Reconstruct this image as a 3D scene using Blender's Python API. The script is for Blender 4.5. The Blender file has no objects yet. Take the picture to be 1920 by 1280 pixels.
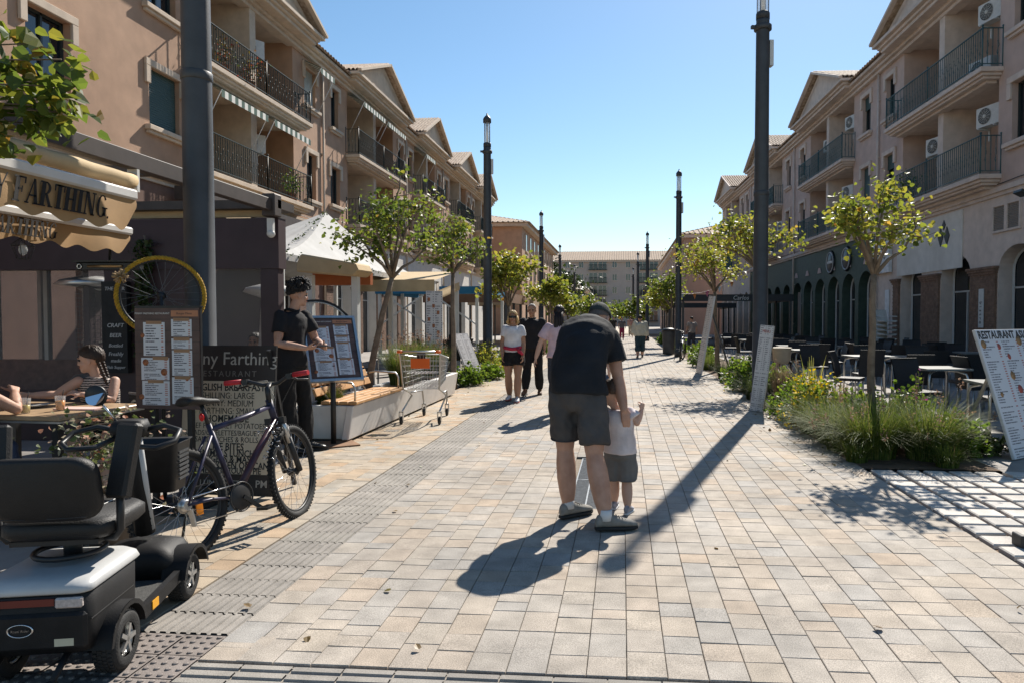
import bpy, bmesh, math, random
import numpy as np
from mathutils import Vector, Matrix, noise
R = math.radians
PI = math.pi
sc = bpy.context.scene
COL = sc.collection
# ---------------------------------------------------------------- camera
cam = bpy.data.cameras.new('camera')
cam.sensor_fit = 'HORIZONTAL'; cam.sensor_width = 36.0
cam.lens = 36.0 * 1300 / 1920
cam.shift_x = -105 / 1920
cam.clip_start = 0.05; cam.clip_end = 3000
camo = bpy.data.objects.new('camera', cam); COL.objects.link(camo)
camo.location = (0, 0, 1.5)
camo.rotation_euler = (R(90) - math.atan(42 / 1300), 0, R(4.5))
sc.camera = camo
# ---------------------------------------------------------------- sky, sun, exposure
SUN_EL, SUN_AZ = 42.0, 17.0
wd = bpy.data.worlds.new('World'); sc.world = wd; wd.use_nodes = True
nt = wd.node_tree
sky = nt.nodes.new('ShaderNodeTexSky'); sky.sky_type = 'NISHITA'; sky.sun_disc = False
sky.sun_elevation = R(SUN_EL); sky.sun_rotation = R(SUN_AZ)
sky.altitude = 0; sky.air_density = 1.0; sky.dust_density = 0.2; sky.ozone_density = 1.4
hsv = nt.nodes.new('ShaderNodeHueSaturation'); hsv.inputs['Saturation'].default_value = 1.14; hsv.inputs['Hue'].default_value = 0.493
nt.links.new(sky.outputs[0], hsv.inputs['Color']); nt.links.new(hsv.outputs[0], nt.nodes['Background'].inputs[0])
nt.nodes['Background'].inputs[1].default_value = 0.078
sl = bpy.data.lights.new('sun', 'SUN'); sl.energy = 4.6; sl.angle = R(0.53); sl.color = (1.0, 0.935, 0.84)
so = bpy.data.objects.new('sun', sl); COL.objects.link(so)
so.rotation_euler = (R(90 - SUN_EL), 0, R(180 - SUN_AZ)); so.location = (20, 60, 60)
sc.view_settings.view_transform = 'Standard'; sc.view_settings.look = 'None'
sc.view_settings.gamma = 1.0; sc.view_settings.use_curve_mapping = False
sc.view_settings.exposure = 0.86
sc.cycles.use_denoising = True
sc.cycles.max_bounces = 7; sc.cycles.diffuse_bounces = 3; sc.cycles.glossy_bounces = 3
sc.cycles.transmission_bounces = 5; sc.cycles.transparent_max_bounces = 8
sc.cycles.caustics_reflective = False; sc.cycles.caustics_refractive = False
rnd = random.Random(11)

# ---------------------------------------------------------------- materials
MT = {}
def _nodes(name):
    m = bpy.data.materials.new(name); m.use_nodes = True
    return m, m.node_tree, m.node_tree.nodes['Principled BSDF'], m.node_tree.links
def mat(name, col, rough=0.65, var=0.12, scale=6.0, bump=0.0, bscale=60.0, metal=0.0, spec=0.4, dirt=0.0, tint=None):
    """plain painted / plastered / metal surface with uneven tone, grime patches and fine relief"""
    if name in MT: return MT[name]
    m, t, b, L = _nodes(name)
    b.inputs['Roughness'].default_value = rough; b.inputs['Metallic'].default_value = metal
    b.inputs['Specular IOR Level'].default_value = spec
    tc = t.nodes.new('ShaderNodeTexCoord')
    n = t.nodes.new('ShaderNodeTexNoise'); n.inputs['Scale'].default_value = scale; n.inputs['Detail'].default_value = 6
    L.new(tc.outputs['Object'], n.inputs['Vector'])
    r = t.nodes.new('ShaderNodeValToRGB')
    c2 = tint or col
    r.color_ramp.elements[0].position = 0.3; r.color_ramp.elements[1].position = 0.7
    r.color_ramp.elements[0].color = (*[c * (1 - var) for c in col], 1)
    r.color_ramp.elements[1].color = (*[min(1, c * (1 + var)) for c in c2], 1)
    L.new(n.outputs['Fac'], r.inputs['Fac'])
    out = r.outputs['Color']
    if dirt:
        n2 = t.nodes.new('ShaderNodeTexNoise'); n2.inputs['Scale'].default_value = scale * 0.22; n2.inputs['Detail'].default_value = 8
        n2.inputs['Roughness'].default_value = 0.65
        mp = t.nodes.new('ShaderNodeMapping'); mp.inputs['Scale'].default_value = (1, 1, 0.35)
        L.new(tc.outputs['Object'], mp.inputs[0]); L.new(mp.outputs[0], n2.inputs['Vector'])
        rr = t.nodes.new('ShaderNodeValToRGB'); rr.color_ramp.elements[0].position = 0.42; rr.color_ramp.elements[1].position = 0.75
        rr.color_ramp.elements[0].color = (0, 0, 0, 1); rr.color_ramp.elements[1].color = (dirt, dirt, dirt, 1)
        L.new(n2.outputs['Fac'], rr.inputs['Fac'])
        mx = t.nodes.new('ShaderNodeMixRGB'); mx.blend_type = 'MULTIPLY'
        mx.inputs['Color2'].default_value = (0.45, 0.40, 0.36, 1)
        L.new(rr.outputs[0], mx.inputs['Fac']); L.new(out, mx.inputs['Color1']); out = mx.outputs[0]
    L.new(out, b.inputs['Base Color'])
    if bump:
        n3 = t.nodes.new('ShaderNodeTexNoise'); n3.inputs['Scale'].default_value = bscale; n3.inputs['Detail'].default_value = 4
        L.new(tc.outputs['Object'], n3.inputs['Vector'])
        bp = t.nodes.new('ShaderNodeBump'); bp.inputs['Strength'].default_value = bump; bp.inputs['Distance'].default_value = 0.01
        L.new(n3.outputs['Fac'], bp.inputs['Height']); L.new(bp.outputs[0], b.inputs['Normal'])
    MT[name] = m
    return m
def glass(name, col=(0.02, 0.025, 0.03), rough=0.06):
    if name in MT: return MT[name]
    m, t, b, L = _nodes(name)
    b.inputs['Base Color'].default_value = (*col, 1); b.inputs['Roughness'].default_value = rough
    b.inputs['Specular IOR Level'].default_value = 0.8
    MT[name] = m; return m
def clear(name, col=(0.9, 0.9, 0.9), fac=0.12, rough=0.08, spec_fac=0.1):
    """thin clear sheet (vinyl, tumbler, lamp glass): see-through with a faint milky and glossy share"""
    if name in MT: return MT[name]
    m, t, b, L = _nodes(name)
    b.inputs['Base Color'].default_value = (*col, 1); b.inputs['Roughness'].default_value = rough
    tr = t.nodes.new('ShaderNodeBsdfTransparent'); mx = t.nodes.new('ShaderNodeMixShader')
    tr.inputs[0].default_value = (0.93, 0.93, 0.93, 1)
    mx.inputs[0].default_value = fac
    L.new(tr.outputs[0], mx.inputs[1]); L.new(b.outputs[0], mx.inputs[2])
    L.new(mx.outputs[0], t.nodes['Material Output'].inputs[0])
    MT[name] = m; return m
def paver_mat(name, obj_random, cols, speck=0.16):
    m, t, b, L = _nodes(name)
    b.inputs['Roughness'].default_value = 0.82; b.inputs['Specular IOR Level'].default_value = 0.28
    if obj_random:
        s = t.nodes.new('ShaderNodeObjectInfo').outputs['Random']
    else:
        a = t.nodes.new('ShaderNodeAttribute'); a.attribute_name = 'rnd'; s = a.outputs['Fac']
    r = t.nodes.new('ShaderNodeValToRGB'); cr = r.color_ramp; cr.interpolation = 'LINEAR'
    n = len(cols)
    while len(cr.elements) < n: cr.elements.new(0.5)
    for i, c in enumerate(cols):
        cr.elements[i].position = i / (n - 1); cr.elements[i].color = (*c, 1)
    L.new(s, r.inputs['Fac'])
    g = t.nodes.new('ShaderNodeNewGeometry')
    n1 = t.nodes.new('ShaderNodeTexNoise'); n1.inputs['Scale'].default_value = 190; n1.inputs['Detail'].default_value = 3
    n2 = t.nodes.new('ShaderNodeTexNoise'); n2.inputs['Scale'].default_value = 7; n2.inputs['Detail'].default_value = 6
    n4 = t.nodes.new('ShaderNodeTexNoise'); n4.inputs['Scale'].default_value = 1.1; n4.inputs['Detail'].default_value = 7
    for q in (n1, n2, n4): L.new(g.outputs['Position'], q.inputs['Vector'])
    out = r.outputs['Color']
    for q, lo, hi in ((n1, 1 - speck * 1.6, 1 + speck * 1.4), (n2, 0.82, 1.14), (n4, 0.78, 1.16)):
        mr = t.nodes.new('ShaderNodeMapRange'); mr.inputs['From Min'].default_value = 0.3; mr.inputs['From Max'].default_value = 0.7
        mr.inputs['To Min'].default_value = lo; mr.inputs['To Max'].default_value = hi
        L.new(q.outputs['Fac'], mr.inputs['Value'])
        mx = t.nodes.new('ShaderNodeVectorMath'); mx.operation = 'SCALE'
        L.new(out, mx.inputs[0]); L.new(mr.outputs[0], mx.inputs['Scale']); out = mx.outputs[0]
    vo = t.nodes.new('ShaderNodeTexVoronoi'); vo.inputs['Scale'].default_value = 1.7; L.new(g.outputs['Position'], vo.inputs['Vector'])
    lt = t.nodes.new('ShaderNodeMapRange'); lt.inputs['From Min'].default_value = 0.018; lt.inputs['From Max'].default_value = 0.034; lt.inputs['To Min'].default_value = 0.72; lt.inputs['To Max'].default_value = 1.0
    L.new(vo.outputs['Distance'], lt.inputs['Value'])
    n5 = t.nodes.new('ShaderNodeTexNoise'); n5.inputs['Scale'].default_value = 2.6; n5.inputs['Detail'].default_value = 9; n5.inputs['Roughness'].default_value = 0.7; L.new(g.outputs['Position'], n5.inputs['Vector'])
    st = t.nodes.new('ShaderNodeMapRange'); st.inputs['From Min'].default_value = 0.60; st.inputs['From Max'].default_value = 0.74; st.inputs['To Min'].default_value = 1.0; st.inputs['To Max'].default_value = 0.80
    L.new(n5.outputs['Fac'], st.inputs['Value'])
    for q in (lt.outputs[0], st.outputs[0]):
        mx = t.nodes.new('ShaderNodeVectorMath'); mx.operation = 'SCALE'; L.new(out, mx.inputs[0]); L.new(q, mx.inputs['Scale']); out = mx.outputs[0]
    L.new(out, b.inputs['Base Color'])
    bp = t.nodes.new('ShaderNodeBump'); bp.inputs['Strength'].default_value = 0.35; bp.inputs['Distance'].default_value = 0.004
    L.new(n1.outputs['Fac'], bp.inputs['Height']); L.new(bp.outputs[0], b.inputs['Normal'])
    MT[name] = m; return m
def leaf_mat(name, cols, trans=0.5, rough=0.45):
    """leaf colour picked per leaf from the 'rnd' attribute; light passes through"""
    if name in MT: return MT[name]
    m, t, b, L = _nodes(name)
    a = t.nodes.new('ShaderNodeAttribute'); a.attribute_name = 'rnd'
    r = t.nodes.new('ShaderNodeValToRGB'); cr = r.color_ramp
    while len(cr.elements) < len(cols): cr.elements.new(0.5)
    for i, c in enumerate(cols):
        cr.elements[i].position = c[0]; cr.elements[i].color = (*c[1], 1)
    L.new(a.outputs['Fac'], r.inputs['Fac']); L.new(r.outputs[0], b.inputs['Base Color'])
    b.inputs['Roughness'].default_value = rough; b.inputs['Specular IOR Level'].default_value = 0.35
    tr = t.nodes.new('ShaderNodeBsdfTranslucent'); hs = t.nodes.new('ShaderNodeHueSaturation')
    hs.inputs['Saturation'].default_value = 1.05; hs.inputs['Value'].default_value = 1.6; hs.inputs['Hue'].default_value = 0.485
    L.new(r.outputs[0], hs.inputs['Color']); L.new(hs.outputs[0], tr.inputs[0])
    mx = t.nodes.new('ShaderNodeMixShader'); mx.inputs[0].default_value = trans
    L.new(b.outputs[0], mx.inputs[1]); L.new(tr.outputs[0], mx.inputs[2])
    L.new(mx.outputs[0], t.nodes['Material Output'].inputs[0])
    MT[name] = m; return m
def print_mat(name, paper, ink, cols=1, lines=22.0, ink2=None):
    """flat print: rows of broken text on a sheet (object space: x across, z up, metres)"""
    if name in MT: return MT[name]
    m, t, b, L = _nodes(name)
    b.inputs['Roughness'].default_value = 0.4
    tc = t.nodes.new('ShaderNodeTexCoord'); sp = t.nodes.new('ShaderNodeSeparateXYZ')
    L.new(tc.outputs['Generated'], sp.inputs[0])
    def math_(op, a, b_=None, c=None):
        n = t.nodes.new('ShaderNodeMath'); n.operation = op
        for i, q in enumerate((a, b_, c)):
            if q is None: continue
            if isinstance(q, (int, float)): n.inputs[i].default_value = q
            else: L.new(q, n.inputs[i])
        return n.outputs[0]
    row = math_('MULTIPLY', sp.outputs['Z'], lines)
    fr = math_('FRACT', row); fl = math_('FLOOR', row)
    inline = math_('LESS_THAN', math_('ABSOLUTE', math_('SUBTRACT', fr, 0.5)), 0.23)
    wn = t.nodes.new('ShaderNodeTexWhiteNoise'); wn.noise_dimensions = '1D'; L.new(fl, wn.inputs['W'])
    cx = math_('FRACT', math_('MULTIPLY', sp.outputs['X'], float(cols)))
    endx = math_('MULTIPLY_ADD', wn.outputs['Value'], 0.55, 0.22)
    left = math_('GREATER_THAN', cx, 0.1); right = math_('LESS_THAN', cx, endx)
    body = math_('MULTIPLY', left, right)
    n1 = t.nodes.new('ShaderNodeTexNoise'); n1.inputs['Scale'].default_value = 1.0; n1.inputs['Detail'].default_value = 1
    cb = t.nodes.new('ShaderNodeCombineXYZ'); L.new(math_('MULTIPLY', sp.outputs['X'], 60.0 * cols), cb.inputs[0]); L.new(math_('MULTIPLY', fl, 7.3), cb.inputs[1])
    L.new(cb.outputs[0], n1.inputs['Vector'])
    word = math_('GREATER_THAN', n1.outputs['Fac'], 0.42)
    price = math_('MULTIPLY', math_('GREATER_THAN', cx, 0.83), math_('LESS_THAN', cx, 0.93))
    keep = math_('GREATER_THAN', wn.outputs['Value'], 0.12)
    txt = math_('MULTIPLY', math_('MULTIPLY', inline, keep), math_('MULTIPLY', body, word))
    prc = math_('MULTIPLY', math_('MULTIPLY', inline, keep), price)
    mx = t.nodes.new('ShaderNodeMixRGB'); mx.inputs['Color1'].default_value = (*paper, 1); mx.inputs['Color2'].default_value = (*ink, 1)
    L.new(txt, mx.inputs['Fac'])
    m2 = t.nodes.new('ShaderNodeMixRGB'); m2.inputs['Color2'].default_value = (*(ink2 or ink), 1)
    L.new(prc, m2.inputs['Fac']); L.new(mx.outputs[0], m2.inputs['Color1'])
    L.new(m2.outputs[0], b.inputs['Base Color'])
    MT[name] = m; return m

# ---------------------------------------------------------------- mesh builder
class MB:
    def __init__(s): s.v = []; s.f = []; s.m = []; s.s = []
    def add(s, vs, fs, mi=0, smooth=False):
        o = len(s.v); s.v.extend([tuple(map(float, v)) for v in vs])
        for f in fs: s.f.append(tuple(o + i for i in f)); s.m.append(mi); s.s.append(smooth)
        return s
    def box(s, c, d, rot=None, mi=0, taper=1.0):
        x, y, z = [q / 2 for q in d]
        vs = [Vector((sx * x * (taper if sz > 0 else 1), sy * y * (taper if sz > 0 else 1), sz * z)) for sz in (-1, 1) for sy in (-1, 1) for sx in (-1, 1)]
        if rot is not None: vs = [rot @ v for v in vs]
        c = Vector(c)
        return s.add([v + c for v in vs], [(0, 2, 3, 1), (4, 5, 7, 6), (0, 1, 5, 4), (2, 6, 7, 3), (0, 4, 6, 2), (1, 3, 7, 5)], mi)
    def b2(s, lo, hi, mi=0):
        return s.box([(a + b) / 2 for a, b in zip(lo, hi)], [abs(b - a) for a, b in zip(lo, hi)], mi=mi)
    def bar(s, p0, p1, w, h, up=(0, 0, 1), mi=0):
        p0, p1 = Vector(p0), Vector(p1); d = (p1 - p0); l = d.length; d.normalize()
        u = Vector(up); sd = d.cross(u)
        if sd.length < 1e-4: sd = d.cross(Vector((1, 0, 0)))
        sd.normalize(); u = sd.cross(d)
        rot = Matrix((sd, d, u)).transposed()
        return s.box((p0 + p1) / 2, (w, l, h), rot, mi)
    def tube(s, pts, r, n=8, mi=0, closed=False, cap=True, smooth=True, sq=1.0):
        pts = [Vector(p) for p in pts]; k = len(pts)
        rs = r if isinstance(r, (list, tuple)) else [r] * k
        vs = []; prev = None
        for i, p in enumerate(pts):
            if closed: d = pts[(i + 1) % k] - pts[i - 1]
            else: d = pts[min(i + 1, k - 1)] - pts[max(i - 1, 0)]
            if d.length < 1e-9: d = Vector((0, 0, 1))
            d.normalize()
            if prev is None:
                u = Vector((0, 0, 1)) if abs(d.z) < 0.9 else Vector((1, 0, 0))
                a = d.cross(u).normalized()
            else:
                a = prev - d * prev.dot(d)
                a = a.normalized() if a.length > 1e-6 else d.cross(Vector((0, 0, 1))).normalized()
            prev = a; b = d.cross(a)
            for j in range(n):
                t = 2 * PI * j / n
                vs.append(p + a * (math.cos(t) * rs[i]) + b * (math.sin(t) * rs[i] * sq))
        fs = []
        for i in range(k if closed else k - 1):
            for j in range(n):
                a0 = i * n + j; a1 = i * n + (j + 1) % n; b0 = ((i + 1) % k) * n + j; b1 = ((i + 1) % k) * n + (j + 1) % n
                fs.append((a0, a1, b1, b0))
        s.add(vs, fs, mi, smooth)
        if cap and not closed:
            o = len(s.v) - len(vs)
            s.f.append(tuple(o + j for j in reversed(range(n)))); s.m.append(mi); s.s.append(False)
            s.f.append(tuple(o + (k - 1) * n + j for j in range(n))); s.m.append(mi); s.s.append(False)
        return s
    def ring(s, c, R_, r, axis=(0, 0, 1), n=32, m=8, mi=0, a0=0, a1=2 * PI):
        ax = Vector(axis).normalized(); u = ax.orthogonal().normalized(); w = ax.cross(u); c = Vector(c)
        full = abs(a1 - a0 - 2 * PI) < 1e-6
        k = n if full else n + 1
        return s.tube([c + (u * math.cos(a0 + (a1 - a0) * i / n) + w * math.sin(a0 + (a1 - a0) * i / n)) * R_ for i in range(k)], r, m, mi, closed=full)
    def lathe(s, prof, c=(0, 0, 0), n=16, axis=None, mi=0, smooth=True, cap=True):
        c = Vector(c); k = len(prof)
        rot = Vector((0, 0, 1)).rotation_difference(Vector(axis)).to_matrix() if axis else None
        vs = []
        for (r, z) in prof:
            for j in range(n):
                t = 2 * PI * j / n; v = Vector((math.cos(t) * r, math.sin(t) * r, z))
                vs.append((rot @ v if rot else v) + c)
        fs = [(i * n + j, i * n + (j + 1) % n, (i + 1) * n + (j + 1) % n, (i + 1) * n + j) for i in range(k - 1) for j in range(n)]
        s.add(vs, fs, mi, smooth); o = len(s.v) - len(vs)
        if cap and prof[0][0] > 1e-4: s.f.append(tuple(o + j for j in reversed(range(n)))); s.m.append(mi); s.s.append(False)
        if cap and prof[-1][0] > 1e-4: s.f.append(tuple(o + (k - 1) * n + j for j in range(n))); s.m.append(mi); s.s.append(False)
        return s
    def ball(s, c, r, n=12, k=8, mi=0, rot=None):
        r = (r, r, r) if isinstance(r, (int, float)) else r; c = Vector(c); vs = []
        for i in range(k + 1):
            a = -PI / 2 + PI * i / k
            for j in range(n):
                t = 2 * PI * j / n
                v = Vector((math.cos(a) * math.cos(t) * r[0], math.cos(a) * math.sin(t) * r[1], math.sin(a) * r[2]))
                vs.append((rot @ v if rot else v) + c)
        return s.add(vs, [(i * n + j, i * n + (j + 1) % n, (i + 1) * n + (j + 1) % n, (i + 1) * n + j) for i in range(k) for j in range(n)], mi, True)
    def prism(s, outline, thick, M=None, mi=0):
        """outline: list of (x, z) in local x/z plane; extruded along +y by thick; M: placement matrix"""
        n = len(outline); vs = [Vector((x, 0, z)) for x, z in outline] + [Vector((x, thick, z)) for x, z in outline]
        if M is not None: vs = [M @ v for v in vs]
        fs = [tuple(range(n)), tuple(range(2 * n - 1, n - 1, -1))] + [(i, i + n, (i + 1) % n + n, (i + 1) % n) for i in range(n)]
        return s.add(vs, fs, mi)
    def loft(s, rings, mi=0, smooth=True, cap=True):
        n = len(rings[0]); vs = [v for r in rings for v in r]; k = len(rings)
        s.add(vs, [(i * n + j, i * n + (j + 1) % n, (i + 1) * n + (j + 1) % n, (i + 1) * n + j) for i in range(k - 1) for j in range(n)], mi, smooth)
        if cap:
            o = len(s.v) - len(vs)
            s.f.append(tuple(o + j for j in reversed(range(n)))); s.m.append(mi); s.s.append(smooth)
            s.f.append(tuple(o + (k - 1) * n + j for j in range(n))); s.m.append(mi); s.s.append(smooth)
        return s
    def grid(s, fn, nu, nv, mi=0, smooth=True):
        vs = [fn(i / nu, j / nv) for j in range(nv + 1) for i in range(nu + 1)]
        return s.add(vs, [(j * (nu + 1) + i, j * (nu + 1) + i + 1, (j + 1) * (nu + 1) + i + 1, (j + 1) * (nu + 1) + i) for j in range(nv) for i in range(nu)], mi, smooth)
    def xf(s, M, start=0):
        s.v[start:] = [tuple(M @ Vector(v)) for v in s.v[start:]]; return s
    def mesh(s, name, mats, normals=True):
        me = bpy.data.meshes.new(name); me.from_pydata(s.v, [], s.f)
        for q in (mats if isinstance(mats, (list, tuple)) else [mats]): me.materials.append(q)
        me.polygons.foreach_set('material_index', s.m); me.polygons.foreach_set('use_smooth', s.s)
        if normals:
            bm = bmesh.new(); bm.from_mesh(me); bmesh.ops.recalc_face_normals(bm, faces=bm.faces); bm.to_mesh(me); bm.free()
        me.update(); return me
    def build(s, name, mats, parent=None, bevel=0.0, seg=1, kind=None, label=None, normals=True, loc=None):
        o = bpy.data.objects.new(name, s.mesh(name, mats, normals)); COL.objects.link(o)
        if parent is not None: o.parent = parent
        if loc is not None: o.location = loc
        if bevel:
            bv = o.modifiers.new('bevel', 'BEVEL'); bv.width = bevel; bv.segments = seg; bv.limit_method = 'ANGLE'; bv.angle_limit = R(40)
        if kind: o['kind'] = kind
        if label: o['label'] = label
        return o
def T(name, label, cat, loc=(0, 0, 0), rz=0.0, group=None):
    o = bpy.data.objects.new(name, None); COL.objects.link(o); o.empty_display_size = 0.1
    o.location = loc; o.rotation_euler = (0, 0, rz); o['label'] = label; o['category'] = cat
    if group: o['group'] = group
    return o
def tag(o, label, cat, group=None, kind=None):
    if label: o['label'] = label
    if cat: o['category'] = cat
    if group: o['group'] = group
    if kind: o['kind'] = kind
    return o
def dup(root, loc=None, rz=None, label=None, group=None, parent=None):
    c = root.copy(); COL.objects.link(c)
    if parent is not None: c.parent = parent
    if loc is not None: c.location = loc
    if rz is not None: c.rotation_euler = (0, 0, rz)
    if label: c['label'] = label
    if group: c['group'] = group
    for ch in list(KIDS.get(root.name, [])) or list(root.children): dup(ch, parent=c)
    return c
KIDS = {}
def inst(me, name, parent, loc=(0, 0, 0), rot=(0, 0, 0), scale=None):
    o = bpy.data.objects.new(name, me); COL.objects.link(o)
    if parent is not None: o.parent = parent
    o.location = loc; o.rotation_euler = rot
    if scale: o.scale = scale
    return o
def npmesh(name, V, F, mats, rndv=None, smooth=False):
    """big mesh from arrays: V (n,3), F (m,k); rndv: a random value per vertex -> attribute 'rnd'"""
    V = np.asarray(V, np.float32); F = np.asarray(F, np.int32); k = F.shape[1]
    me = bpy.data.meshes.new(name); me.vertices.add(len(V)); me.vertices.foreach_set('co', V.ravel())
    me.loops.add(F.size); me.loops.foreach_set('vertex_index', F.ravel())
    me.polygons.add(len(F)); me.polygons.foreach_set('loop_start', np.arange(0, F.size, k, dtype=np.int32))
    me.polygons.foreach_set('use_smooth', np.full(len(F), smooth))
    if rndv is not None:
        a = me.attributes.new('rnd', 'FLOAT', 'POINT'); a.data.foreach_set('value', np.asarray(rndv, np.float32))
    for q in (mats if isinstance(mats, (list, tuple)) else [mats]): me.materials.append(q)
    me.update(calc_edges=True); me.validate(); return me
_font = {}
def text_mesh(txt, size, depth=0.002, bold=0.0, shear=0.0, align='CENTER', spacing=1.0, xs=1.0):
    """lettering in the built-in face, standing in the local x/z plane, facing -y"""
    cu = bpy.data.curves.new('lettering', 'FONT'); cu.body = txt; cu.size = size; cu.extrude = depth; cu.offset = bold
    cu.shear = shear; cu.align_x = align; cu.align_y = 'CENTER'; cu.space_character = spacing; cu.resolution_u = 2
    o = bpy.data.objects.new('lettering', cu); COL.objects.link(o)
    me = bpy.data.meshes.new_from_object(o)
    bpy.data.objects.remove(o); bpy.data.curves.remove(cu)
    me.transform(Matrix.Rotation(R(90), 4, 'X')); me.transform(Matrix.Diagonal((xs, 1, 1, 1)))
    return me
def text(txt, size, m, parent, loc, rot=(0, 0, 0), name='lettering', **kw):
    me = text_mesh(txt, size, **kw); me.materials.clear(); me.materials.append(m)
    return inst(me, name, parent, loc, rot)
# ================================================================ GROUND
m_soil = mat('soil', (0.13, 0.085, 0.055), 0.95, 0.35, 9, 0.6, 50)
m_joint = mat('joint_sand', (0.20, 0.165, 0.125), 0.95, 0.25, 12, 0.4, 80)
m_conc = mat('terrace_concrete', (0.30, 0.28, 0.26), 0.85, 0.18, 3, 0.25, 90, dirt=0.5)
PV = [(0.385, 0.305, 0.23), (0.365, 0.315, 0.262), (0.345, 0.312, 0.272), (0.375, 0.322, 0.26), (0.315, 0.298, 0.275), (0.355, 0.312, 0.262), (0.38, 0.325, 0.265), (0.33, 0.308, 0.28), (0.378, 0.31, 0.24)]
PVL = [(0.40, 0.28, 0.18), (0.40, 0.32, 0.23), (0.37, 0.32, 0.26), (0.41, 0.33, 0.235), (0.34, 0.31, 0.265), (0.41, 0.31, 0.21)]
mp_o = paver_mat('paver_concrete', True, PV, 0.24); mp_s = paver_mat('paver_concrete_far', False, PV, 0.24)
mp_l = paver_mat('paver_ochre', False, PVL); mp_lo = paver_mat('paver_ochre_near', True, PVL)
mp_t = paver_mat('tactile_concrete', True, [(0.255, 0.235, 0.21), (0.295, 0.27, 0.24), (0.275, 0.255, 0.225)])
mp_b = paver_mat('blister_concrete', True, [(0.215, 0.185, 0.165), (0.245, 0.21, 0.19), (0.23, 0.20, 0.18)])
mp_g = paver_mat('grid_concrete', True, [(0.50, 0.47, 0.43), (0.56, 0.52, 0.47), (0.46, 0.44, 0.41)])
def sheet(name, x0, x1, y0, y1, z, m, kind='structure', n=1):
    o = MB().grid(lambda u, v: (x0 + (x1 - x0) * u, y0 + (y1 - y0) * v, z), n, n, smooth=False).build(name, m)
    o['kind'] = kind; return o
ground = sheet('ground', -400, 400, -60, 900, -0.06, mat('far_ground', (0.30, 0.27, 0.23), 0.9, 0.15, 0.5, 0.2, 20))
terr_l = sheet('terrace_floor', -13, -3.62, -4, 64, -0.004, m_conc)
terr_r = sheet('terrace_floor_east', 3.75, 12.5, 7.13, 70, -0.004, m_conc)
bed_floor = sheet('planting_bed', 2.40, 3.75, 7.15, 70, 0.0, m_soil)
pav = sheet('promenade', -3.62, 2.42, -4, 150, -0.012, m_joint)
# individually laid pavers: columns along the street, mixed lengths
def paver_mesh(w, l, bev=0.0025, h=0.018):
    mb = MB(); a, b = w / 2, l / 2
    vs = [(-a, -b, -h), (a, -b, -h), (a, b, -h), (-a, b, -h), (-a, -b, -bev), (a, -b, -bev), (a, b, -bev), (-a, b, -bev),
          (-a + bev, -b + bev, 0), (a - bev, -b + bev, 0), (a - bev, b - bev, 0), (-a + bev, b - bev, 0)]
    fs = [(8, 9, 10, 11)] + [(i, (i + 1) % 4, 4 + (i + 1) % 4, 4 + i) for i in range(4)] + [(4 + i, 4 + (i + 1) % 4, 8 + (i + 1) % 4, 8 + i) for i in range(4)]
    mb.add(vs, fs); return mb
LENS = (0.112, 0.168, 0.224)
CW = 0.1715
def lay(x0, ncol, y0, y1, seed):
    rr = random.Random(seed); out = []
    for c in range(ncol):
        y = y0 - rr.random() * 0.1 if y0 < 2.8 else y0
        last = -1
        while y < y1:
            i = rr.choice((0, 1, 1, 2, 2, 2))
            l = LENS[i]
            if y + l > y1 - 0.05: l = max(0.06, y1 - y)
            out.append((x0 + (c + 0.5) * CW, y + l / 2, l, i)); y += l
    return out
def paver_stuff(name, items, m, parent, seed):
    base = paver_mesh(1, 1); n = len(items); rr = np.random.RandomState(seed)
    h, bev, gap = 0.018, 0.0026, 0.0016
    V = np.zeros((n, 12, 3), np.float32)
    it = np.array([(a, b, l) for a, b, l, _ in items]); hw = CW / 2 - gap; hl = it[:, 2] / 2 - gap
    sx = np.array([-1, 1, 1, -1]); sy = np.array([-1, -1, 1, 1])
    dz = rr.normal(0, 0.0007, n); tx = rr.normal(0, 0.004, n); ty = rr.normal(0, 0.004, n)
    for q, (z, ins) in enumerate(((-h, 0), (-bev, 0), (0, bev))):
        for j in range(4):
            dx = sx[j] * (hw - ins); dy = sy[j] * (hl - ins)
            V[:, q * 4 + j, 0] = it[:, 0] + dx; V[:, q * 4 + j, 1] = it[:, 1] + dy
            V[:, q * 4 + j, 2] = z + dz + tx * dx + ty * dy
    f = np.array(base.f[1:]); fq = np.vstack([np.array([base.f[0]]), f])
    F = (np.arange(n)[:, None, None] * 12 + fq[None]).reshape(-1, 4)
    rv = np.repeat(rr.rand(n), 12)
    o = inst(npmesh(name, V.reshape(-1, 3), F, m, rv), name, parent); o['kind'] = 'stuff'; return o
main = lay(-1.865, 25, 2.875, 60, 3)
# holes: the drain grate
main = [q for q in main if not (-0.43 < q[0] < -0.16 and 5.46 < q[1] < 7.42)]
main.sort(key=lambda q: q[1])
near, far = main[:300], main[300:]
pms = [paver_mesh(CW - 0.0034, l - 0.0034).mesh('paver', mp_o) for l in LENS]
rr = random.Random(5)
odd = {}
for x, y, l, i in near:
    if abs(l - LENS[i]) > 1e-4:
        me = paver_mesh(CW - 0.0034, max(0.03, l - 0.0034)).mesh('paver', mp_o)
    else: me = pms[i]
    inst(me, 'paver', pav, (x, y, 0.012 + rr.gauss(0, 0.0009)), (rr.gauss(0, 0.006), rr.gauss(0, 0.006), rr.gauss(0, 0.003)))
pav.location.z = -0.012
for o in pav.data.vertices: o.co.z += 0.0
paver_stuff('pavers', far, mp_s, pav, 8).location = (0, 0, 0.012)
leftp = lay(-3.60, 7, 3.15, 60, 9)
leftp = [(x + 0.06, y, l, i) for x, y, l, i in leftp]
leftp.sort(key=lambda q: q[1])
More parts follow.
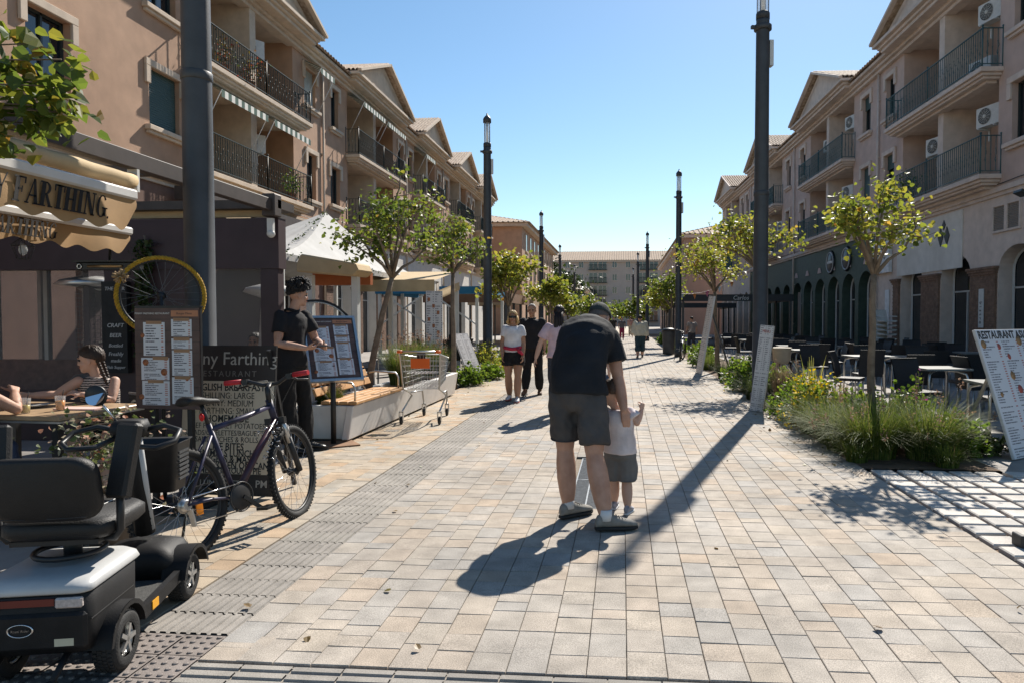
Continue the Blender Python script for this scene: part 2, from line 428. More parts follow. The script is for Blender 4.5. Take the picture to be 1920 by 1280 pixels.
paver_stuff('pavers_ochre', [q for q in leftp if q[1] > 2.0], mp_l, pav, 4).location = (0, 0, 0.012)
# ribbed guidance strip and blister plates
def ribbed(w, l, nr, along='y', h=0.02):
    mb = MB(); n = nr * 4 + 1; prof = []
    L_ = w if along == 'y' else l
    for i in range(nr):
        c = -L_ / 2 + L_ * (i + 0.5) / nr; p = L_ / nr
        prof += [(c - p * 0.5 + (0.003 if i == 0 else 0), -0.008), (c - p * 0.34, -0.008), (c - p * 0.26, 0.001), (c + p * 0.26, 0.001), (c + p * 0.34, -0.008)]
    prof.append((L_ / 2 - 0.003, -0.008))
    k = len(prof)
    if along == 'y':
        vs = [(x, -l / 2 + 0.003, z) for x, z in prof] + [(x, l / 2 - 0.003, z) for x, z in prof]
    else:
        vs = [(w / 2 - 0.003, x, z) for x, z in prof] + [(-w / 2 + 0.003, x, z) for x, z in prof]
    mb.add(vs, [(i, i + 1, k + i + 1, k + i) for i in range(k - 1)])
    return mb.mesh('ribbed_tile', mp_t)
strip = MB().b2((-2.33, 3.12, -0.03), (-1.868, 60, -0.012)).build('guidance_strip', mp_t); strip['kind'] = 'structure'
rt = ribbed(0.462, 0.225, 9)
for k in range(170):
    inst(rt, 'ribbed_tile', strip, (-2.099 + rr.gauss(0, 0.0012), 3.125 + 0.1125 + k * 0.2275, -0.0005 + rr.gauss(0, 0.0008)), (0, 0, rr.gauss(0, 0.002)))
cross = MB().b2((-1.862, 2.2, -0.03), (2.42, 2.868, -0.013)).build('cross_strip', mp_t); cross['kind'] = 'structure'
ct = ribbed(0.224, 0.33, 5, 'x')
for r_ in range(2):
    for k in range(19):
        inst(ct, 'ribbed_tile', cross, (-1.862 + 0.112 + k * 0.2255, 2.70 - r_ * 0.333, -0.0005 + rr.gauss(0, 0.0008)))
def blister(w):
    mb = MB(); h = 0.006
    mb.add([(-w / 2 + .003, -w / 2 + .003, -0.003), (w / 2 - .003, -w / 2 + .003, -0.003), (w / 2 - .003, w / 2 - .003, -0.003), (-w / 2 + .003, w / 2 - .003, -0.003)], [(0, 1, 2, 3)])
    for i in range(4):
        for j in range(4):
            mb.lathe([(0.014, -0.003), (0.011, 0.002), (0.006, 0.004)], ((i - 1.5) * w / 4, (j - 1.5) * w / 4, 0), 8)
    return mb.mesh('blister_tile', mp_b)
blist = MB().b2((-3.3, 1.9, -0.03), (-1.868, 3.118, -0.013)).build('blister_plate', mp_b); blist['kind'] = 'structure'
bt = blister(0.2)
for i in range(7):
    for j in range(6):
        inst(bt, 'blister_tile', blist, (-1.97 - i * 0.2015, 3.015 - j * 0.2015, -0.001 + rr.gauss(0, 0.0008)), (0, 0, rr.gauss(0, 0.003)))
rm_ = paver_mesh(0.24, 0.118).mesh('paver', mp_o)
for k in range(2): inst(rm_, 'paver', pav, (-1.744, 2.935 + k * 0.122, 0.012))
# small pavers beyond the 60 m line are only the sheet's own tone
farp = sheet('promenade_far', -3.62, 2.42, 60, 150, -0.004, mat('far_paving', (0.43, 0.37, 0.29), 0.85, 0.12, 2, 0.2, 30))
# square open-jointed pavers on the right
gridf = MB().b2((2.44, 3.9, -0.05), (9.5, 7.12, -0.03)).build('open_paving', m_soil); gridf['kind'] = 'structure'
gm = paver_mesh(0.205, 0.19, 0.008, 0.035).mesh('slab', mp_g)
for i in range(20):
    for j in range(13):
        x = 2.575 + i * 0.25; y = 7.0 - j * 0.235
        inst(gm, 'slab', gridf, (x + rr.gauss(0, 0.004), y + rr.gauss(0, 0.004), 0.002 + rr.gauss(0, 0.002)), (rr.gauss(0, .006), rr.gauss(0, .006), rr.gauss(0, 0.012)))
gridn = sheet('open_paving_near', 2.44, 9.5, -2, 3.9, -0.01, mp_s)
# gravel crumbs in the open joints and fallen scraps
# drain grate
grate = T('drain_grate', 'galvanised drain grating set flush in the pavers between the two strollers\' feet', 'grate', (-0.295, 6.44, 0))
grate['label'] = 'dark metal drain grating set flush in the pale pavers'
m_galv = mat('galvanised', (0.16, 0.17, 0.18), 0.5, 0.2, 30, metal=0.8)
m_dark = mat('black_void', (0.012, 0.012, 0.012), 0.9, 0.1)
MB().b2((-0.13, -0.98, -0.009), (0.13, 0.98, -0.007)).build('gutter', m_dark, grate)
fr = MB()
for x in (-0.127, 0, 0.127): fr.b2((x - 0.006, -0.98, -0.008), (x + 0.006, 0.98, 0.003))
for y in (-0.98, 0, 0.98): fr.b2((-0.13, y - 0.006, -0.008), (0.13, y + 0.006, 0.0025))
fr.build('frame', m_galv, grate)
br = MB()
for k in range(64):
    y = -0.96 + k * 0.03
    br.bar((-0.125, y, -0.002), (-0.004, y + 0.028, -0.002), 0.007, 0.006); br.bar((0.125, y, -0.002), (0.004, y + 0.028, -0.002), 0.007, 0.006)
br.build('bars', m_galv, grate, kind='stuff')
blk = MB().b2((2.60, 4.72, 0.0), (3.3, 4.80, 0.07)).b2((2.60, 4.70, 0.0), (2.64, 4.82, 0.085)).build('kerb_stop', mat('black_steel', (0.02, 0.02, 0.022), 0.5, 0.2), bevel=0.006)
tag(blk, 'short black bar lying on the open paving near the tall menu panel', 'floor stop')
# ================================================================ BUILDINGS
m_stuc = mat('stucco_salmon', (0.44, 0.275, 0.18), 0.9, 0.10, 2.5, 0.35, 140, dirt=0.35)
m_stuc_r = mat('stucco_rose', (0.56, 0.42, 0.36), 0.9, 0.10, 2.5, 0.35, 140, dirt=0.35)
m_trim = mat('trim_cream', (0.56, 0.45, 0.345), 0.85, 0.10, 4, 0.25, 120, dirt=0.3)
m_trim_r = mat('trim_cream_rose', (0.64, 0.53, 0.46), 0.85, 0.10, 4, 0.25, 120, dirt=0.3)
m_white = mat('white_render', (0.66, 0.63, 0.58), 0.85, 0.08, 3, 0.2, 120, dirt=0.3)
m_tile = mat('roof_tile', (0.36, 0.24, 0.16), 0.9, 0.35, 7, 0.3, 50, tint=(0.42, 0.33, 0.25))
m_brick_pier = mat('pier_brick', (0.21, 0.13, 0.09), 0.9, 0.3, 9, 0.4, 60)
m_brick_j = mat('pier_mortar', (0.17, 0.13, 0.10), 0.95, 0.2, 12, 0.3, 60)
m_rail = mat('rail_green', (0.022, 0.035, 0.032), 0.5, 0.2, 8)
m_rail_t = mat('rail_teal', (0.05, 0.11, 0.12), 0.5, 0.2, 8)
m_win = glass('window_glass', (0.012, 0.016, 0.02), 0.05)
m_shut = mat('shutter_green', (0.05, 0.085, 0.075), 0.55, 0.12, 20)
m_shut_w = mat('shutter_pale', (0.45, 0.47, 0.43), 0.6, 0.10, 20)
m_frame = mat('window_frame_dark', (0.03, 0.04, 0.04), 0.45, 0.1)
m_ac = mat('ac_white', (0.62, 0.61, 0.58), 0.55, 0.08, 10, dirt=0.25)
m_ac_d = mat('ac_grille', (0.05, 0.05, 0.05), 0.6, 0.1)
m_green_front = mat('shopfront_green', (0.045, 0.07, 0.052), 0.6, 0.2, 5)
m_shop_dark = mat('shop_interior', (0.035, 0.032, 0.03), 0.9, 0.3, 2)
m_awn_g = mat('awning_green', (0.03, 0.08, 0.06), 0.8, 0.12); m_awn_w = mat('awning_white', (0.66, 0.64, 0.58), 0.8, 0.08)

m_shopbrown = mat('shop_brown_render', (0.17, 0.10, 0.075), 0.9, 0.15, 3, 0.3, 80, dirt=0.4)
def arch_pts(u0, u1, zs, rise, n=12):
    """points over an arch from (u0,zs) to (u1,zs)"""
    c = (u0 + u1) / 2; h = (u1 - u0) / 2
    return [(c - h * math.cos(PI * i / n), zs + rise * math.sin(PI * i / n)) for i in range(n + 1)]
def wall_holes(mb, o, v, u0, u1, z0, z1, holes, depth, mi=0, arches=()):
    """facade sheet at outward offset v with rectangular and arched openings and their reveals"""
    allh = list(holes) + [(a, b, zb, zs + rise) for a, b, zb, zs, rise in arches]
    us = sorted({u0, u1, *[h[0] for h in allh], *[h[1] for h in allh]}); zs_ = sorted({z0, z1, *[h[2] for h in allh], *[h[3] for h in allh]})
    us = [u for u in us if u0 <= u <= u1]; zs_ = [z for z in zs_ if z0 <= z <= z1]
    for a, b in zip(us, us[1:]):
        for c, d in zip(zs_, zs_[1:]):
            mu, mz = (a + b) / 2, (c + d) / 2
            if any(h[0] < mu < h[1] and h[2] < mz < h[3] for h in allh): continue
            mb.add([(a, o * v, c), (b, o * v, c), (b, o * v, d), (a, o * v, d)], [(0, 1, 2, 3)], mi)
    for a, b, c, d in holes:
        q = [(a, c), (b, c), (b, d), (a, d)]
        for i in range(4):
            p, r = q[i], q[(i + 1) % 4]
            mb.add([(p[0], o * v, p[1]), (r[0], o * v, r[1]), (r[0], o * (v - depth), r[1]), (p[0], o * (v - depth), p[1])], [(0, 1, 2, 3)], mi)
    for a, b, zb, zs, rise in arches:
        P = arch_pts(a, b, zs, rise); top = zs + rise
        for p, r in zip(P, P[1:]):
            mb.add([(p[0], o * v, p[1]), (r[0], o * v, r[1]), (r[0], o * v, top + 1e-4), (p[0], o * v, top + 1e-4)], [(0, 1, 2, 3)], mi)
            mb.add([(p[0], o * v, p[1]), (r[0], o * v, r[1]), (r[0], o * (v - depth), r[1]), (p[0], o * (v - depth), p[1])], [(0, 1, 2, 3)], mi)
        for u in (a, b):
            mb.add([(u, o * v, zb), (u, o * v, zs), (u, o * (v - depth), zs), (u, o * (v - depth), zb)], [(0, 1, 2, 3)], mi)
def bx(mb, o, u0, u1, v0, v1, z0, z1, mi=0):
    return mb.b2((u0, min(o * v0, o * v1), z0), (u1, max(o * v0, o * v1), z1), mi)
def tiles(mb, o, ua, ub, v_e, z_e, run, slope, step=0.24, r=0.085, ends=True):
    """barrel tiles: half tubes running up the slope from the eave (v_e, z_e) inwards"""
    n = max(2, int((ub - ua) / step)); st = (ub - ua) / n
    for k in range(n):
        c = ua + (k + 0.5) * st
        rings = []
        nr = max(2, int(run / 0.42))
        for i in range(nr + 1):
            for d, rr_ in ((0.0, r), (0.40, r * 0.82)):
                if i == nr and d: continue
                t = (i + d) * run / nr if i < nr else run
                rings.append([Vector((c + rr_ * math.cos(PI * j / 5), o * (v_e - t), z_e + t * slope + rr_ * math.sin(PI * j / 5) + (0.015 if d == 0 else 0))) for j in range(6)])
        vs = [q for g in rings for q in g]; m_ = 6
        mb.add(vs, [(i * m_ + j, i * m_ + j + 1, (i + 1) * m_ + j + 1, (i + 1) * m_ + j) for i in range(len(rings) - 1) for j in range(5)], 0, True)
    mb.add([(ua, o * v_e, z_e), (ub, o * v_e, z_e), (ub, o * (v_e - run), z_e + run * slope), (ua, o * (v_e - run), z_e + run * slope)], [(0, 1, 2, 3)], 0)
def window(par, o, u, z, w, h, kind, mt, mf, ear=True):
    """surround with sill, glass and roller shutter, on the wall plane v=0, opening depth .22"""
    wd_ = T0('window', par)
    mb = MB()
    bx(mb, o, u - w / 2 - 0.2, u + w / 2 + 0.2, 0.001, 0.16, z - 0.14, z - 0.02); bx(mb, o, u - w / 2 - 0.15, u + w / 2 + 0.15, 0.001, 0.10, z - 0.22, z - 0.14)
    mb.build('sill', mt, wd_, bevel=0.012)
    if ear:
        mb = MB(); bx(mb, o, u - w / 2 - 0.17, u + w / 2 + 0.17, 0.001, 0.07, z + h, z + h + 0.17)
        for s in (-1, 1): bx(mb, o, u + s * (w / 2 + 0.085) - 0.085, u + s * (w / 2 + 0.085) + 0.085, 0.001, 0.07, z + h - 0.42, z + h - 0.002)
        mb.build('lintel', mt, wd_, bevel=0.01)
    mb = MB(); bx(mb, o, u - w / 2, u + w / 2, -0.20, -0.215, z, z + h); mb.build('pane', m_win, wd_)
    mb = MB(); fw = 0.05
    for a, b, c, d in ((-w / 2, -w / 2 + fw, 0, h), (w / 2 - fw, w / 2, 0, h), (-fw / 2, fw / 2, 0, h), (-w / 2, w / 2, 0, fw), (-w / 2, w / 2, h - fw, h)):
        bx(mb, o, u + a, u + b, -0.15, -0.195, z + c, z + d)
    mb.build('frame', mf, wd_)
    if kind:
        hh = h * kind[1]; mb = MB(); n = int(hh / 0.055)
        for k in range(n):
            zz = z + h - hh + (k + 0.5) * hh / n
            mb.box((u, o * -0.11, zz), (w - 0.04, 0.022, hh / n * 0.93), Matrix.Rotation(R(10 * o), 3, 'X'))
        mb.build('shutter', kind[0], wd_, kind='stuff')
def T0(name, par):
    o = bpy.data.objects.new(name, None); COL.objects.link(o); o.parent = par; return o
RAIL_CACHE = {}
def railing(par, o, u0, u1, v0, v1, z, m, h=1.05):
    """balcony railing: two front panels and two returns; balusters joined"""
    key = (o, round(u1 - u0, 2), round(v1 - v0, 2), m.name)
    if key not in RAIL_CACHE:
        a, b = 0.0, u1 - u0; mb = MB(); ms = MB()
        segs = [((a, v1), ((a + b) / 2, v1)), (((a + b) / 2, v1), (b, v1)), ((a, v0), (a, v1)), ((b, v0), (b, v1))]
        for (p, q) in segs:
            P = Vector((p[0], o * p[1], 0)); Q = Vector((q[0], o * q[1], 0)); d = Q - P; n = max(2, int(d.length / 0.115))
            for zz, ww in ((h, 0.045), (0.09, 0.03)): mb.bar(P + Vector((0, 0, zz)), Q + Vector((0, 0, zz)), ww, 0.02)
            for k in range(1, n):
                c = P + d * (k / n)
                ms.tube([c + Vector((0, 0, 0.09)), c + Vector((0, 0, h))], 0.012, 4, smooth=False, cap=False)
                for zz in ((0.38, 0.7) if k % 2 else (0.54,)): ms.ball(c + Vector((0, 0, zz)), (0.02, 0.02, 0.035), 5, 3)
                if k % 2:
                    ms.tube([c + Vector((0, 0, 0.30)), c + d.normalized() * 0.03 + Vector((0, 0, 0.40)), c + Vector((0, 0, 0.5)), c - d.normalized() * 0.03 + Vector((0, 0, 0.6)), c + Vector((0, 0, 0.7))], 0.007, 3, cap=False)
            for c in (P, Q): mb.tube([c, c + Vector((0, 0, h + 0.03))], 0.024, 6); mb.ball(c + Vector((0, 0, h + 0.06)), 0.035, 6, 4)
        RAIL_CACHE[key] = (mb.mesh('rail', m), ms.mesh('balusters', m))
    r, bmesh_ = RAIL_CACHE[key]
    ro = inst(r, 'rail', par, (u0, 0, z)); bo = inst(bmesh_, 'balusters', par, (u0, 0, z)); bo['kind'] = 'stuff'
    return ro
def ac_meshes():
    mb = MB().b2((-0.40, -0.14, 0), (0.40, 0.14, 0.56)); b = mb.mesh('ac_unit', m_ac)
    g = MB(); g.lathe([(0.0, 0.004), (0.215, 0.004), (0.23, 0.0)], (0, 0, 0), 24); gm = g.mesh('fan_opening', m_ac_d)
    q = MB()
    for r_ in (0.06, 0.1, 0.14, 0.18, 0.225): q.ring((0, 0, 0.012), r_, 0.0045, n=20, m=4)
    for k in range(12):
        a = PI * k / 6; q.tube([(0, 0, 0.012), (0.225 * math.cos(a), 0.225 * math.sin(a), 0.012)], 0.004, 4)
    q.lathe([(0.0, 0.03), (0.045, 0.026), (0.05, 0.008)], (0, 0, 0), 10)
    s = 0.0; w = MB().b2((s - 0.02, -0.2, -0.06), (s + 0.02, 0.22, -0.02)).b2((s - 0.02, 0.19, -0.36), (s + 0.02, 0.22, -0.061))
    return b, gm, q.mesh('fan_guard', m_ac), w.mesh('wall_bracket', m_ac)
AC = ac_meshes()
def ac(par, u, v, z, ang, o):
    """air-conditioner outdoor unit hung on a wall; ang: heading of its front in the facade frame"""
    a = inst(AC[0], 'ac_unit', par, (u, o * v, z), (0, 0, ang))
    for me, n in ((AC[1], 'fan_opening'), (AC[2], 'fan_guard')): inst(me, n, a, (-0.1, -0.142, 0.29), (R(90), 0, 0))
    for s in (-0.28, 0.28): inst(AC[3], 'wall_bracket', a, (s, 0, 0))
    return a
Z1, Z2, ZE = 5.46, 8.36, 11.25
def bay(par, o, b0, b1, mw, mt, mr, stripes=True, deep=1.35):
    """loggia bay: recess, floors, middle column, balconies, pediment above"""
    rc = MB()
    for z0, z1 in ((Z1, Z2 - 0.25), (Z2, ZE - 0.1)):
        rc.add([(b0, -o * deep, z0), (b1, -o * deep, z0), (b1, -o * deep, z1), (b0, -o * deep, z1)], [(0, 1, 2, 3)])
        for u in (b0, b1): rc.add([(u, -o * deep, z0), (u, -o * 0.24, z0), (u, -o * 0.24, z1), (u, -o * deep, z1)], [(0, 1, 2, 3)])
    rc.build('recess_wall', mw, par, normals=False)
    sl_ = MB()
    for z in (Z1, Z2): bx(sl_, o, b0, b1, -deep, -0.001, z - 0.26, z)
    bx(sl_, o, b0, b1, -deep, -0.05, ZE - 0.1, ZE)
    sl_.build('loggia_floor', mt, par)
    c = (b0 + b1) / 2
    cm = MB()
    for z0, z1 in ((Z1, Z2 - 0.26), (Z2, ZE - 0.1)): bx(cm, o, c - 0.17, c + 0.17, -deep + 0.01, 0.12, z0 + 0.002, z1 - 0.002)
    cm.build('dividing_pier', mt, par)
    for z in (Z1, Z2):
        bal = T0('balcony', par)
        mb = MB()
        for k, (d, zz0, zz1) in enumerate(((0.62, -0.13, 0.0), (0.54, -0.21, -0.13), (0.46, -0.28, -0.21), (0.30, -0.36, -0.28))):
            bx(mb, o, b0 - 0.22 + (0.62 - d), b1 + 0.22 - (0.62 - d), 0.0015, d, z + zz0, z + zz1)
        mb.build('balcony_slab', mt, bal, bevel=0.01)
        rl = railing(bal, o, b0 - 0.15, b1 + 0.15, 0.0, 0.55, z, mr)
        for s, u in ((0, b0 + 0.9), (1, b1 - 0.9)):
            d_ = MB(); bx(d_, o, u - 0.65, u + 0.65, -deep + 0.004, -deep + 0.03, z + 0.01, z + 2.1); d_.build('glazed_door', m_win, bal)
            f_ = MB()
            for q in (-0.65, 0.0, 0.65): bx(f_, o, u + q - 0.04, u + q + 0.04, -deep + 0.004, -deep + 0.05, z + 0.01, z + 2.12)
            f_.build('door_frame', m_frame, bal)
    # pediment
    e = MB(); g0, g1 = b0 - 0.55, b1 + 0.55; gm_ = (g0 + g1) / 2; ap = ZE + 1.75
    for d, z0, z1 in ((0.62, 0.0, 0.12), (0.72, 0.12, 0.22), (0.86, 0.22, 0.34)):
        bx(e, o, g0 - d + 0.62, g1 + d - 0.62, -0.3, d, ZE + z0, ZE + z1)
    e.build('cornice', mt, par, bevel=0.012)
    pd = MB(); zb = ZE + 0.342
    vs = [(g0 + 0.1, o * 0.58, zb), (g1 - 0.1, o * 0.58, zb), (gm_, o * 0.58, ap)]
    pd.add(vs, [(0, 1, 2)])
    pd.add([(g0 - 0.1, o * 0.60, zb), (g0 + 0.42, o * 0.60, zb), (gm_, o * 0.60, ap - 0.22), (gm_, o * 0.60, ap)], [(0, 1, 2, 3)])
    pd.add([(g1 + 0.1, o * 0.60, zb), (g1 - 0.42, o * 0.60, zb), (gm_, o * 0.60, ap - 0.22), (gm_, o * 0.60, ap)], [(0, 1, 2, 3)])
    pd.build('pediment', mt, par)
    rf = T0('pediment_roof', par)
    for s, ge in ((1, g0 - 0.26), (-1, g1 + 0.26)):
        mb = MB(); run = abs(gm_ - ge); slp = (ap + 0.12 - (ZE + 0.34)) / run
        nn = 20; L_ = 3.6; st = L_ / nn
        for k in range(nn):
            vv = 0.88 - (k + 0.5) * st; rings = []
            for i in range(9):
                t = run * i / 8
                rings.append([Vector((ge + s * t, o * (vv + 0.085 * math.cos(PI * j / 4)), ZE + 0.36 + t * slp + 0.085 * math.sin(PI * j / 4) + (0.02 if i % 2 else 0))) for j in range(5)])
            vs = [q for g in rings for q in g]
            mb.add(vs, [(i * 5 + j, i * 5 + j + 1, (i + 1) * 5 + j + 1, (i + 1) * 5 + j) for i in range(8) for j in range(4)], 0, True)
        mb.add([(ge, o * 0.88, ZE + 0.35), (gm_, o * 0.88, ap + 0.12), (gm_, -o * 2.8, ap + 0.12), (ge, -o * 2.8, ZE + 0.35)], [(0, 1, 2, 3)])
        bx(mb, o, 0, 0, 0, 0, 0, 0) if False else None
        t_ = mb.build('roof_tiles', m_tile, rf, normals=False); t_['kind'] = 'stuff'
    v = MB()
    for s, ge in ((1, g0 - 0.26), (-1, g1 + 0.26)):
        v.bar((ge, o * 0.88, ZE + 0.37), (gm_ + s * 0.02, o * 0.88, ap + 0.13), 0.16, 0.10)
    v.build('verge', mt, rf)
def striped(par, o, u0, u1, z, drop=0.75, out=0.75, v0=-0.05):
    """green and white striped balcony awning with a hanging valance"""
    n = int((u1 - u0) / 0.16); mb = MB()
    for k in range(n):
        a = u0 + (u1 - u0) * k / n; b = u0 + (u1 - u0) * (k + 1) / n
        mb.add([(a, o * v0, z), (b, o * v0, z), (b, o * (v0 + out), z - drop * 0.45), (a, o * (v0 + out), z - drop * 0.45)], [(0, 1, 2, 3)], k % 2)
        mb.add([(a, o * (v0 + out), z - drop * 0.45), (b, o * (v0 + out), z - drop * 0.45), (b, o * (v0 + out), z - drop * 0.45 - 0.2), (a, o * (v0 + out), z - drop * 0.45 - 0.2)], [(0, 1, 2, 3)], k % 2)
    aw = mb.build('awning', [m_awn_g, m_awn_w], par, normals=False)
    for u in (u0 + 0.02, u1 - 0.02): MB().tube([(u, o * (v0 + out), z - drop * 0.45), (u, o * (v0 + 0.1), z - 1.6)], 0.012, 5).build('awning_arm', m_ac, aw)
def apartment(label, o, origin, rz, L_, b, wins, side='l', awn=(), acs=(), arches=(), ground='plain', u_start=0.0, cat='building', up=None):
    """one gabled section of the terrace of flats. wins: (u, floor, w, h, z off, shutter)"""
    mw, mt, mr = (m_stuc, m_trim, m_rail) if side == 'l' else (m_stuc_r, m_trim_r, m_rail_t)
    th = T('apartment_building', label, cat, origin, rz, None)
    holes = [(b[0], b[1], Z1, Z2 - 0.26), (b[0], b[1], Z2, ZE - 0.1)]
    for (u, fl, w, h, dz, k) in wins: holes.append((u - w / 2, u + w / 2, (Z1, Z2)[fl] + dz, (Z1, Z2)[fl] + dz + h))
    w_ = MB(); wall_holes(w_, o, 0, u_start, L_, 5.1, ZE, holes, 0.24)
    w_.build('wall', mw, th, normals=False)
    e = MB()
    for d, z0, z1 in ((0.16, -0.22, -0.10), (0.28, -0.10, 0.02), (0.42, 0.02, 0.14)): bx(e, o, u_start, L_, -0.2, d, ZE + z0 - 0.004, ZE + z1 - 0.004)
    e.build('eaves_cornice', mt, th, bevel=0.012)
    t_ = MB(); tiles(t_, o, u_start, L_, 0.52, ZE + 0.15, 3.6, 0.42); tt = t_.build('roof_tiles', m_tile, th, normals=False); tt['kind'] = 'stuff'
    bk = MB(); bx(bk, o, u_start, L_, -3.1, -8, 0, ZE + 1.6); bk.build('rear_block', mw, th)
    
    for ua in (u_start, L_ - 0.05):
        ed = MB(); bx(ed, o, ua, ua + 0.05, -0.25, -3.1, 0, ZE); ed.build('end_wall', mw, th)
    bay(th, o, b[0], b[1], mw, mt, mr)
    for (u, fl, w, h, dz, k) in wins: window(th, o, u, (Z1, Z2)[fl] + dz, w, h, k, mt, m_frame)
    for (u0, u1, z) in awn: striped(th, o, u0, u1, z)
    for (u, v, z, a) in acs: ac(th, u, v, z, a, o)
    # ground floor
    g = MB(); wall_holes(g, o, 0.0, u_start, L_, 0, 5.1, [], 0.5, 0, [(a, c, 0.0, zs, rise) for a, c, zs, rise in arches])
    g.build('ground_floor_wall', {'plain': m_white, 'brown': m_shopbrown, 'green': m_green_front, 'cream': m_trim_r}[ground], th, normals=False)
    bd = MB(); bx(bd, o, u_start, L_, 0.002, 0.12, 4.96, 5.1); bx(bd, o, u_start, L_, 0.002, 0.06, 4.86, 4.96); bd.build('string_course', mt, th)
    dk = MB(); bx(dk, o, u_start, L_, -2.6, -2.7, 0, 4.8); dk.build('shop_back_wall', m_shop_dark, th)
    for a, c, zs, rise in arches:
        P = arch_pts(a, c, zs, rise); gl = MB(); n = len(P)
        gl.add([(a, -o * 0.42, 0.0), (c, -o * 0.42, 0.0)] + [(p[0], -o * 0.42, p[1]) for p in reversed(P)], [tuple(range(n + 2))])
        gl.build('shop_glazing', m_win, th)
        fr_ = MB(); Q = [(a + 0.04, 0)] + [(p[0] * 0.97 + (a + c) / 2 * 0.03, p[1] - 0.02) for p in P] + [(c - 0.04, 0)]
        fr_.tube([(p[0], -o * 0.40, p[1]) for p in Q], 0.045, 4, smooth=False); fr_.bar((a, -o * 0.40, 2.35), (c, -o * 0.40, 2.35), 0.05, 0.05); fr_.bar(((a + c) / 2, -o * 0.40, 0), ((a + c) / 2, -o * 0.40, 2.35), 0.05, 0.05)
        fr_.build('glazing_frame', mat('alu_white', (0.5, 0.5, 0.48), 0.4, 0.05), th)
    dp = MB().tube([(L_ - 0.14, o * 0.07, 0.1), (L_ - 0.14, o * 0.07, ZE - 0.25)], 0.045, 8); dp.build('downpipe', mt, th)
    for k in range(5): MB().b2((L_ - 0.21, min(0, o * .07), 1.2 + k * 2.2), (L_ - 0.07, max(0, o * .07), 1.24 + k * 2.2)).build('pipe_clip', mt, th)
    cbm = MB(); n_ = 24
    cbm.tube([(u_start + (L_ - u_start) * i / n_, o * 0.03, 5.22 - 0.03 * abs(math.sin(i * 1.7))) for i in range(n_ + 1)], 0.012, 5); cbm.build('facade_cable', m_frame, th)
    if up: up(th, o, mw, mt)
    return th
def brick_piers(th, o, spans, ztop, rows=True):
    """brick-faced piers with a corbelled cap; every course of bricks is laid one by one in a joined part"""
    for u0, u1 in spans:
        pr = T0('pier', th)
        c = MB(); bx(c, o, u0 + 0.012, u1 - 0.012, 0.0015, 0.055, 0, ztop); bx(c, o, u0 + .012, u0 + 0.03, -0.5, 0.0, 0, ztop); bx(c, o, u1 - .03, u1 - 0.012, -0.5, 0.0, 0, ztop); c.build('pier_core', m_brick_j, pr)
        k = MB(); z = 0.02; r_ = 0
        while z < ztop - 0.06:
            off = 0.12 * (r_ % 2); u = u0 - off
            while u < u1:
                a = max(u0, u + 0.006); b_ = min(u1, u + 0.234)
                if b_ - a > 0.03: bx(k, o, a, b_, 0.002, 0.068 + rnd.random() * 0.004, z + 0.005, z + 0.064)
                u += 0.24
            z += 0.07; r_ += 1
        ko = k.build('bricks', m_brick_pier, pr); ko['kind'] = 'stuff'
        cp = MB()
        for i, d in enumerate((0.09, 0.12, 0.15)): bx(cp, o, u0 - d + 0.07, u1 + d - 0.07, 0.001, d + 0.01, ztop + i * 0.07, ztop + 0.066 + i * 0.07)
        cp.build('pier_cap', m_brick_pier, pr)
SG, SW = (m_shut, 1.0), (m_shut_w, 1.0)
HALF = (m_shut, 0.35)
XL = -11.55
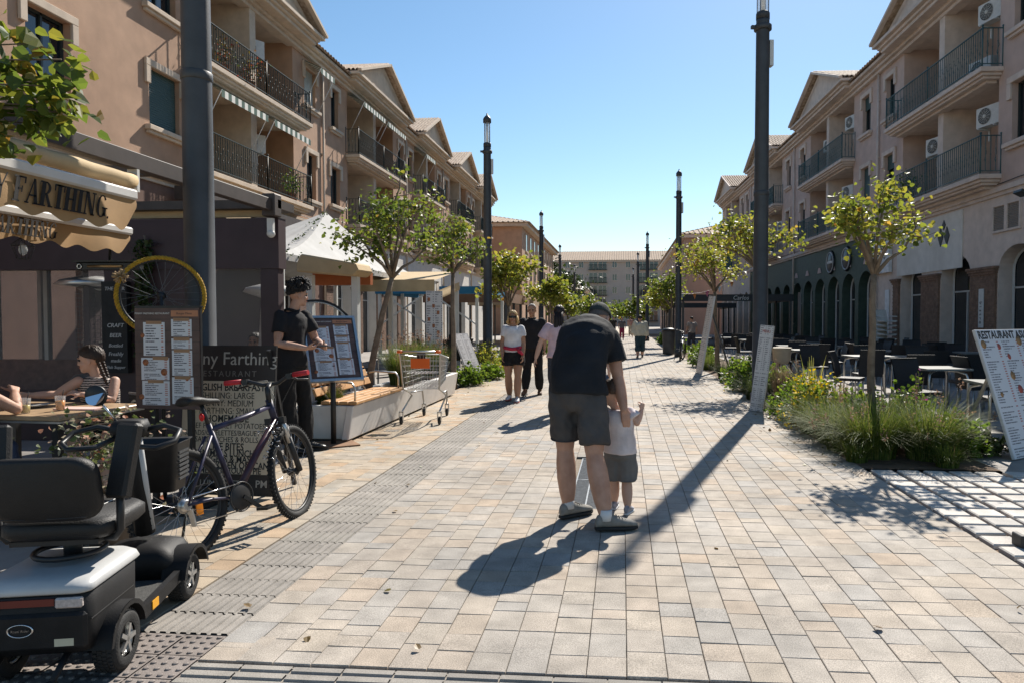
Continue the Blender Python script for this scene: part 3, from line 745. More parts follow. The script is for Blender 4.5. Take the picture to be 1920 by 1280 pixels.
# ---- left row: (label, start, length, bay, ...)   u measured from each section's near end, along the street
def left_row():
    A = R(90)
    def near_extras(th, o, mw, mt):
        MB().tube([(0, 0.0, 0), (0, 0, 0)], 0.01, 4) if False else None
        d = T0('satellite_dish', th)
        MB().lathe([(0.0, 0.0), (0.12, 0.02), (0.22, 0.07), (0.225, 0.075)], (19.2, o * -0.5, Z2 + 1.5), 18, axis=(0.3, o * 1.0, 0.2)).build('dish', m_ac, d)
        MB().tube([(19.2, o * -1.34, Z2 + 1.3), (19.2, o * -0.6, Z2 + 1.4), (19.25, o * -0.2, Z2 + 1.7)], 0.012, 5).build('dish_arm', m_ac, d)
    # near section y 2 .. 26
    apartment('salmon rendered flats with railed balconies directly above the cream restaurant awnings', -1, (XL, 2, 0), A, 24.2, (16.05, 21.75),
              [(14.85, 0, 1.15, 1.42, 0.78, (m_shut, 1.0)), (11.3, 0, 1.1, 1.5, 0.7, None), (14.8, 1, 1.1, 1.45, 0.8, None), (11.3, 1, 1.1, 1.45, 0.8, SG), (7.5, 0, 1.1, 1.5, 0.7, SG), (23.1, 1, 0.9, 1.35, 0.95, SW), (23.15, 0, 0.75, 1.7, 0.45, None)],
              'l', awn=[(16.2, 18.7, Z2 - 0.3), (19.1, 21.6, Z2 - 0.3), (22.5, 23.7, Z2 + 2.52)], acs=[(19.6, -0.35, Z2 + 1.5, R(-35)), (19.6, -0.35, Z1 + 1.4, R(-35))],
              arches=[(17.5, 19.3, 2.7, 0.75), (20.3, 22.1, 2.7, 0.75)], ground='brown', up=near_extras)
    apartment('second gabled section of the salmon flats, behind the crown of the leaning tree', -1, (XL, 26.2, 0), A, 10.3, (2.35, 8.2),
              [(1.1, 1, 0.7, 1.55, 0.75, None), (1.1, 0, 0.9, 1.5, 0.6, None), (9.4, 1, 0.8, 1.4, 0.8, None), (9.4, 0, 0.8, 1.4, 0.8, SG)], 'l',
              awn=[(2.5, 5.1, Z2 + 2.6), (5.5, 8.1, Z2 + 2.6)], arches=[(0.8, 2.6, 2.7, 0.75), (3.8, 5.6, 2.7, 0.75), (6.8, 8.6, 2.7, 0.75)],
              up=lambda th, o, mw, mt: brick_piers(th, o, [(0.0, 0.78), (2.62, 3.78), (5.62, 6.78), (8.62, 9.7)], 2.65))
    apartment('third gabled section of the salmon flats, middle of the sunlit row', -1, (XL, 36.5, 0), A, 7.6, (1.4, 5.7),
              [(0.7, 1, 0.7, 1.4, 0.8, None), (6.6, 1, 0.7, 1.4, 0.8, SG), (0.7, 0, 0.7, 1.4, 0.8, None), (6.6, 0, 0.7, 1.4, 0.8, None)], 'l', awn=[(1.5, 3.4, Z2 + 2.6)], arches=[(0.8, 2.8, 2.7, 0.75), (4.2, 6.2, 2.7, 0.75)])
    apartment('fourth gabled section of the salmon flats, with a shaded loggia', -1, (XL, 44.1, 0), A, 8.2, (1.9, 6.6),
              [(0.8, 1, 0.8, 1.4, 0.8, SG), (7.4, 1, 0.7, 1.4, 0.8, None), (0.8, 0, 0.8, 1.4, 0.8, None)], 'l', arches=[(0.8, 2.8, 2.7, 0.75), (4.2, 6.2, 2.7, 0.75)])
    apartment('last gabled section of the salmon flats, cut by the tall lamp post', -1, (XL, 52.3, 0), A, 7.4, (1.3, 5.7),
              [(0.7, 1, 0.7, 1.4, 0.8, None), (6.6, 1, 0.7, 1.4, 0.8, SG)], 'l')
left_row()
# ---- right row, turned slightly towards the promenade
RZ = R(90) + math.atan(0.036)
def rp(s):  # point on the right wall line at distance s from y=8
    return (10.74 - 0.036 * s, 8 + s, 0)
def right_row():
    W = m_white
    def first(th, o, mw, mt):
        brick_piers(th, o, [(9.35, 10.15), (12.05, 13.35), (15.25, 16.45), (18.2, 18.7)], 2.75)
        pn = MB(); bx(pn, o, 13.9, 18.45, 0.003, 0.03, 3.05, 4.8); pn.build('white_fascia', W, th)
        for k, (du, dz) in enumerate(((0, 0.36), (-0.2, 0.0), (0.2, 0.0), (0, -0.02))):
            mb = MB(); s_ = 0.17
            if k == 3: continue
            mb.prism([(0, -0.3 if k else -0.16), (0.17 if k else 0.11, 0), (0, 0.3 if k else 0.16), (-0.17 if k else -0.11, 0)], 0.02, Matrix.Translation((15.0 + du, o * 0.031 + (0.0 if o < 0 else 0.0), 4.1 + dz)))
            mb.build('diamond_emblem', mat('emblem_black', (0.02, 0.02, 0.022), 0.5), th)
        v = T0('vent_panel', th); f = MB()
        for a, b_, c, d in ((11.0, 12.3, 3.86, 3.92), (11.0, 12.3, 4.58, 4.64), (11.0, 11.06, 3.92, 4.58), (12.24, 12.3, 3.92, 4.58), (11.58, 11.72, 3.92, 4.58)): bx(f, o, a, b_, 0.002, 0.05, c, d)
        f.build('vent_frame', mt, v)
        g = MB()
        for k in range(14):
            g.box((11.65, o * 0.012, 3.95 + k * 0.046), (1.18, 0.012, 0.04), Matrix.Rotation(R(30 * o), 3, 'X'))
        go = g.build('vent_louvres', mat('vent_metal', (0.22, 0.19, 0.16), 0.6), v); go['kind'] = 'stuff'
        fl = T0('floodlight', th); MB().box((10.2, o * 0.5, 4.62), (0.34, 0.22, 0.07), Matrix.Rotation(R(28 * o), 3, 'X')).build('lamp_head', m_frame, fl)
        MB().tube([(10.2, o * 0.0, 4.8), (10.2, o * 0.35, 4.78), (10.2, o * 0.45, 4.66)], 0.018, 6).build('lamp_bracket', m_frame, fl)
        sg = T0('pier_sign', th); MB().b2((12.55, min(o * 0.08, o * 0.10), 1.25), (12.80, max(o * 0.08, o * 0.10), 2.35)).build('sign_board', m_ac, sg)
        for k, ch in enumerate('bistro'):
            text(ch, 0.17, mat('sign_ink', (0.03, 0.03, 0.035), 0.5), sg, (12.68, o * 0.105, 1.95 - k * 0.11), (0, R(90), R(180)) if o > 0 else (0, R(90), 0))
        ws = T0('menu_strip', th); MB().b2((19.1, min(o * 0.01, o * 0.04), 0.9), (19.45, max(o * 0.01, o * 0.04), 2.6)).build('strip_board', mat('menu_print', (0.7, 0.7, 0.7)), ws)
        pb = MB(); bx(pb, o, 8.4, 9.34, 0.003, 0.07, 0, 5.0); pb.build('purple_fascia', mat('purple_paint', (0.13, 0.02, 0.09), 0.6, 0.15), th)
        hs = T0('hanging_sign', th); mb = MB(); bx(mb, o, 18.9, 20.4, 0.02, 0.14, 3.25, 4.45); mb.build('sign_box', mat('sign_white', (0.6, 0.62, 0.64), 0.4), hs)
        MB().tube([(19.1 + .05 * k, o * 0.146, 3.85 + .16 * math.sin(k * 1.1) * math.cos(k * .23)) for k in range(24)], 0.012, 5).build('script_flourish', m_frame, hs)
    apartment('rose rendered flats with teal balconies over the brick arched shopfronts', 1, rp(0), RZ, 20.4, (12.15, 18.15),
              [(10.95, 0, 1.15, 1.55, 0.75, None), (10.95, 1, 1.1, 1.5, 0.8, None), (19.3, 1, 0.75, 1.5, 0.75, None), (19.3, 0, 0.85, 1.55, 0.7, HALF), (7.4, 0, 1.2, 1.5, 0.7, None), (7.4, 1, 1.2, 1.5, 0.7, None)],
              'r', acs=[(12.9, -0.22, Z1 + 1.55, R(-165)), (16.0, -0.22, Z1 + 1.45, R(-165)), (12.9, -0.22, Z2 + 1.6, R(-165)), (13.6, -0.35, Z2 + 0.2, R(-165))],
              arches=[(10.25, 12.0, 2.85, 0.62), (13.45, 15.2, 2.85, 0.62), (16.5, 18.15, 2.85, 0.55)], ground='cream', up=first)
    def second(th, o, mw, mt):
        for u, txt in ((3.3, '15'), (1.2, '')):
            mb = MB(); mb.lathe([(0.0, 0.05), (0.5, 0.05), (0.56, 0.0)], (0, 0, 0), 28); d = mb.build('round_sign', mat('round_sign_black', (0.02, 0.022, 0.03), 0.4), th); d.location = (u + 2, o * 0.03, 4.15); d.rotation_euler = (R(-90 * o), 0, 0)
            rg = MB().ring((0, 0, 0.05), 0.47, 0.025, n=28, m=6).build('sign_ring', mat('sign_silver', (0.4, 0.42, 0.44), 0.4), d)
            b_ = MB().b2((-0.36, -0.06, 0.052), (0.36, 0.05, 0.06)).build('sign_band', mat('sign_silver', (0.4, 0.42, 0.44), 0.4), d)
        for k in range(6):
            u = 1.0 + k * 2.0
            mb = MB().prism([(-0.3, 0), (0.3, 0), (0.12, 0.26), (-0.12, 0.26)], 0.02, Matrix.Translation((u, o * 0.012, 3.75))); mb.build('painted_flag', mat('flag_pale', (0.5, 0.36, 0.33), 0.7), th)
    apartment('second rose section over the dark green arcade with round signs', 1, rp(20.4), RZ, 11.6, (2.6, 8.7),
              [(1.2, 1, 0.85, 1.5, 0.75, HALF), (1.2, 0, 0.85, 1.55, 0.7, SG), (10.0, 1, 0.8, 1.5, 0.75, None), (10.0, 0, 0.8, 1.5, 0.75, None)], 'r',
              acs=[(3.3, -0.22, Z2 + 1.5, R(-165)), (6.5, -0.3, Z2 + 1.3, R(-165)), (3.6, -0.22, Z1 + 1.4, R(-165))],
              arches=[(0.3 + 1.95 * k, 1.85 + 1.95 * k, 2.75, 0.72) for k in range(6)], ground='green', up=second)
    apartment('third rose section, behind the far lamp post and tree', 1, rp(32.0), RZ, 11.0, (2.6, 8.4),
              [(1.2, 1, 0.8, 1.5, 0.75, None), (9.7, 1, 0.8, 1.5, 0.75, None), (1.2, 0, 0.8, 1.5, 0.75, None), (9.7, 0, 0.8, 1.5, 0.75, HALF)], 'r', acs=[(3.3, -0.22, Z1 + 1.4, R(-165))], arches=[(0.6 + 2.1 * k, 2.2 + 2.1 * k, 2.75, 0.72) for k in range(5)], ground='green')
    apartment('last rose section of the terrace, with a hipped end at the gap', 1, rp(43.0), RZ, 11.0, (4.2, 9.6),
              [(1.2, 1, 0.8, 1.5, 0.75, None), (2.9, 1, 0.8, 1.5, 0.75, None), (1.2, 0, 0.8, 1.5, 0.75, None)], 'r', arches=[(0.6 + 2.1 * k, 2.2 + 2.1 * k, 2.75, 0.72) for k in range(5)], ground='cream')
right_row()
# ---- far buildings
def block(label, x0, x1, y0, y1, h, mw, mt, wins, roof=1.8, eave=0.5, name='apartment_building', floors=()):
    th = T(name, label, 'building', ((x0 + x1) / 2, (y0 + y1) / 2, 0))
    a, b = (x1 - x0) / 2, (y1 - y0) / 2
    MB().b2((-a, -b, 0), (a, b, h)).build('wall', mw, th)
    c = MB().b2((-a - eave * .7, -b - eave * .7, h - 0.3), (a + eave * .7, b + eave * .7, h + 0.05)); c.build('cornice', mt, th)
    # hipped roof laid with tile ridges
    rf = MB(); e = eave; rr_ = min(a, b) + e; ins = min(rr_, a + e - 0.5); ins_y = min(rr_, b + e - 0.5)
    P = [(-a - e, -b - e, h + 0.05), (a + e, -b - e, h + 0.05), (a + e, b + e, h + 0.05), (-a - e, b + e, h + 0.05)]
    if a > b: Q = [(-a - e + rr_, 0, h + roof), (a + e - rr_, 0, h + roof)]; fs = [(0, 1, 5, 4), (1, 2, 5), (2, 3, 4, 5), (3, 0, 4)]
    else: Q = [(0, -b - e + rr_, h + roof), (0, b + e - rr_, h + roof)]; fs = [(0, 1, 4), (1, 2, 5, 4), (2, 3, 5), (3, 0, 4, 5)]
    rf.add(P + Q, fs)
    # tile courses
    for f in fs:
        pts = [Vector((P + Q)[i]) for i in f]
        p0, p1 = pts[0], pts[1]; n = int((p1 - p0).length / 0.5)
        for k in range(1, n):
            s = p0.lerp(p1, k / n)
            tt = k / n; top0 = pts[-1] if len(pts) > 2 else pts[0]; top1 = pts[2]
            u = tt
            if len(pts) == 4:
                L_ = (p1 - p0).length; d = min(tt, 1 - tt) * L_; full = rr_
                fr_ = min(1, d / full); d_up = (((pts[3] - p0) + (pts[2] - p1)) / 2)
                e_ = s + d_up * fr_
            else:
                apx = pts[2]; mid = (p0 + p1) / 2; fr_ = 1 - abs(tt - 0.5) * 2; e_ = s + (apx - mid) * fr_
            rf.tube([s, e_], 0.09, 5, cap=False)
    r_ = rf.build('roof', m_tile, th, normals=False)
    for (face, u, z, w, hh, k) in wins:
        wn = T0('window', th)
        if face == 's':
            MB().b2((u - w / 2, -b - 0.02, z), (u + w / 2, -b - 0.004, z + hh)).build('pane', m_win, wn)
            f = MB()
            for q in (u - w / 2, u, u + w / 2): f.b2((q - 0.05, -b - 0.06, z), (q + 0.05, -b - 0.003, z + hh))
            f.b2((u - w / 2 - 0.15, -b - 0.14, z - 0.12), (u + w / 2 + 0.15, -b - 0.003, z)); f.build('frame', mt, wn)
            if k == 'b':
                rl = MB(); n = int(w / 0.2)
                for i in range(n + 1): rl.b2((u - w / 2 + w * i / n - 0.02, -b - 0.75, z), (u - w / 2 + w * i / n + 0.02, -b - 0.71, z + 1))
                rl.b2((u - w / 2, -b - 0.76, z + 1), (u + w / 2, -b - 0.70, z + 1.06)); rl.b2((u - w / 2 - 0.1, -b - 0.8, z - 0.15), (u + w / 2 + 0.1, -b - 0.003, z - 0.001)); rl.build('balcony', m_rail, wn)
        else:
            s = -1 if face == 'w' else 1; X = s * a
            MB().b2((min(X, X + s * 0.02) , u - w / 2, z), (max(X, X + s * 0.02), u + w / 2, z + hh)).build('pane', m_win, wn)
            f = MB()
            for q in (u - w / 2, u + w / 2): f.b2((min(X, X + s * .06), q - 0.05, z), (max(X, X + s * .06), q + 0.05, z + hh))
            f.b2((min(X, X + s * .14), u - w / 2 - 0.15, z - 0.12), (max(X, X + s * .14), u + w / 2 + 0.15, z)); f.build('frame', mt, wn)
    return th
m_far = mat('far_render_pink', (0.40, 0.33, 0.29), 0.9, 0.06, 1, 0.1, 20)
m_far2 = mat('far_render_rose', (0.40, 0.27, 0.21), 0.9, 0.06, 1, 0.1, 20)
fw = []
for fl in range(5):
    z = 1.2 + fl * 2.75
    for x in (-15.5, -11.2, -8.2, -1.0, 1.9, 10.2, 13.0): fw.append(('s', x, z + 0.3, 1.0, 1.3, None))
    for x in (-5.6, -3.6, 5.0, 7.4): fw.append(('s', x, z - 0.1, 1.8, 2.0, 'b'))
block('long five storey block with rows of balconies closing the far end of the street', -19.5, 18, 150, 162, 14.0, m_far, mat('far_trim', (0.5, 0.42, 0.36)), fw, roof=2.6, eave=0.9)
ww = [('w', -18 + k * 3.6, z, 0.9, 1.4, None) for k in range(11) for z in (2.0, 4.9, 7.4)]
block('rose block with a plain gable wall beyond the end of the shaded terrace', 6.0, 16.5, 68, 112, 9.6, m_far2, m_trim_r, ww, roof=1.9, eave=0.6)
lw = [('e', -12 + k * 3.2, z, 1.3, 1.8, None) for k in range(9) for z in (5.4, 8.2)] + [('s', 1.0 + 0 * k, z, 2.0, 1.9, 'b') for k, z in ((0, 5.4), (1, 8.1))]
block('pale flats with corner balconies beyond the last salmon gable', -20, -9.6, 66, 96, 10.6, m_stuc, m_trim, lw, roof=1.7, eave=0.8)
block('low house with a red tiled roof in front of the closing block', -13.5, -6.2, 112, 122, 6.2, m_far, m_trim, [('s', 0.5, 3.6, 1.4, 1.4, None)], roof=1.9, eave=0.6, name='house')
# ================================================================ STREET: lamps, trees, beds, tables, boards
m_post = mat('post_graphite', (0.055, 0.058, 0.062), 0.5, 0.18, 5, 0.1, 80, metal=0.2)
m_lglass = clear('lamp_glass', (0.85, 0.88, 0.9), 0.28, 0.1)
m_lwhite = mat('lamp_diffuser', (0.7, 0.7, 0.68), 0.5)
m_alu = mat('aluminium', (0.50, 0.50, 0.49), 0.32, 0.1, 20, metal=0.85)
m_blk = mat('black_plastic', (0.018, 0.018, 0.019), 0.45, 0.2, 20)
def lamp_parts():
    sh = MB().lathe([(0.155, 0), (0.155, 0.25), (0.125, 0.27), (0.122, 3.0), (0.108, 6.42), (0.108, 6.46)], n=20).mesh('shaft', m_post)
    cl = MB().lathe([(0.125, 6.28), (0.145, 6.29), (0.145, 6.36), (0.125, 6.37)], n=20)
    cl.box((-0.15, 0, 6.33), (0.10, 0.06, 0.05)); cl = cl.mesh('collar', m_post)
    bs = MB().lathe([(0.112, 6.462), (0.112, 6.56), (0.10, 6.58)], n=20).mesh('lantern_base', m_post)
    gl = MB().lathe([(0.088, 6.582), (0.088, 7.16)], n=20).mesh('lantern_glass', m_lglass)
    df = MB().lathe([(0.03, 6.582), (0.03, 7.15)], n=10).mesh('lamp_tube', m_lwhite)
    st = MB()
    for k in range(4):
        a = PI / 4 + k * PI / 2; st.tube([(0.1 * math.cos(a), 0.1 * math.sin(a), 6.56), (0.1 * math.cos(a), 0.1 * math.sin(a), 7.18)], 0.008, 5)
    st = st.mesh('lantern_rods', m_post)
    cp = MB().lathe([(0.118, 7.162), (0.118, 7.26), (0.10, 7.30), (0.05, 7.36), (0.025, 7.37), (0.02, 7.43), (0.0, 7.44)], n=20).mesh('lantern_cap', m_post)
    bx_ = MB().b2((0.105, -0.06, 5.7), (0.17, 0.06, 6.12)).mesh('sensor_box', m_ac)
    ht = MB().b2((-0.045, -0.128, 0.55), (0.045, -0.115, 0.95)).b2((-0.012, -0.131, 0.73), (0.012, -0.12, 0.77)).mesh('service_hatch', m_post)
    jr = MB().lathe([(0.122, 3.55), (0.128, 3.56), (0.128, 3.62), (0.121, 3.63)], n=20).mesh('joint_ring', m_post)
    return [(ht, 'service_hatch'), (jr, 'joint_ring'), (sh, 'shaft'), (cl, 'collar'), (bs, 'lantern_base'), (gl, 'lantern_glass'), (df, 'lamp_tube'), (cp, 'lantern_cap'), (bx_, 'sensor_box')], st
LP, LR = lamp_parts()
for x, y, rz, lab in ((-3.68, 5.80, 0.1, 'dark lamp post standing close behind the rope wheel and food menu board'), (-3.92, 20.0, 0.3, 'dark lamp post with glass lantern beside the couple walking this way'),
                      (-4.46, 38, 0.2, 'dark lamp post further back, between two young street trees'), (-4.97, 55, 0.1, 'slim far lamp post in front of the low red roofed house'), (-5.2, 75, 0, 'tiny distant lamp post on the sunny terrace side'),
                      (2.31, 11.9, 0.2, 'tall dark lamp post with a narrow white price panel leaning at its foot'), (2.22, 28, 0.1, 'dark lamp post by the parked bicycle and litter bin'),
                      (1.67, 47.6, 0.1, 'slender lamp post beyond the bicycle, before the closing block'), (1.34, 62, 0.2, 'distant lamp post, thinnest of the shaded terrace side'), (1.2, 80, 0.2, 'very distant lamp post near the closing block')):
    t = T('lamp_post', lab, 'lamp post', (x, y, 0), rz, 'lantern posts along the promenade')
    for me, n in LP: inst(me, n, t)
    ro = inst(LR, 'lantern_rods', t); ro['kind'] = 'stuff'

# ---- trees
m_bark = mat('bark', (0.17, 0.13, 0.095), 0.9, 0.3, 14, 0.6, 60)
LEAF = leaf_mat('leaf_green', [(0.0, (0.05, 0.085, 0.018)), (0.45, (0.09, 0.135, 0.024)), (0.8, (0.15, 0.175, 0.03)), (0.93, (0.20, 0.19, 0.03)), (1.0, (0.24, 0.15, 0.035))], 0.5)
LEAF_Y = leaf_mat('leaf_yellow', [(0.0, (0.08, 0.12, 0.02)), (0.4, (0.15, 0.185, 0.03)), (0.8, (0.25, 0.24, 0.04)), (0.95, (0.36, 0.28, 0.05)), (1.0, (0.38, 0.18, 0.05))], 0.5)
LEAF_D = leaf_mat('leaf_dark', [(0.0, (0.025, 0.045, 0.014)), (1.0, (0.05, 0.075, 0.02))], 0.25)
LV = np.array([(0, 0, 0), (-.40, .16, .07), (-.36, .60, .05), (0, 1, -.10), (.36, .60, .05), (.40, .16, .07)], np.float32)
LF = np.array([(0, 3, 2, 1), (0, 5, 4, 3)], np.int32)
LV3 = np.array([(0, 0, 0), (-.36, .10, .06), (-.5, .48, .02), (-.22, .52, .04), (0, 1, -.12), (.22, .52, .04), (.5, .48, .02), (.36, .10, .06)], np.float32)
LF3 = np.array([(0, 3, 2, 1), (0, 4, 3, 3), (0, 5, 4, 4), (0, 7, 6, 5)], np.int32)
def leaves(name, pos, size, m, parent, rs, droop=0.5, up=0.3, out=None, rnd_bias=None):
    """one small folded leaf per position"""
    n = len(pos); pos = np.asarray(pos, np.float32)
    d = rs.normal(0, 1, (n, 3)); d[:, 2] = d[:, 2] * 0.5 - droop
    if out is not None: d += out * 0.9
    d /= np.linalg.norm(d, axis=1)[:, None] + 1e-9
    nn = rs.normal(0, 0.7, (n, 3)); nn[:, 2] += up + 0.6
    nn -= d * (nn * d).sum(1)[:, None]; nn /= np.linalg.norm(nn, axis=1)[:, None] + 1e-9
    s = np.cross(d, nn); sz = size * rs.uniform(0.6, 1.25, n)
    V = (pos[:, None] + (LV[None, :, 0, None] * s[:, None] + LV[None, :, 1, None] * d[:, None] + LV[None, :, 2, None] * nn[:, None]) * sz[:, None, None])
    F = (np.arange(n)[:, None, None] * 6 + LF[None]).reshape(-1, 4)
    rv = rs.rand(n) if rnd_bias is None else np.clip(rs.rand(n) * 0.6 + rnd_bias * 0.4, 0, 1)
    me = npmesh(name, V.reshape(-1, 3), F, m, np.repeat(rv, 6)); o = inst(me, name, parent); o['kind'] = 'stuff'
    return o
def tree(label, loc, fork, crown_c, crown_r, seed, n=1400, size=0.085, m=None, lean=(0, 0), tr=0.055, nb=7, cat='tree', cl=0.17, name='street_tree'):
    rs = np.random.RandomState(seed); t = T(name, label, cat, loc)
    F = Vector((lean[0], lean[1], fork)); mb = MB()
    pts = [Vector((lean[0] * (k / 6) ** 1.2 + rs.normal(0, .012), lean[1] * (k / 6) + rs.normal(0, .012), fork * k / 6)) for k in range(7)]
    pts[-1] = F
    mb.tube(pts, [tr * (1.25 - 0.45 * k / 6) if k else tr * 1.6 for k in range(7)], 9)
    mb.build('trunk', m_bark, t)
    C = Vector(crown_c); ends = []; cr = Vector(crown_r)
    limbs = MB()
    for b in range(nb):
        a = 2 * PI * (b + rs.rand() * 0.7) / nb; el = rs.uniform(-0.25, 1.0) if b < nb - 1 else 1.4
        d = Vector((math.cos(a) * math.cos(el), math.sin(a) * math.cos(el), math.sin(el)))
        E = C + Vector((d.x * cr.x, d.y * cr.y, d.z * cr.z)) * rs.uniform(0.72, 1.0)
        mid = F.lerp(E, 0.5) + Vector((rs.normal(0, .06), rs.normal(0, .06), rs.normal(0.03, .06)))
        q = [F - Vector((0, 0, 0.03)), F.lerp(mid, 0.5) + Vector((0, 0, 0.03)), mid, mid.lerp(E, 0.55) + Vector(rs.normal(0, .04, 3)), E]
        limbs.tube(q, [tr * 0.62, tr * 0.5, tr * 0.38, tr * 0.24, tr * 0.1], 6)
        ends += [q[4], q[3].lerp(q[4], .4)]
        for s in range(rs.randint(3, 6)):
            st = mid.lerp(E, rs.uniform(0.0, 0.85)); dd = Vector(rs.normal(0, 1, 3)); dd.z = abs(dd.z) * 0.5; dd.normalize()
            e2 = st + Vector((dd.x * cr.x, dd.y * cr.y, dd.z * cr.z)) * rs.uniform(0.25, 0.55)
            limbs.tube([st, st.lerp(e2, .5) + Vector(rs.normal(0, .02, 3)), e2], [tr * 0.2, tr * 0.14, tr * 0.06], 5)
            ends += [e2, st.lerp(e2, 0.6)]
    lo = limbs.build('limbs', m_bark, t); lo['kind'] = 'stuff'
    w = rs.rand(len(ends)) ** 1.5 + 0.12; w /= w.sum()
    idx = rs.choice(len(ends), n, p=w); E = np.array([tuple(e) for e in ends])
    pos = E[idx] + rs.normal(0, 1, (n, 3)) * cl * np.array((1, 1, 0.8)) * rs.uniform(0.4, 1.1, (n, 1))
    clump = rs.rand(len(ends))[idx]
    leaves('crown', pos, size, m or LEAF, t, rs, 0.45, 0.3, rnd_bias=clump)
    return t
GRP = 'young street trees'
tree('young street tree with sunlit yellow-green crown above the grasses', (3.02, 8.7, 0), 2.05, (0.02, 0, 2.62), (0.66, 0.6, 0.6), 5, 1050, 0.07, LEAF_Y, tr=0.042, lean=(0.02, 0), nb=8, cl=0.13)
tree('young tree with a straight trunk just behind the tall near post', (2.85, 15.3, 0), 2.6, (-0.1, 0, 3.1), (1.05, 0.9, 0.75), 17, 1200, 0.085, LEAF_Y, tr=0.06, lean=(0.05, 0), cl=0.19)
tree('crooked young tree by the propped menu panel', (2.75, 20.3, 0), 2.3, (-0.35, 0, 3.1), (1.0, 1.0, 0.9), 23, 1200, 0.09, LEAF_Y, tr=0.06, lean=(-0.1, 0), cl=0.22)
tree('leaning young tree rooted in the white planter behind the trolley', (-3.88, 10.3, 0.4), 1.75, (0.42, 0, 2.45), (0.92, 0.8, 0.92), 31, 1350, 0.07, LEAF, tr=0.045, lean=(0.36, 0.1), cl=0.14, nb=9)
tree('young tree behind the tall narrow menu board, with low foliage', (-3.66, 14.8, 0), 2.5, (0.0, 0, 3.0), (0.62, 0.7, 0.95), 41, 1000, 0.08, LEAF, tr=0.05, cl=0.16)
tree('bushy bright tree beside the second lamp post of the sunny side', (-3.55, 21.5, 0), 1.9, (0.05, 0, 2.55), (0.95, 0.95, 0.9), 43, 1500, 0.13, LEAF_Y, tr=0.06, cl=0.22)
tree('bushy young tree above the long dark hair of the walking woman', (-3.6, 34, 0), 1.8, (0.1, 0, 2.6), (1.1, 1.1, 1.0), 47, 1500, 0.17, LEAF_Y, tr=0.06, cl=0.26)
tree('small distant tree on the sunny side, before the evergreen', (-3.5, 44, 0), 1.7, (0, 0, 2.3), (1.2, 1.2, 0.9), 48, 1000, 0.2, LEAF, tr=0.06, cl=0.3)
tree('small distant tree left of the walker in cream jacket', (2.4, 38, 0), 1.8, (-0.1, 0, 2.6), (0.9, 0.9, 0.9), 53, 1100, 0.16, LEAF_Y, tr=0.06, cl=0.25)
tree('thin distant tree behind the litter bin', (2.3, 33, 0), 2.0, (-0.2, 0, 3.0), (0.8, 0.8, 0.8), 54, 700, 0.14, LEAF, tr=0.05, cl=0.22)
tree('distant round tree at the far end of the planting', (0.9, 70, 0), 1.6, (0, 0, 2.4), (2.0, 2.0, 1.3), 57, 1200, 0.3, LEAF, tr=0.08, cl=0.5)
tree('far tree beyond the bending man\'s cap', (-3.3, 66, 0), 1.6, (0, 0, 2.3), (2.2, 2.0, 1.2), 58, 1200, 0.3, LEAF, tr=0.08, cl=0.5)
for o in [q for q in COL.objects if q.name.startswith('street_tree')]: o['group'] = GRP
tree('dark evergreen tree in front of the closing block', (-10.0, 100, 0), 2.0, (0, 0, 5.2), (4.0, 3.5, 4.4), 61, 3500, 0.5, LEAF_D, tr=0.2, cl=1.1, nb=12, name='evergreen_tree')
# palm
pt = T('palm_tree', 'single palm with drooping fronds before the closing block', 'palm', (-8.2, 132, 0))
MB().tube([(0, 0, 0), (0.1, 0, 4), (0.2, 0, 8)], [0.35, 0.28, 0.24], 8).build('trunk', m_bark, pt)
rs = np.random.RandomState(9)
for k in range(18):
    a = 2 * PI * k / 18 + rs.rand() * .2; el = rs.uniform(-0.2, 1.1); P = []
    mb = MB()
    for i in range(8):
        t = i / 7 * 2.6; P.append(Vector((0.2 + math.cos(a) * math.cos(el) * t, math.sin(a) * math.cos(el) * t, 8 + math.sin(el) * t - 0.28 * t * t)))
    mb.tube(P, 0.03, 4)
    sd = Vector((-math.sin(a), math.cos(a), 0))
    for i in range(1, 8):
        for j in (0, .5):
            p = P[i - 1].lerp(P[i], j)
            for s in (-1, 1): q = p + sd * s * 0.6 + Vector((0, 0, -0.35)); mb.add([p, p + Vector((math.cos(a), math.sin(a), -.2)) * 0.14, q], [(0, 1, 2)])
    mb.build('frond', LEAF_D, pt, normals=False)
# overhanging branch of a tree standing outside the picture, upper corner
bt_ = T('street_tree', 'overhanging leafy branch crossing in front of the cream awning and window', 'tree', (-4.3, 3.35, 0), 0, GRP)
rs = np.random.RandomState(77); mb = MB()
mb.tube([(-1.3, -0.5, 0), (-1.32, -0.5, 1.2), (-1.25, -0.45, 2.3)], [0.09, 0.07, 0.06], 8); mb.build('trunk', m_bark, bt_)
lb = MB(); ends = []
F = Vector((-1.25, -0.45, 2.3))
for E in ((0.88, 0.62, 2.92), (0.98, 0.55, 2.72), (0.72, 0.62, 2.68), (0.50, 0.55, 2.60), (0.45, 0.45, 2.76), (0.85, 0.5, 2.75), (0.50, 0.5, 3.05), (0.3, 0.2, 2.9), (0.66, 0.66, 2.78), (1.0, 0.6, 2.74), (0.45, 0.6, 2.62), (0.62, 0.5, 2.92), (0.95, 0.5, 2.86), (0.75, 0.6, 3.15), (0.95, 0.6, 3.05), (0.55, 0.55, 3.25), (0.85, 0.62, 2.72), (0.60, 0.5, 2.58)):
    E = Vector(E); mid = F.lerp(E, .55) + Vector((0, 0, 0.18)); q = [F, F.lerp(mid, .5) + Vector((0, 0, .1)), mid, E]
    lb.tube(q, [0.03, 0.02, 0.011, 0.004], 6); ends += [E, mid.lerp(E, .8), mid.lerp(E, .6), E]
lo = lb.build('limbs', m_bark, bt_); lo['kind'] = 'stuff'
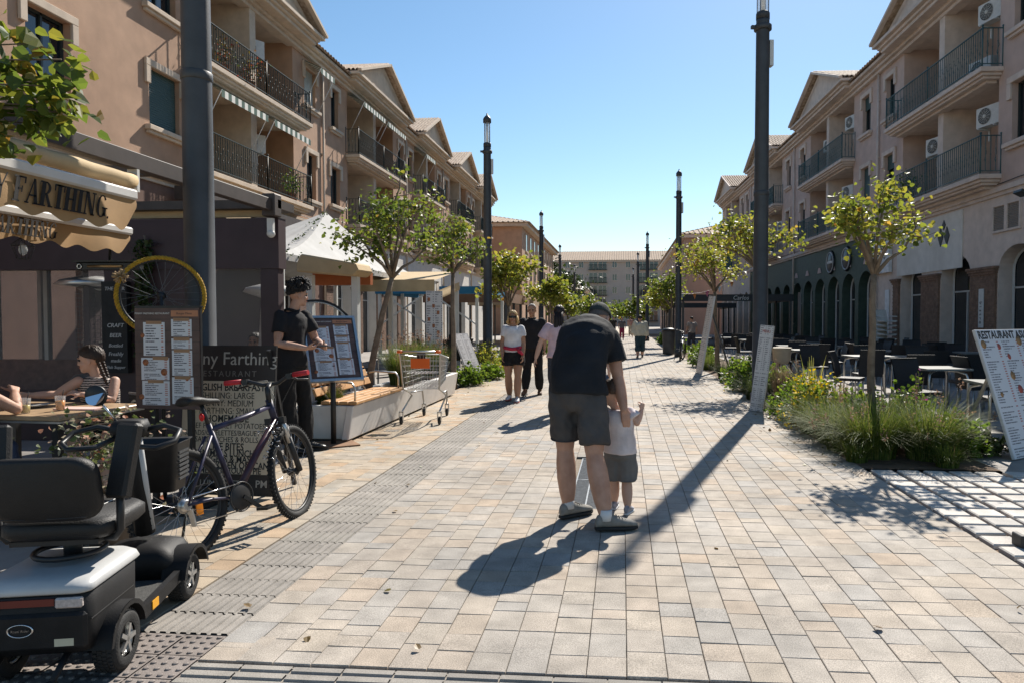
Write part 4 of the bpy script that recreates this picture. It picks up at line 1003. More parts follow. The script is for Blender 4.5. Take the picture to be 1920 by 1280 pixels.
E = np.array([tuple(e) for e in ends]); idx = rs.randint(0, len(ends), 620)
leaves('crown', E[idx] + rs.normal(0, 1, (620, 3)) * 0.07, 0.098, LEAF, bt_, rs, 0.7, 0.2)

# ---- beds
GR = leaf_mat('grass_blade', [(0.0, (0.035, 0.065, 0.015)), (0.5, (0.085, 0.135, 0.022)), (0.85, (0.15, 0.18, 0.035)), (1.0, (0.22, 0.18, 0.08))], 0.35, 0.65)
GRD = leaf_mat('grass_dry', [(0.0, (0.10, 0.08, 0.04)), (0.6, (0.20, 0.15, 0.08)), (1.0, (0.28, 0.21, 0.14))], 0.35, 0.6)
GRB = leaf_mat('grass_blue', [(0.0, (0.03, 0.05, 0.015)), (0.6, (0.055, 0.085, 0.025)), (1.0, (0.10, 0.12, 0.04))], 0.25, 0.7)
SHR = leaf_mat('shrub_leaf', [(0.0, (0.04, 0.08, 0.012)), (0.6, (0.085, 0.15, 0.02)), (1.0, (0.17, 0.21, 0.035))], 0.45)
FLY = leaf_mat('flower_yellow', [(0.0, (0.50, 0.36, 0.01)), (1.0, (0.62, 0.50, 0.03))], 0.3, 0.6)
FLP = leaf_mat('flower_purple', [(0.0, (0.25, 0.03, 0.14)), (1.0, (0.4, 0.07, 0.2))], 0.3, 0.6)
FLW = leaf_mat('plume', [(0.0, (0.14, 0.09, 0.06)), (1.0, (0.22, 0.16, 0.11))], 0.4, 0.7)
def blades(name, n, rad, h, m, parent, rs, arc=0.7, width=0.006, seg=5, z0=0.0, el=0.5, tipb=None):
    a = rs.rand(n) * 2 * PI; r0 = rad * 0.35 * np.sqrt(rs.rand(n)); a2 = a + rs.normal(0, 0.6, n)
    L_ = h * rs.uniform(0.55, 1.15, n); lean_ = rs.uniform(0.1, 1, n) * arc
    V = np.zeros((n, (seg + 1) * 2, 3), np.float32)
    sd = np.stack([-np.sin(a2), np.cos(a2), np.zeros(n)], 1)
    for i in range(seg + 1):
        t = i / seg; ang = lean_ * t * 1.5
        rr_ = L_ * np.where(lean_ > 1e-3, (1 - np.cos(ang)) / np.maximum(ang, 1e-3), 0) * t
        zz = L_ * t * np.where(lean_ > 1e-3, np.sin(ang) / np.maximum(ang, 1e-3), 1)
        P = np.stack([np.cos(a) * r0 + np.cos(a2) * rr_ * 1.5, np.sin(a) * r0 * el / 0.5 + np.sin(a2) * rr_ * 1.5, z0 + zz], 1)
        w = width * (1 - t * 0.85)
        V[:, i * 2] = P - sd * w; V[:, i * 2 + 1] = P + sd * w
    f = np.array([(i * 2, i * 2 + 1, i * 2 + 3, i * 2 + 2) for i in range(seg)])
    F = (np.arange(n)[:, None, None] * (seg + 1) * 2 + f[None]).reshape(-1, 4)
    o = inst(npmesh(name, V.reshape(-1, 3), F, m, np.repeat(rs.rand(n), (seg + 1) * 2)), name, parent); o['kind'] = 'stuff'
    return V[:, -1]
def grass(label, loc, rad, h, seed, n=700, m=None, arc=1.0, plume=0, width=0.0045, pm=None):
    rs = np.random.RandomState(seed); t = T('ornamental_grass', label, 'grass clump', loc, 0, 'planting in the beds')
    blades('blades', n, rad, h, m or GR, t, rs, arc, width)
    if plume:
        tips = blades('flower_stalks', plume, rad * 0.8, h * 1.18, pm or GRD, t, rs, arc * 0.8, 0.002)
        p = (tips[:, None] + rs.normal(0, 1, (plume, 22, 3)) * np.array((0.016, 0.016, 0.035))).reshape(-1, 3)
        leaves('plumes', p, 0.022, pm or FLW, t, rs, -0.6, 0.0)
    return t
def shrub(label, loc, r, h, seed, n=900, size=0.05, m=None, flowers=None, fn=0, fs=0.03, cat='shrub', name='shrub', up=0.4):
    rs = np.random.RandomState(seed); t = T(name, label, cat, loc, 0, 'planting in the beds')
    mb = MB(); 
    for k in range(14):
        a = rs.rand() * 2 * PI; q = rs.rand() ** .5
        mb.tube([(0, 0, 0), (math.cos(a) * r[0] * q * .5, math.sin(a) * r[1] * q * .5, h * .45), (math.cos(a) * r[0] * q * .9, math.sin(a) * r[1] * q * .9, h * (1 - .5 * q * q))], [0.008, 0.006, 0.003], 4)
    so_ = mb.build('stems', m_bark, t); so_['kind'] = 'stuff'
    d = rs.normal(0, 1, (n, 3)); d[:, 2] = np.abs(d[:, 2]); d /= np.linalg.norm(d, axis=1)[:, None]
    bump_ = 0.75 + 0.3 * np.sin(d[:, 0] * 7 + seed) * np.cos(d[:, 1] * 6 + seed * 2)
    p = d * (rs.rand(n)[:, None] ** 0.35) * np.array((r[0], r[1], h)) * bump_[:, None] + np.array((0, 0, 0.03))
    leaves('foliage', p, size, m or SHR, t, rs, -0.35, up, out=d, rnd_bias=bump_ - 0.3)
    if flowers:
        k = rs.randint(0, n, fn); p2 = d[k] * np.array((r[0], r[1], h)) * bump_[k][:, None] * 1.04
        leaves('flowers', p2 + rs.normal(0, .02, p2.shape), fs, flowers, t, rs, -0.5, 0.5)
    return t
# near bed by the right terrace
grass('big arching grass clump with pinkish plumes under the near tree, closest to the pavers', (2.74, 7.8, 0), 0.65, 0.64, 1, 1800, GR, 1.5, 16)
grass('dark green arching grass spilling over the pavers, nearest the tall post', (2.60, 8.6, 0), 0.6, 0.56, 2, 1600, GR, 1.6)
grass('bright grass clump beside the terrace tables, with dry plumes', (3.28, 7.72, 0), 0.6, 0.66, 3, 1800, GR, 1.25, 14)
grass('fine olive grass clump behind the plumed one', (3.05, 8.4, 0), 0.55, 0.62, 4, 1300, GRB, 1.4)
grass('pale dry upright grass between the yellow flowers and first table', (3.05, 9.9, 0), 0.3, 0.58, 5, 500, GRD, 0.5, 0)
grass('straw coloured upright grass right behind the tall post', (2.78, 12.4, 0), 0.3, 0.66, 6, 450, GRD, 0.45, 8)
grass('spiky yellow striped leaves above the yellow flowers', (2.85, 10.7, 0), 0.25, 0.86, 7, 60, leaf_mat('yucca_leaf', [(0, (0.12, 0.17, 0.04)), (1, (0.36, 0.34, 0.10))], 0.3), 0.6, 0, 0.014)
shrub('mound of small yellow flowers at the foot of the tall post', (2.72, 9.9, 0), (0.55, 0.45), 0.76, 8, 1500, 0.05, SHR, FLY, 900, 0.042, 'flowers', 'flowering_shrub')
shrub('low green shrub hugging the paver edge near the post', (2.56, 10.7, 0), (0.42, 0.6), 0.55, 9, 1500, 0.05, SHR)
shrub('leafy green bush behind the arching grasses, between tree and flowers', (3.0, 9.2, 0), (0.5, 0.45), 0.66, 14, 1700, 0.055, SHR)
shrub('low leafy green plant at the edge of the gravel corner', (3.66, 7.85, 0), (0.42, 0.36), 0.5, 10, 1300, 0.055, SHR, leaf_mat('flower_white', [(0, (.6, .6, .55)), (1, (.7, .68, .62))]), 14, 0.03)
shrub('flat dark creeping plant by the menu panel\'s foot', (3.98, 8.0, 0), (0.36, 0.28), 0.24, 11, 800, 0.05, LEAF_D)
shrub('bush with purple flowers in front of the second table', (3.55, 8.75, 0), (0.32, 0.32), 0.86, 12, 1000, 0.055, SHR, FLP, 60, 0.04, 'flowers', 'flowering_shrub')
grass('short tufted grass running along the paver edge', (2.54, 9.35, 0), 0.5, 0.5, 13, 1100, GR, 1.3)
for i, (x, y, lab) in enumerate(((2.47, 7.5, 'small grass tuft leaning over the paver edge at the bed corner'), (2.46, 8.15, 'small grass tuft on the paver edge below the dark arching grass'), (3.3, 7.3, 'low tuft at the open paving edge in front of the bright grass'), (2.47, 11.3, 'small tuft beside the foot of the tall post'))):
    grass(lab, (x, y, 0), 0.3, 0.26, 400 + i, 420, GR, 1.5)
shrub('lush green bush tucked against the tall post, behind the yellow flowers', (2.78, 11.2, 0), (0.42, 0.45), 0.66, 402, 1500, 0.055, SHR, FLY, 120, 0.035)
shrub('bright leafy bush on the paver side of the yellow flowers', (2.5, 10.15, 0), (0.3, 0.45), 0.5, 403, 1200, 0.05, SHR)
shrub('broad leafed shrub behind the bed, close to the first table', (3.62, 9.5, 0), (0.35, 0.35), 0.55, 401, 1100, 0.06, SHR)
rs = np.random.RandomState(8); fl_n = 240
fx = np.concatenate([rs.normal(2.3, .25, 130), rs.uniform(-3.4, 2.3, 60), rs.normal(-3.2, .15, 50)]); fy = np.concatenate([rs.uniform(6.8, 20, 130), rs.uniform(3, 25, 60), rs.uniform(8, 25, 50)])
fo = leaves('fallen_leaves', np.stack([fx, fy, np.full(fl_n, .012)], 1), 0.045, leaf_mat('leaf_fallen', [(0, (.12, .07, .03)), (.6, (.22, .15, .05)), (1, (.10, .12, .03))], .1), None, rs, 0.0, 6.0)
fo['label'] = 'scattered dry leaves lying on the pavers along the beds'; fo['category'] = 'leaves'
# next bed, beyond the post
k = 0
for (x, y, rx, ry, h, lab) in ((2.75, 13.6, .42, .6, .62, 'leafy green bush just past the tall post'), (2.6, 14.8, .5, .6, .78, 'rounded green bush with yellowish tips by the propped panels'), (3.1, 14.2, .4, .5, .55, 'green bush by the terrace edge past the post'), (2.7, 16.6, .45, .6, .6, 'dense bush in the middle of the long bed'),
                            (2.55, 22.2, .5, .8, .8, 'bright bush between the propped menu and the parked bicycle'), (2.7, 24.0, .5, .8, .75, 'bright bush directly behind the front bicycle wheel'), (2.75, 26.2, .4, .7, .6, 'small bush at the far lamp foot'), (2.5, 31, .5, 1.0, .7, 'bush in front of the distant litter bin'), (2.6, 42, .6, 1.5, .8, 'long far bush of the shaded side')):
    k += 1; shrub(lab, (x, y, 0), (rx, ry), h, 100 + k, 1300, 0.055 + y * 0.0012, SHR, FLY if k in (2, 6) else None, 40, 0.05)
grass('drooping dark grass spilling over the promenade edge past the post', (2.5, 13.2, 0), 0.5, 0.5, 21, 900, GRB, 1.6)
grass('grass tuft between bushes on the shaded side', (2.6, 17.8, 0), 0.5, 0.5, 22, 700, GRB, 1.4)
grass('far grass tuft near the crooked tree', (2.55, 20.8, 0), 0.5, 0.55, 23, 600, GR, 1.2)
# left beds: planter top and ground beds behind it
for i, (x, y, z, h, lab) in enumerate(((-3.62, 11.0, .44, .62, 'tall feathery grass in the white planter behind the trolley basket'), (-3.62, 11.7, .44, .66, 'feathery grass filling the middle of the white planter'), (-3.62, 12.5, .44, .62, 'feathery grass near the planter\'s far end'), (-3.75, 8.6, .40, .22, 'short grass under the timber backrest'), (-3.6, 13.2, .44, .5, 'low grass at the planter tip'))):
    grass(lab, (x, y, z), 0.42, h, 200 + i, 900, GR, 0.6, 20)
for i, (x, y, r_, h, lab) in enumerate(((-3.5, 15.6, .5, .5, 'low lush plant beside the leaning price panel'), (-3.3, 17.2, .45, .42, 'low creeping plant at the edge of the sunny bed'), (-3.75, 18.2, .6, .85, 'yellow-green feathery bush at the second lamp post foot'), (-3.9, 19.5, .6, .95, 'tall feathery bush just behind the lamp post'), (-3.5, 21.6, .6, .7, 'bush beneath the bushy bright tree'), (-3.6, 25, .7, .8, 'far bush of the sunny bed'), (-3.6, 30, .8, .8, 'distant bush behind the walking couple'), (-3.6, 37, .9, .8, 'very distant bush on the sunny side'))):
    shrub(lab, (x, y, 0), (r_, r_ * 1.3), h, 300 + i, 1300, 0.05 + y * 0.001, LEAF_Y if i in (2, 3) else SHR)

for (x, y, z, lab) in ((-11.25, 19.0, 8.37, 'reddish pot plant on the upper near balcony of the sunny flats'), (-11.25, 20.4, 8.37, 'spiky pot plant further along the upper near balcony'), (-11.25, 23.0, 5.47, 'leafy pot plant at the far end of the lower near balcony'), (9.72, 24.6, 5.47, 'pot plant on the lower teal balcony of the shaded flats')):
    pt2 = T('potted_plant', lab, 'potted plant', (x, y, z), 0, 'pot plants on balconies'); MB().lathe([(.11, 0), (.15, .26), (.16, .28), (.14, .28), (0, .25)], n=14).build('pot', mat('terracotta', (.3, .13, .07), .85), pt2)
    rs = np.random.RandomState(int(y * 10)); leaves('foliage', rs.normal(0, 1, (260, 3)) * np.array((.15, .15, .22)) + np.array((0, 0, .6)), .07, SHR if z < 8 else leaf_mat('leaf_red', [(0, (.06, .09, .02)), (.7, (.14, .08, .03)), (1, (.3, .08, .04))], .4), pt2, rs, -.3, .3)

# ---- terrace furniture on the right
m_rat = mat('rattan_black', (0.018, 0.018, 0.02), 0.6, 0.35, 60, 0.8, 160)
m_top = mat('table_laminate', (0.16, 0.17, 0.165), 0.35, 0.15, 8)
m_edge = mat('table_edge', (0.05, 0.05, 0.05), 0.5)
def table_parts(w=0.7, d=0.7):
    top = MB().b2((-w / 2, -d / 2, 0.715), (w / 2, d / 2, 0.745)).mesh('table_top', m_top)
    legs = []
    for sx in (-1, 1):
        for sy in (-1, 1):
            legs.append(MB().tube([(sx * 0.08, sy * 0.08, 0.70), (sx * (w / 2 - 0.16), sy * (d / 2 - 0.16), 0.70), (sx * (w / 2 - 0.07), sy * (d / 2 - 0.07), 0.66), (sx * (w / 2 - 0.05), sy * (d / 2 - 0.05), 0.58), (sx * (w / 2 - 0.05), sy * (d / 2 - 0.05), 0.0)], 0.019, 8).mesh('leg', m_alu))
    return top, legs
TP = table_parts()
def table(label, loc, rz, grp='terrace tables on the shaded side'):
    t = T('terrace_table', label, 'table', loc, rz, grp)
    inst(TP[0], 'table_top', t)
    for l in TP[1]: inst(l, 'leg', t)
    return t
def chair_parts():
    s = MB(); s.b2((-0.22, -0.22, 0.40), (0.22, 0.22, 0.45)); seat = s.mesh('seat', m_rat)
    b = MB(); b.grid(lambda u, v: (-0.23 + 0.46 * u, 0.20 + 0.02 * math.sin(PI * u) + 0.10 * v * v, 0.45 + 0.45 * v), 6, 5)
    b.grid(lambda u, v: (0.23 - 0.46 * u, 0.225 + 0.02 * math.sin(PI * u) + 0.10 * v * v, 0.45 + 0.46 * v), 6, 5)
    b.b2((-0.23, 0.30, 0.90), (0.23, 0.33, 0.915)); back = b.mesh('backrest', m_rat, False)
    ls = [MB().tube([(sx * 0.2, sy * 0.19, 0.42), (sx * 0.21, sy * 0.21, 0.0)], 0.014, 6).mesh('leg', m_alu) for sx in (-1, 1) for sy in (-1, 1)]
    return seat, back, ls
CP = chair_parts()
def chair(label, loc, rz, grp='black woven terrace chairs'):
    t = T('terrace_chair', label, 'chair', loc, rz, grp)
    inst(CP[0], 'seat', t); inst(CP[1], 'backrest', t)
    for l in CP[2]: inst(l, 'leg', t)
    return t
tabs = [(4.62, 8.75, 'grey topped table half hidden by the tall tilted menu panel'), (4.95, 11.3, 'grey topped table behind the purple flowers'), (5.0, 14.8, 'wide terrace table right behind the near tree trunk'), (5.75, 14.7, 'terrace table touching the wide one')]
for i, (x, y, lab) in enumerate(tabs): table(lab, (x, y, 0), R(rnd.uniform(-6, 6)))
for (x, y, a, lab) in ((5.25, 8.85, 100, 'black woven chair behind the nearest table, back to the building'), (5.1, 9.75, 170, 'black woven chair between the first and second table'), (5.75, 9.6, 160, 'black woven chair half hidden by the menu panel'), (5.6, 11.4, 95, 'black woven chair on the far side of the second table'), (4.9, 12.2, 185, 'black woven chair turned to the second table'), (4.75, 13.9, 0, 'black woven chair standing in front of the wide table'), (5.8, 13.7, 5, 'black woven chair in front of the joined tables'), (5.9, 12.4, 175, 'black woven chair near the middle of the terrace')):
    chair(lab, (x, y, 0), R(a + 180 if a in (0, 5) else a))
for (x, y, a, lab) in ((6.2, 10.9, 80, 'black woven chair behind the second table, nearer the shopfronts'), (4.35, 10.55, 20, 'black woven chair with its back to the flower bed'), (6.5, 13.2, 200, 'black woven chair facing the joined tables from the shopfront side'), (4.3, 15.9, 10, 'black woven chair at the far corner of the wide table'), (5.4, 15.7, 0, 'black woven chair behind the wide table, seat towards it'), (6.4, 15.5, 350, 'black woven chair behind the joined table'), (4.1, 12.9, 60, 'black woven chair by the straw coloured grass'), (6.9, 11.9, 120, 'black woven chair in the middle aisle of the shaded terrace')):
    chair(lab, (x, y, 0), R(a))
# rows further back look alike
ORD = ('first', 'second', 'third', 'fourth', 'fifth', 'sixth')
for row, spots in (('planting', [(4.6, 17.6), (4.7, 20.2), (4.6, 23.0), (4.6, 26), (4.5, 29)]), ('middle', [(6.6, 9.6), (6.4, 17.2), (6.5, 20.0), (6.3, 22.8), (6.3, 25.8), (6.2, 29)]), ('shopfront', [(7.9, 10.2), (7.6, 12.5), (8.0, 16.5), (8.1, 19.4), (7.9, 22.4)])):
    for i, (x, y) in enumerate(spots):
        table('grey topped table, %s from the front in the %s row of the shaded terrace' % (ORD[i], row), (x + rnd.uniform(-.15, .15), y, 0), R(rnd.uniform(-8, 8)), 'tables at the back of the shaded terrace')
        for a, sd in (((0, 'far'), (180, 'near')) if (i + len(row)) % 3 == 0 else ((0, 'far'), (90, 'shop'), (180, 'near'), (270, 'street'))):
            d = 0.62; chair('black woven chair at the %s side of the %s table in the %s row' % (sd, ORD[i], row), (x + math.sin(R(a)) * d, y + math.cos(R(a)) * d, 0), R(-a + rnd.uniform(-12, 12)), 'chairs at the back of the shaded terrace')
# stack of white chairs against the pier, beige high chair
st = T('chair_stack', 'stack of pale plastic chairs against the brick pier', 'chairs', (9.55, 26.0, 0), 0.3)
for k in range(7):
    q = MB(); z = 0.42 + k * 0.16
    q.b2((-0.23, -0.22, z), (0.23, 0.22, z + 0.03)); q.grid(lambda u, v: (-0.23 + .46 * u, 0.22 + 0.12 * v, z + 0.45 * v), 3, 3)
    for sx in (-1, 1): q.tube([(sx * 0.25, -0.22, z + 0.2), (sx * 0.25, 0.2, z + 0.22)], 0.02, 5)
    q.build('chair', m_ac, st)
for sx in (-1, 1):
    for sy in (-1, 1): MB().tube([(sx * .21, sy * .2, .42), (sx * .25, sy * .24, 0)], 0.02, 5).build('leg', m_ac, st)
hc = T('high_chair', 'beige tub chair beside the long bed', 'chair', (3.9, 17.4, 0), 0.4)
MB().loft([[Vector((math.cos(a) * r_ * (1 if math.sin(a) < 0.9 else 1), math.sin(a) * r_, z)) for a in [2 * PI * k / 16 for k in range(16)]] for r_, z in ((0.15, .40), (.20, .48), (.23, .78), (.25, .80), (.20, .79), (.16, .52))], cap=True).build('tub', mat('beige_plastic', (0.5, 0.43, 0.32), 0.5), hc)
for sx in (-1, 1):
    for sy in (-1, 1): MB().tube([(sx * .15, sy * .15, .42), (sx * .19, sy * .19, 0)], 0.018, 6).build('leg', m_blk, hc)

# ---- boards on the right
m_pap = print_mat('menu_sheet', (0.60, 0.61, 0.64), (0.12, 0.12, 0.14), 3, 46, (0.4, 0.12, 0.1))
m_pap1 = print_mat('price_sheet', (0.55, 0.53, 0.52), (0.16, 0.15, 0.16), 2, 44)
m_ink = mat('print_black', (0.02, 0.02, 0.022), 0.5)
bm_ = T('menu_board', 'tall white tilted menu panel headed RESTAURANT at the edge of the shaded terrace', 'menu board', (4.14, 7.66, 0.01), R(36))
pn = T0('panel_tilt', bm_); pn.rotation_euler = (R(-18), 0, 0); pn.location = (0.47, 0, 0)
MB().b2((-0.45, 0, 0.0), (0.85, 0.03, 1.44)).build('panel', mat('panel_edge', (0.5, 0.5, 0.5), 0.5), pn, bevel=0.004)
MB().b2((-0.445, -0.003, 0.005), (0.845, -0.001, 1.31)).build('print', m_pap, pn); MB().b2((-0.445, -0.003, 1.311), (0.845, -0.001, 1.435)).build('header', mat('panel_white', (0.60, 0.61, 0.64), 0.45, 0.03), pn)
text('RESTAURANT ASIA', 0.125, m_ink, pn, (-0.42, -0.004, 1.37), bold=0.004, align='LEFT', depth=0.0008)
m_red = mat('dish_red', (0.35, 0.08, 0.06), 0.5); m_brn = mat('dish_brown', (0.30, 0.17, 0.07), 0.5)
for i, (x, z, r_) in enumerate(((-0.36, 1.27, .05), (-0.05, 1.24, .035), (0.1, 1.12, .035), (0.05, 0.90, .05), (0.12, .74, .05), (0.16, .52, .04), (0.18, .44, .05), (0.12, .30, .03), (0.3, .27, .05), (0.42, 1.3, .06), (0.15, .12, .035), (0.35, .1, .04), (-.3, .7, .03), (.5, .8, .07), (.6, .45, .07))):
    MB().lathe([(0, .0012), (r_, .0008), (r_, 0)], (0, 0, 0), 12, axis=(0, -1, 0)).build('dish_picture', m_red if i % 3 else m_brn, pn, loc=(x, -0.0035, z))
MB().bar((0.5, 0.42, 1.1), (0.5, 0.85, 0.0), 0.04, 0.03).build('prop', m_alu, bm_)
pp = T('price_panel', 'narrow white price panel leaning against the tall lamp post', 'menu board', (2.16, 11.45, 0.01), R(-28))
q_ = T0('panel_tilt', pp); q_.rotation_euler = (R(-7), R(5), 0)
MB().b2((-0.10, 0, 0), (0.12, 0.05, 1.40)).build('panel', m_pap1, q_); text('MENU', 0.07, m_red, q_, (0.01, -0.002, 1.30), xs=.7)
for x, y, rz, lab in ((2.35, 19.5, -84, 'tall narrow menu panel propped by the crooked tree, seen almost edge on'),):
    pp = T('price_panel', lab, 'menu board', (x - .25, y, 0.01), R(rz)); q_ = T0('panel_tilt', pp); q_.rotation_euler = (R(-9), R(3), 0)
    MB().b2((-0.3, 0, 0), (0.3, 0.05, 2.15)).build('panel', m_pap1, q_); MB().bar((0, 0.9, 0.02), (0, 0.30, 1.9), 0.05, 0.04).build('prop', m_edge, pp)
# litter bin and parked bicycle are built further down
bn = T('litter_bin', 'dark round litter bin beside the far lamp post', 'litter bin', (1.95, 29.6, 0))
MB().lathe([(0.24, 0.02), (0.25, 0.08), (0.27, 0.95), (0.27, 0.98)], n=18).build('bin_body', m_post, bn); MB().lathe([(0.285, 0.982), (0.285, 1.04), (0.2, 1.10), (0.0, 1.12)], n=18).build('bin_lid', m_blk, bn)
# ---- pergolas and canopies down the street
def pergola(label, x0, x1, y0, y1, h, m, txt=None, mi=None, name='terrace_canopy', posts=4, fascia=0.32, skirt=None):
    t = T(name, label, 'canopy', ((x0 + x1) / 2, (y0 + y1) / 2, 0)); a, b = (x1 - x0) / 2, (y1 - y0) / 2
    MB().b2((-a, -b, h - 0.06), (a, b, h)).build('roof', m, t)
    f = MB().b2((-a, -b - 0.04, h - fascia), (a, -b, h + 0.02)).b2((-a - 0.04, -b, h - fascia), (-a, b, h + 0.02)).b2((a, -b, h - fascia), (a + 0.04, b, h + 0.02)); f.build('fascia', m, t)
    n = max(2, posts)
    for i in range(n):
        y = -b + 0.06 + (2 * b - 0.12) * i / (n - 1)
        for s in (-1, 1): MB().b2((s * (a - 0.1) - 0.05, y - 0.05, 0), (s * (a - 0.1) + 0.05, y + 0.05, h - 0.061)).build('post', mi or m_post, t)
    if txt: text(txt, 0.3, m_ac, t, (0.2, -b - 0.044, h - fascia / 2), shear=0.2, depth=0.003)
    if skirt: 
        for s in (-1, 1): MB().b2((s * a - 0.02, -b + 0.2, 0.05), (s * a + 0.02, b - 0.2, 0.95)).build('side_screen', skirt, t)
    return t
m_dpg = mat('pergola_dark', (0.03, 0.032, 0.035), 0.55, 0.15)
pergola('dark flat pergola with white lettering beyond the shaded terrace', 3.0, 8.6, 36, 46, 2.72, m_dpg, 'Carlos', skirt=None)
m_blue = mat('canvas_blue', (0.02, 0.16, 0.30), 0.7, 0.15, 4)
m_wpost = mat('post_white', (0.65, 0.65, 0.62), 0.5, 0.06)
bc = pergola('blue canvas canopy on white posts at the sunny terrace', -8.2, -4.7, 22.6, 27.5, 2.55, m_blue, None, m_wpost, posts=3, fascia=0.22)
for s in (0, 1, 2): MB().bar((1.65 - 1.65 * s, -2.39, 1.3), (1.65 - 1.65 * (s) - 1.5 * (1 if s < 2 else -1), -2.39, 2.3), 0.05, 0.05).build('brace', m_wpost, bc)
pergola('brown flat canopy behind the blue one', -8.6, -4.9, 29.5, 36, 2.6, mat('canvas_brown', (0.17, 0.09, 0.05), 0.8), None, m_post, fascia=0.4)
pergola('wide tan canopy of the farthest sunny terrace', -9.0, -5.2, 40, 52, 2.6, mat('canvas_tan', (0.35, 0.25, 0.15), 0.8), None, m_post, fascia=0.3)
pergola('grey canopy of the farthest shaded terrace', 3.2, 8.0, 50, 58, 2.6, m_dpg, None)
# bunting strung from the far tree
bu = T('bunting', 'string of orange, pink and white pennants across the far planting', 'bunting', (0, 0, 0))
P = [Vector((1.3 + 4.2 * i / 20, 33.5 + 1.5 * i / 20, 3.05 + 0.35 * (i / 20) - 0.5 * math.sin(PI * i / 20))) for i in range(21)]
MB().tube(P, 0.006, 4).build('cord', m_ac, bu)
for i in range(1, 20, 3):
    MB().add([P[i], P[i + 1], (P[i] + P[i + 1]) / 2 - Vector((0, 0.05, 0.30))], [(0, 1, 2)]).build('pennant', [mat('pennant_orange', (0.6, 0.2, 0.05)), mat('pennant_pink', (0.6, 0.15, 0.2)), m_ac][(i // 3) % 3], bu)
# ================================================================ LEFT SIDE: restaurant terrace and the things on the pavement
m_mar = mat('panel_maroon', (0.045, 0.026, 0.030), 0.55, 0.15, 4, dirt=0.2)
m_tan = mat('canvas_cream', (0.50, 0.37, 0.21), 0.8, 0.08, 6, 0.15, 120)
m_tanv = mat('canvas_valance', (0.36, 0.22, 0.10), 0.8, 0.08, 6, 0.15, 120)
m_wbar = mat('awning_bar_white', (0.62, 0.60, 0.57), 0.5, 0.06)
m_vinyl = clear('clear_vinyl', (0.45, 0.45, 0.46), 0.07, 0.12)
m_beam = mat('beam_brown', (0.055, 0.042, 0.036), 0.55, 0.2, 6)
m_wood = mat('bench_timber', (0.47, 0.26, 0.11), 0.55, 0.18, 10, 0.15, 60)
m_wconc = mat('white_concrete', (0.70, 0.68, 0.65), 0.85, 0.08, 4, 0.25, 120, dirt=0.4)
m_chr = mat('chrome', (0.62, 0.62, 0.63), 0.2, 0.05, metal=1.0)
m_rub = mat('tyre_rubber', (0.02, 0.02, 0.02), 0.75, 0.2, 30, 0.4, 150)

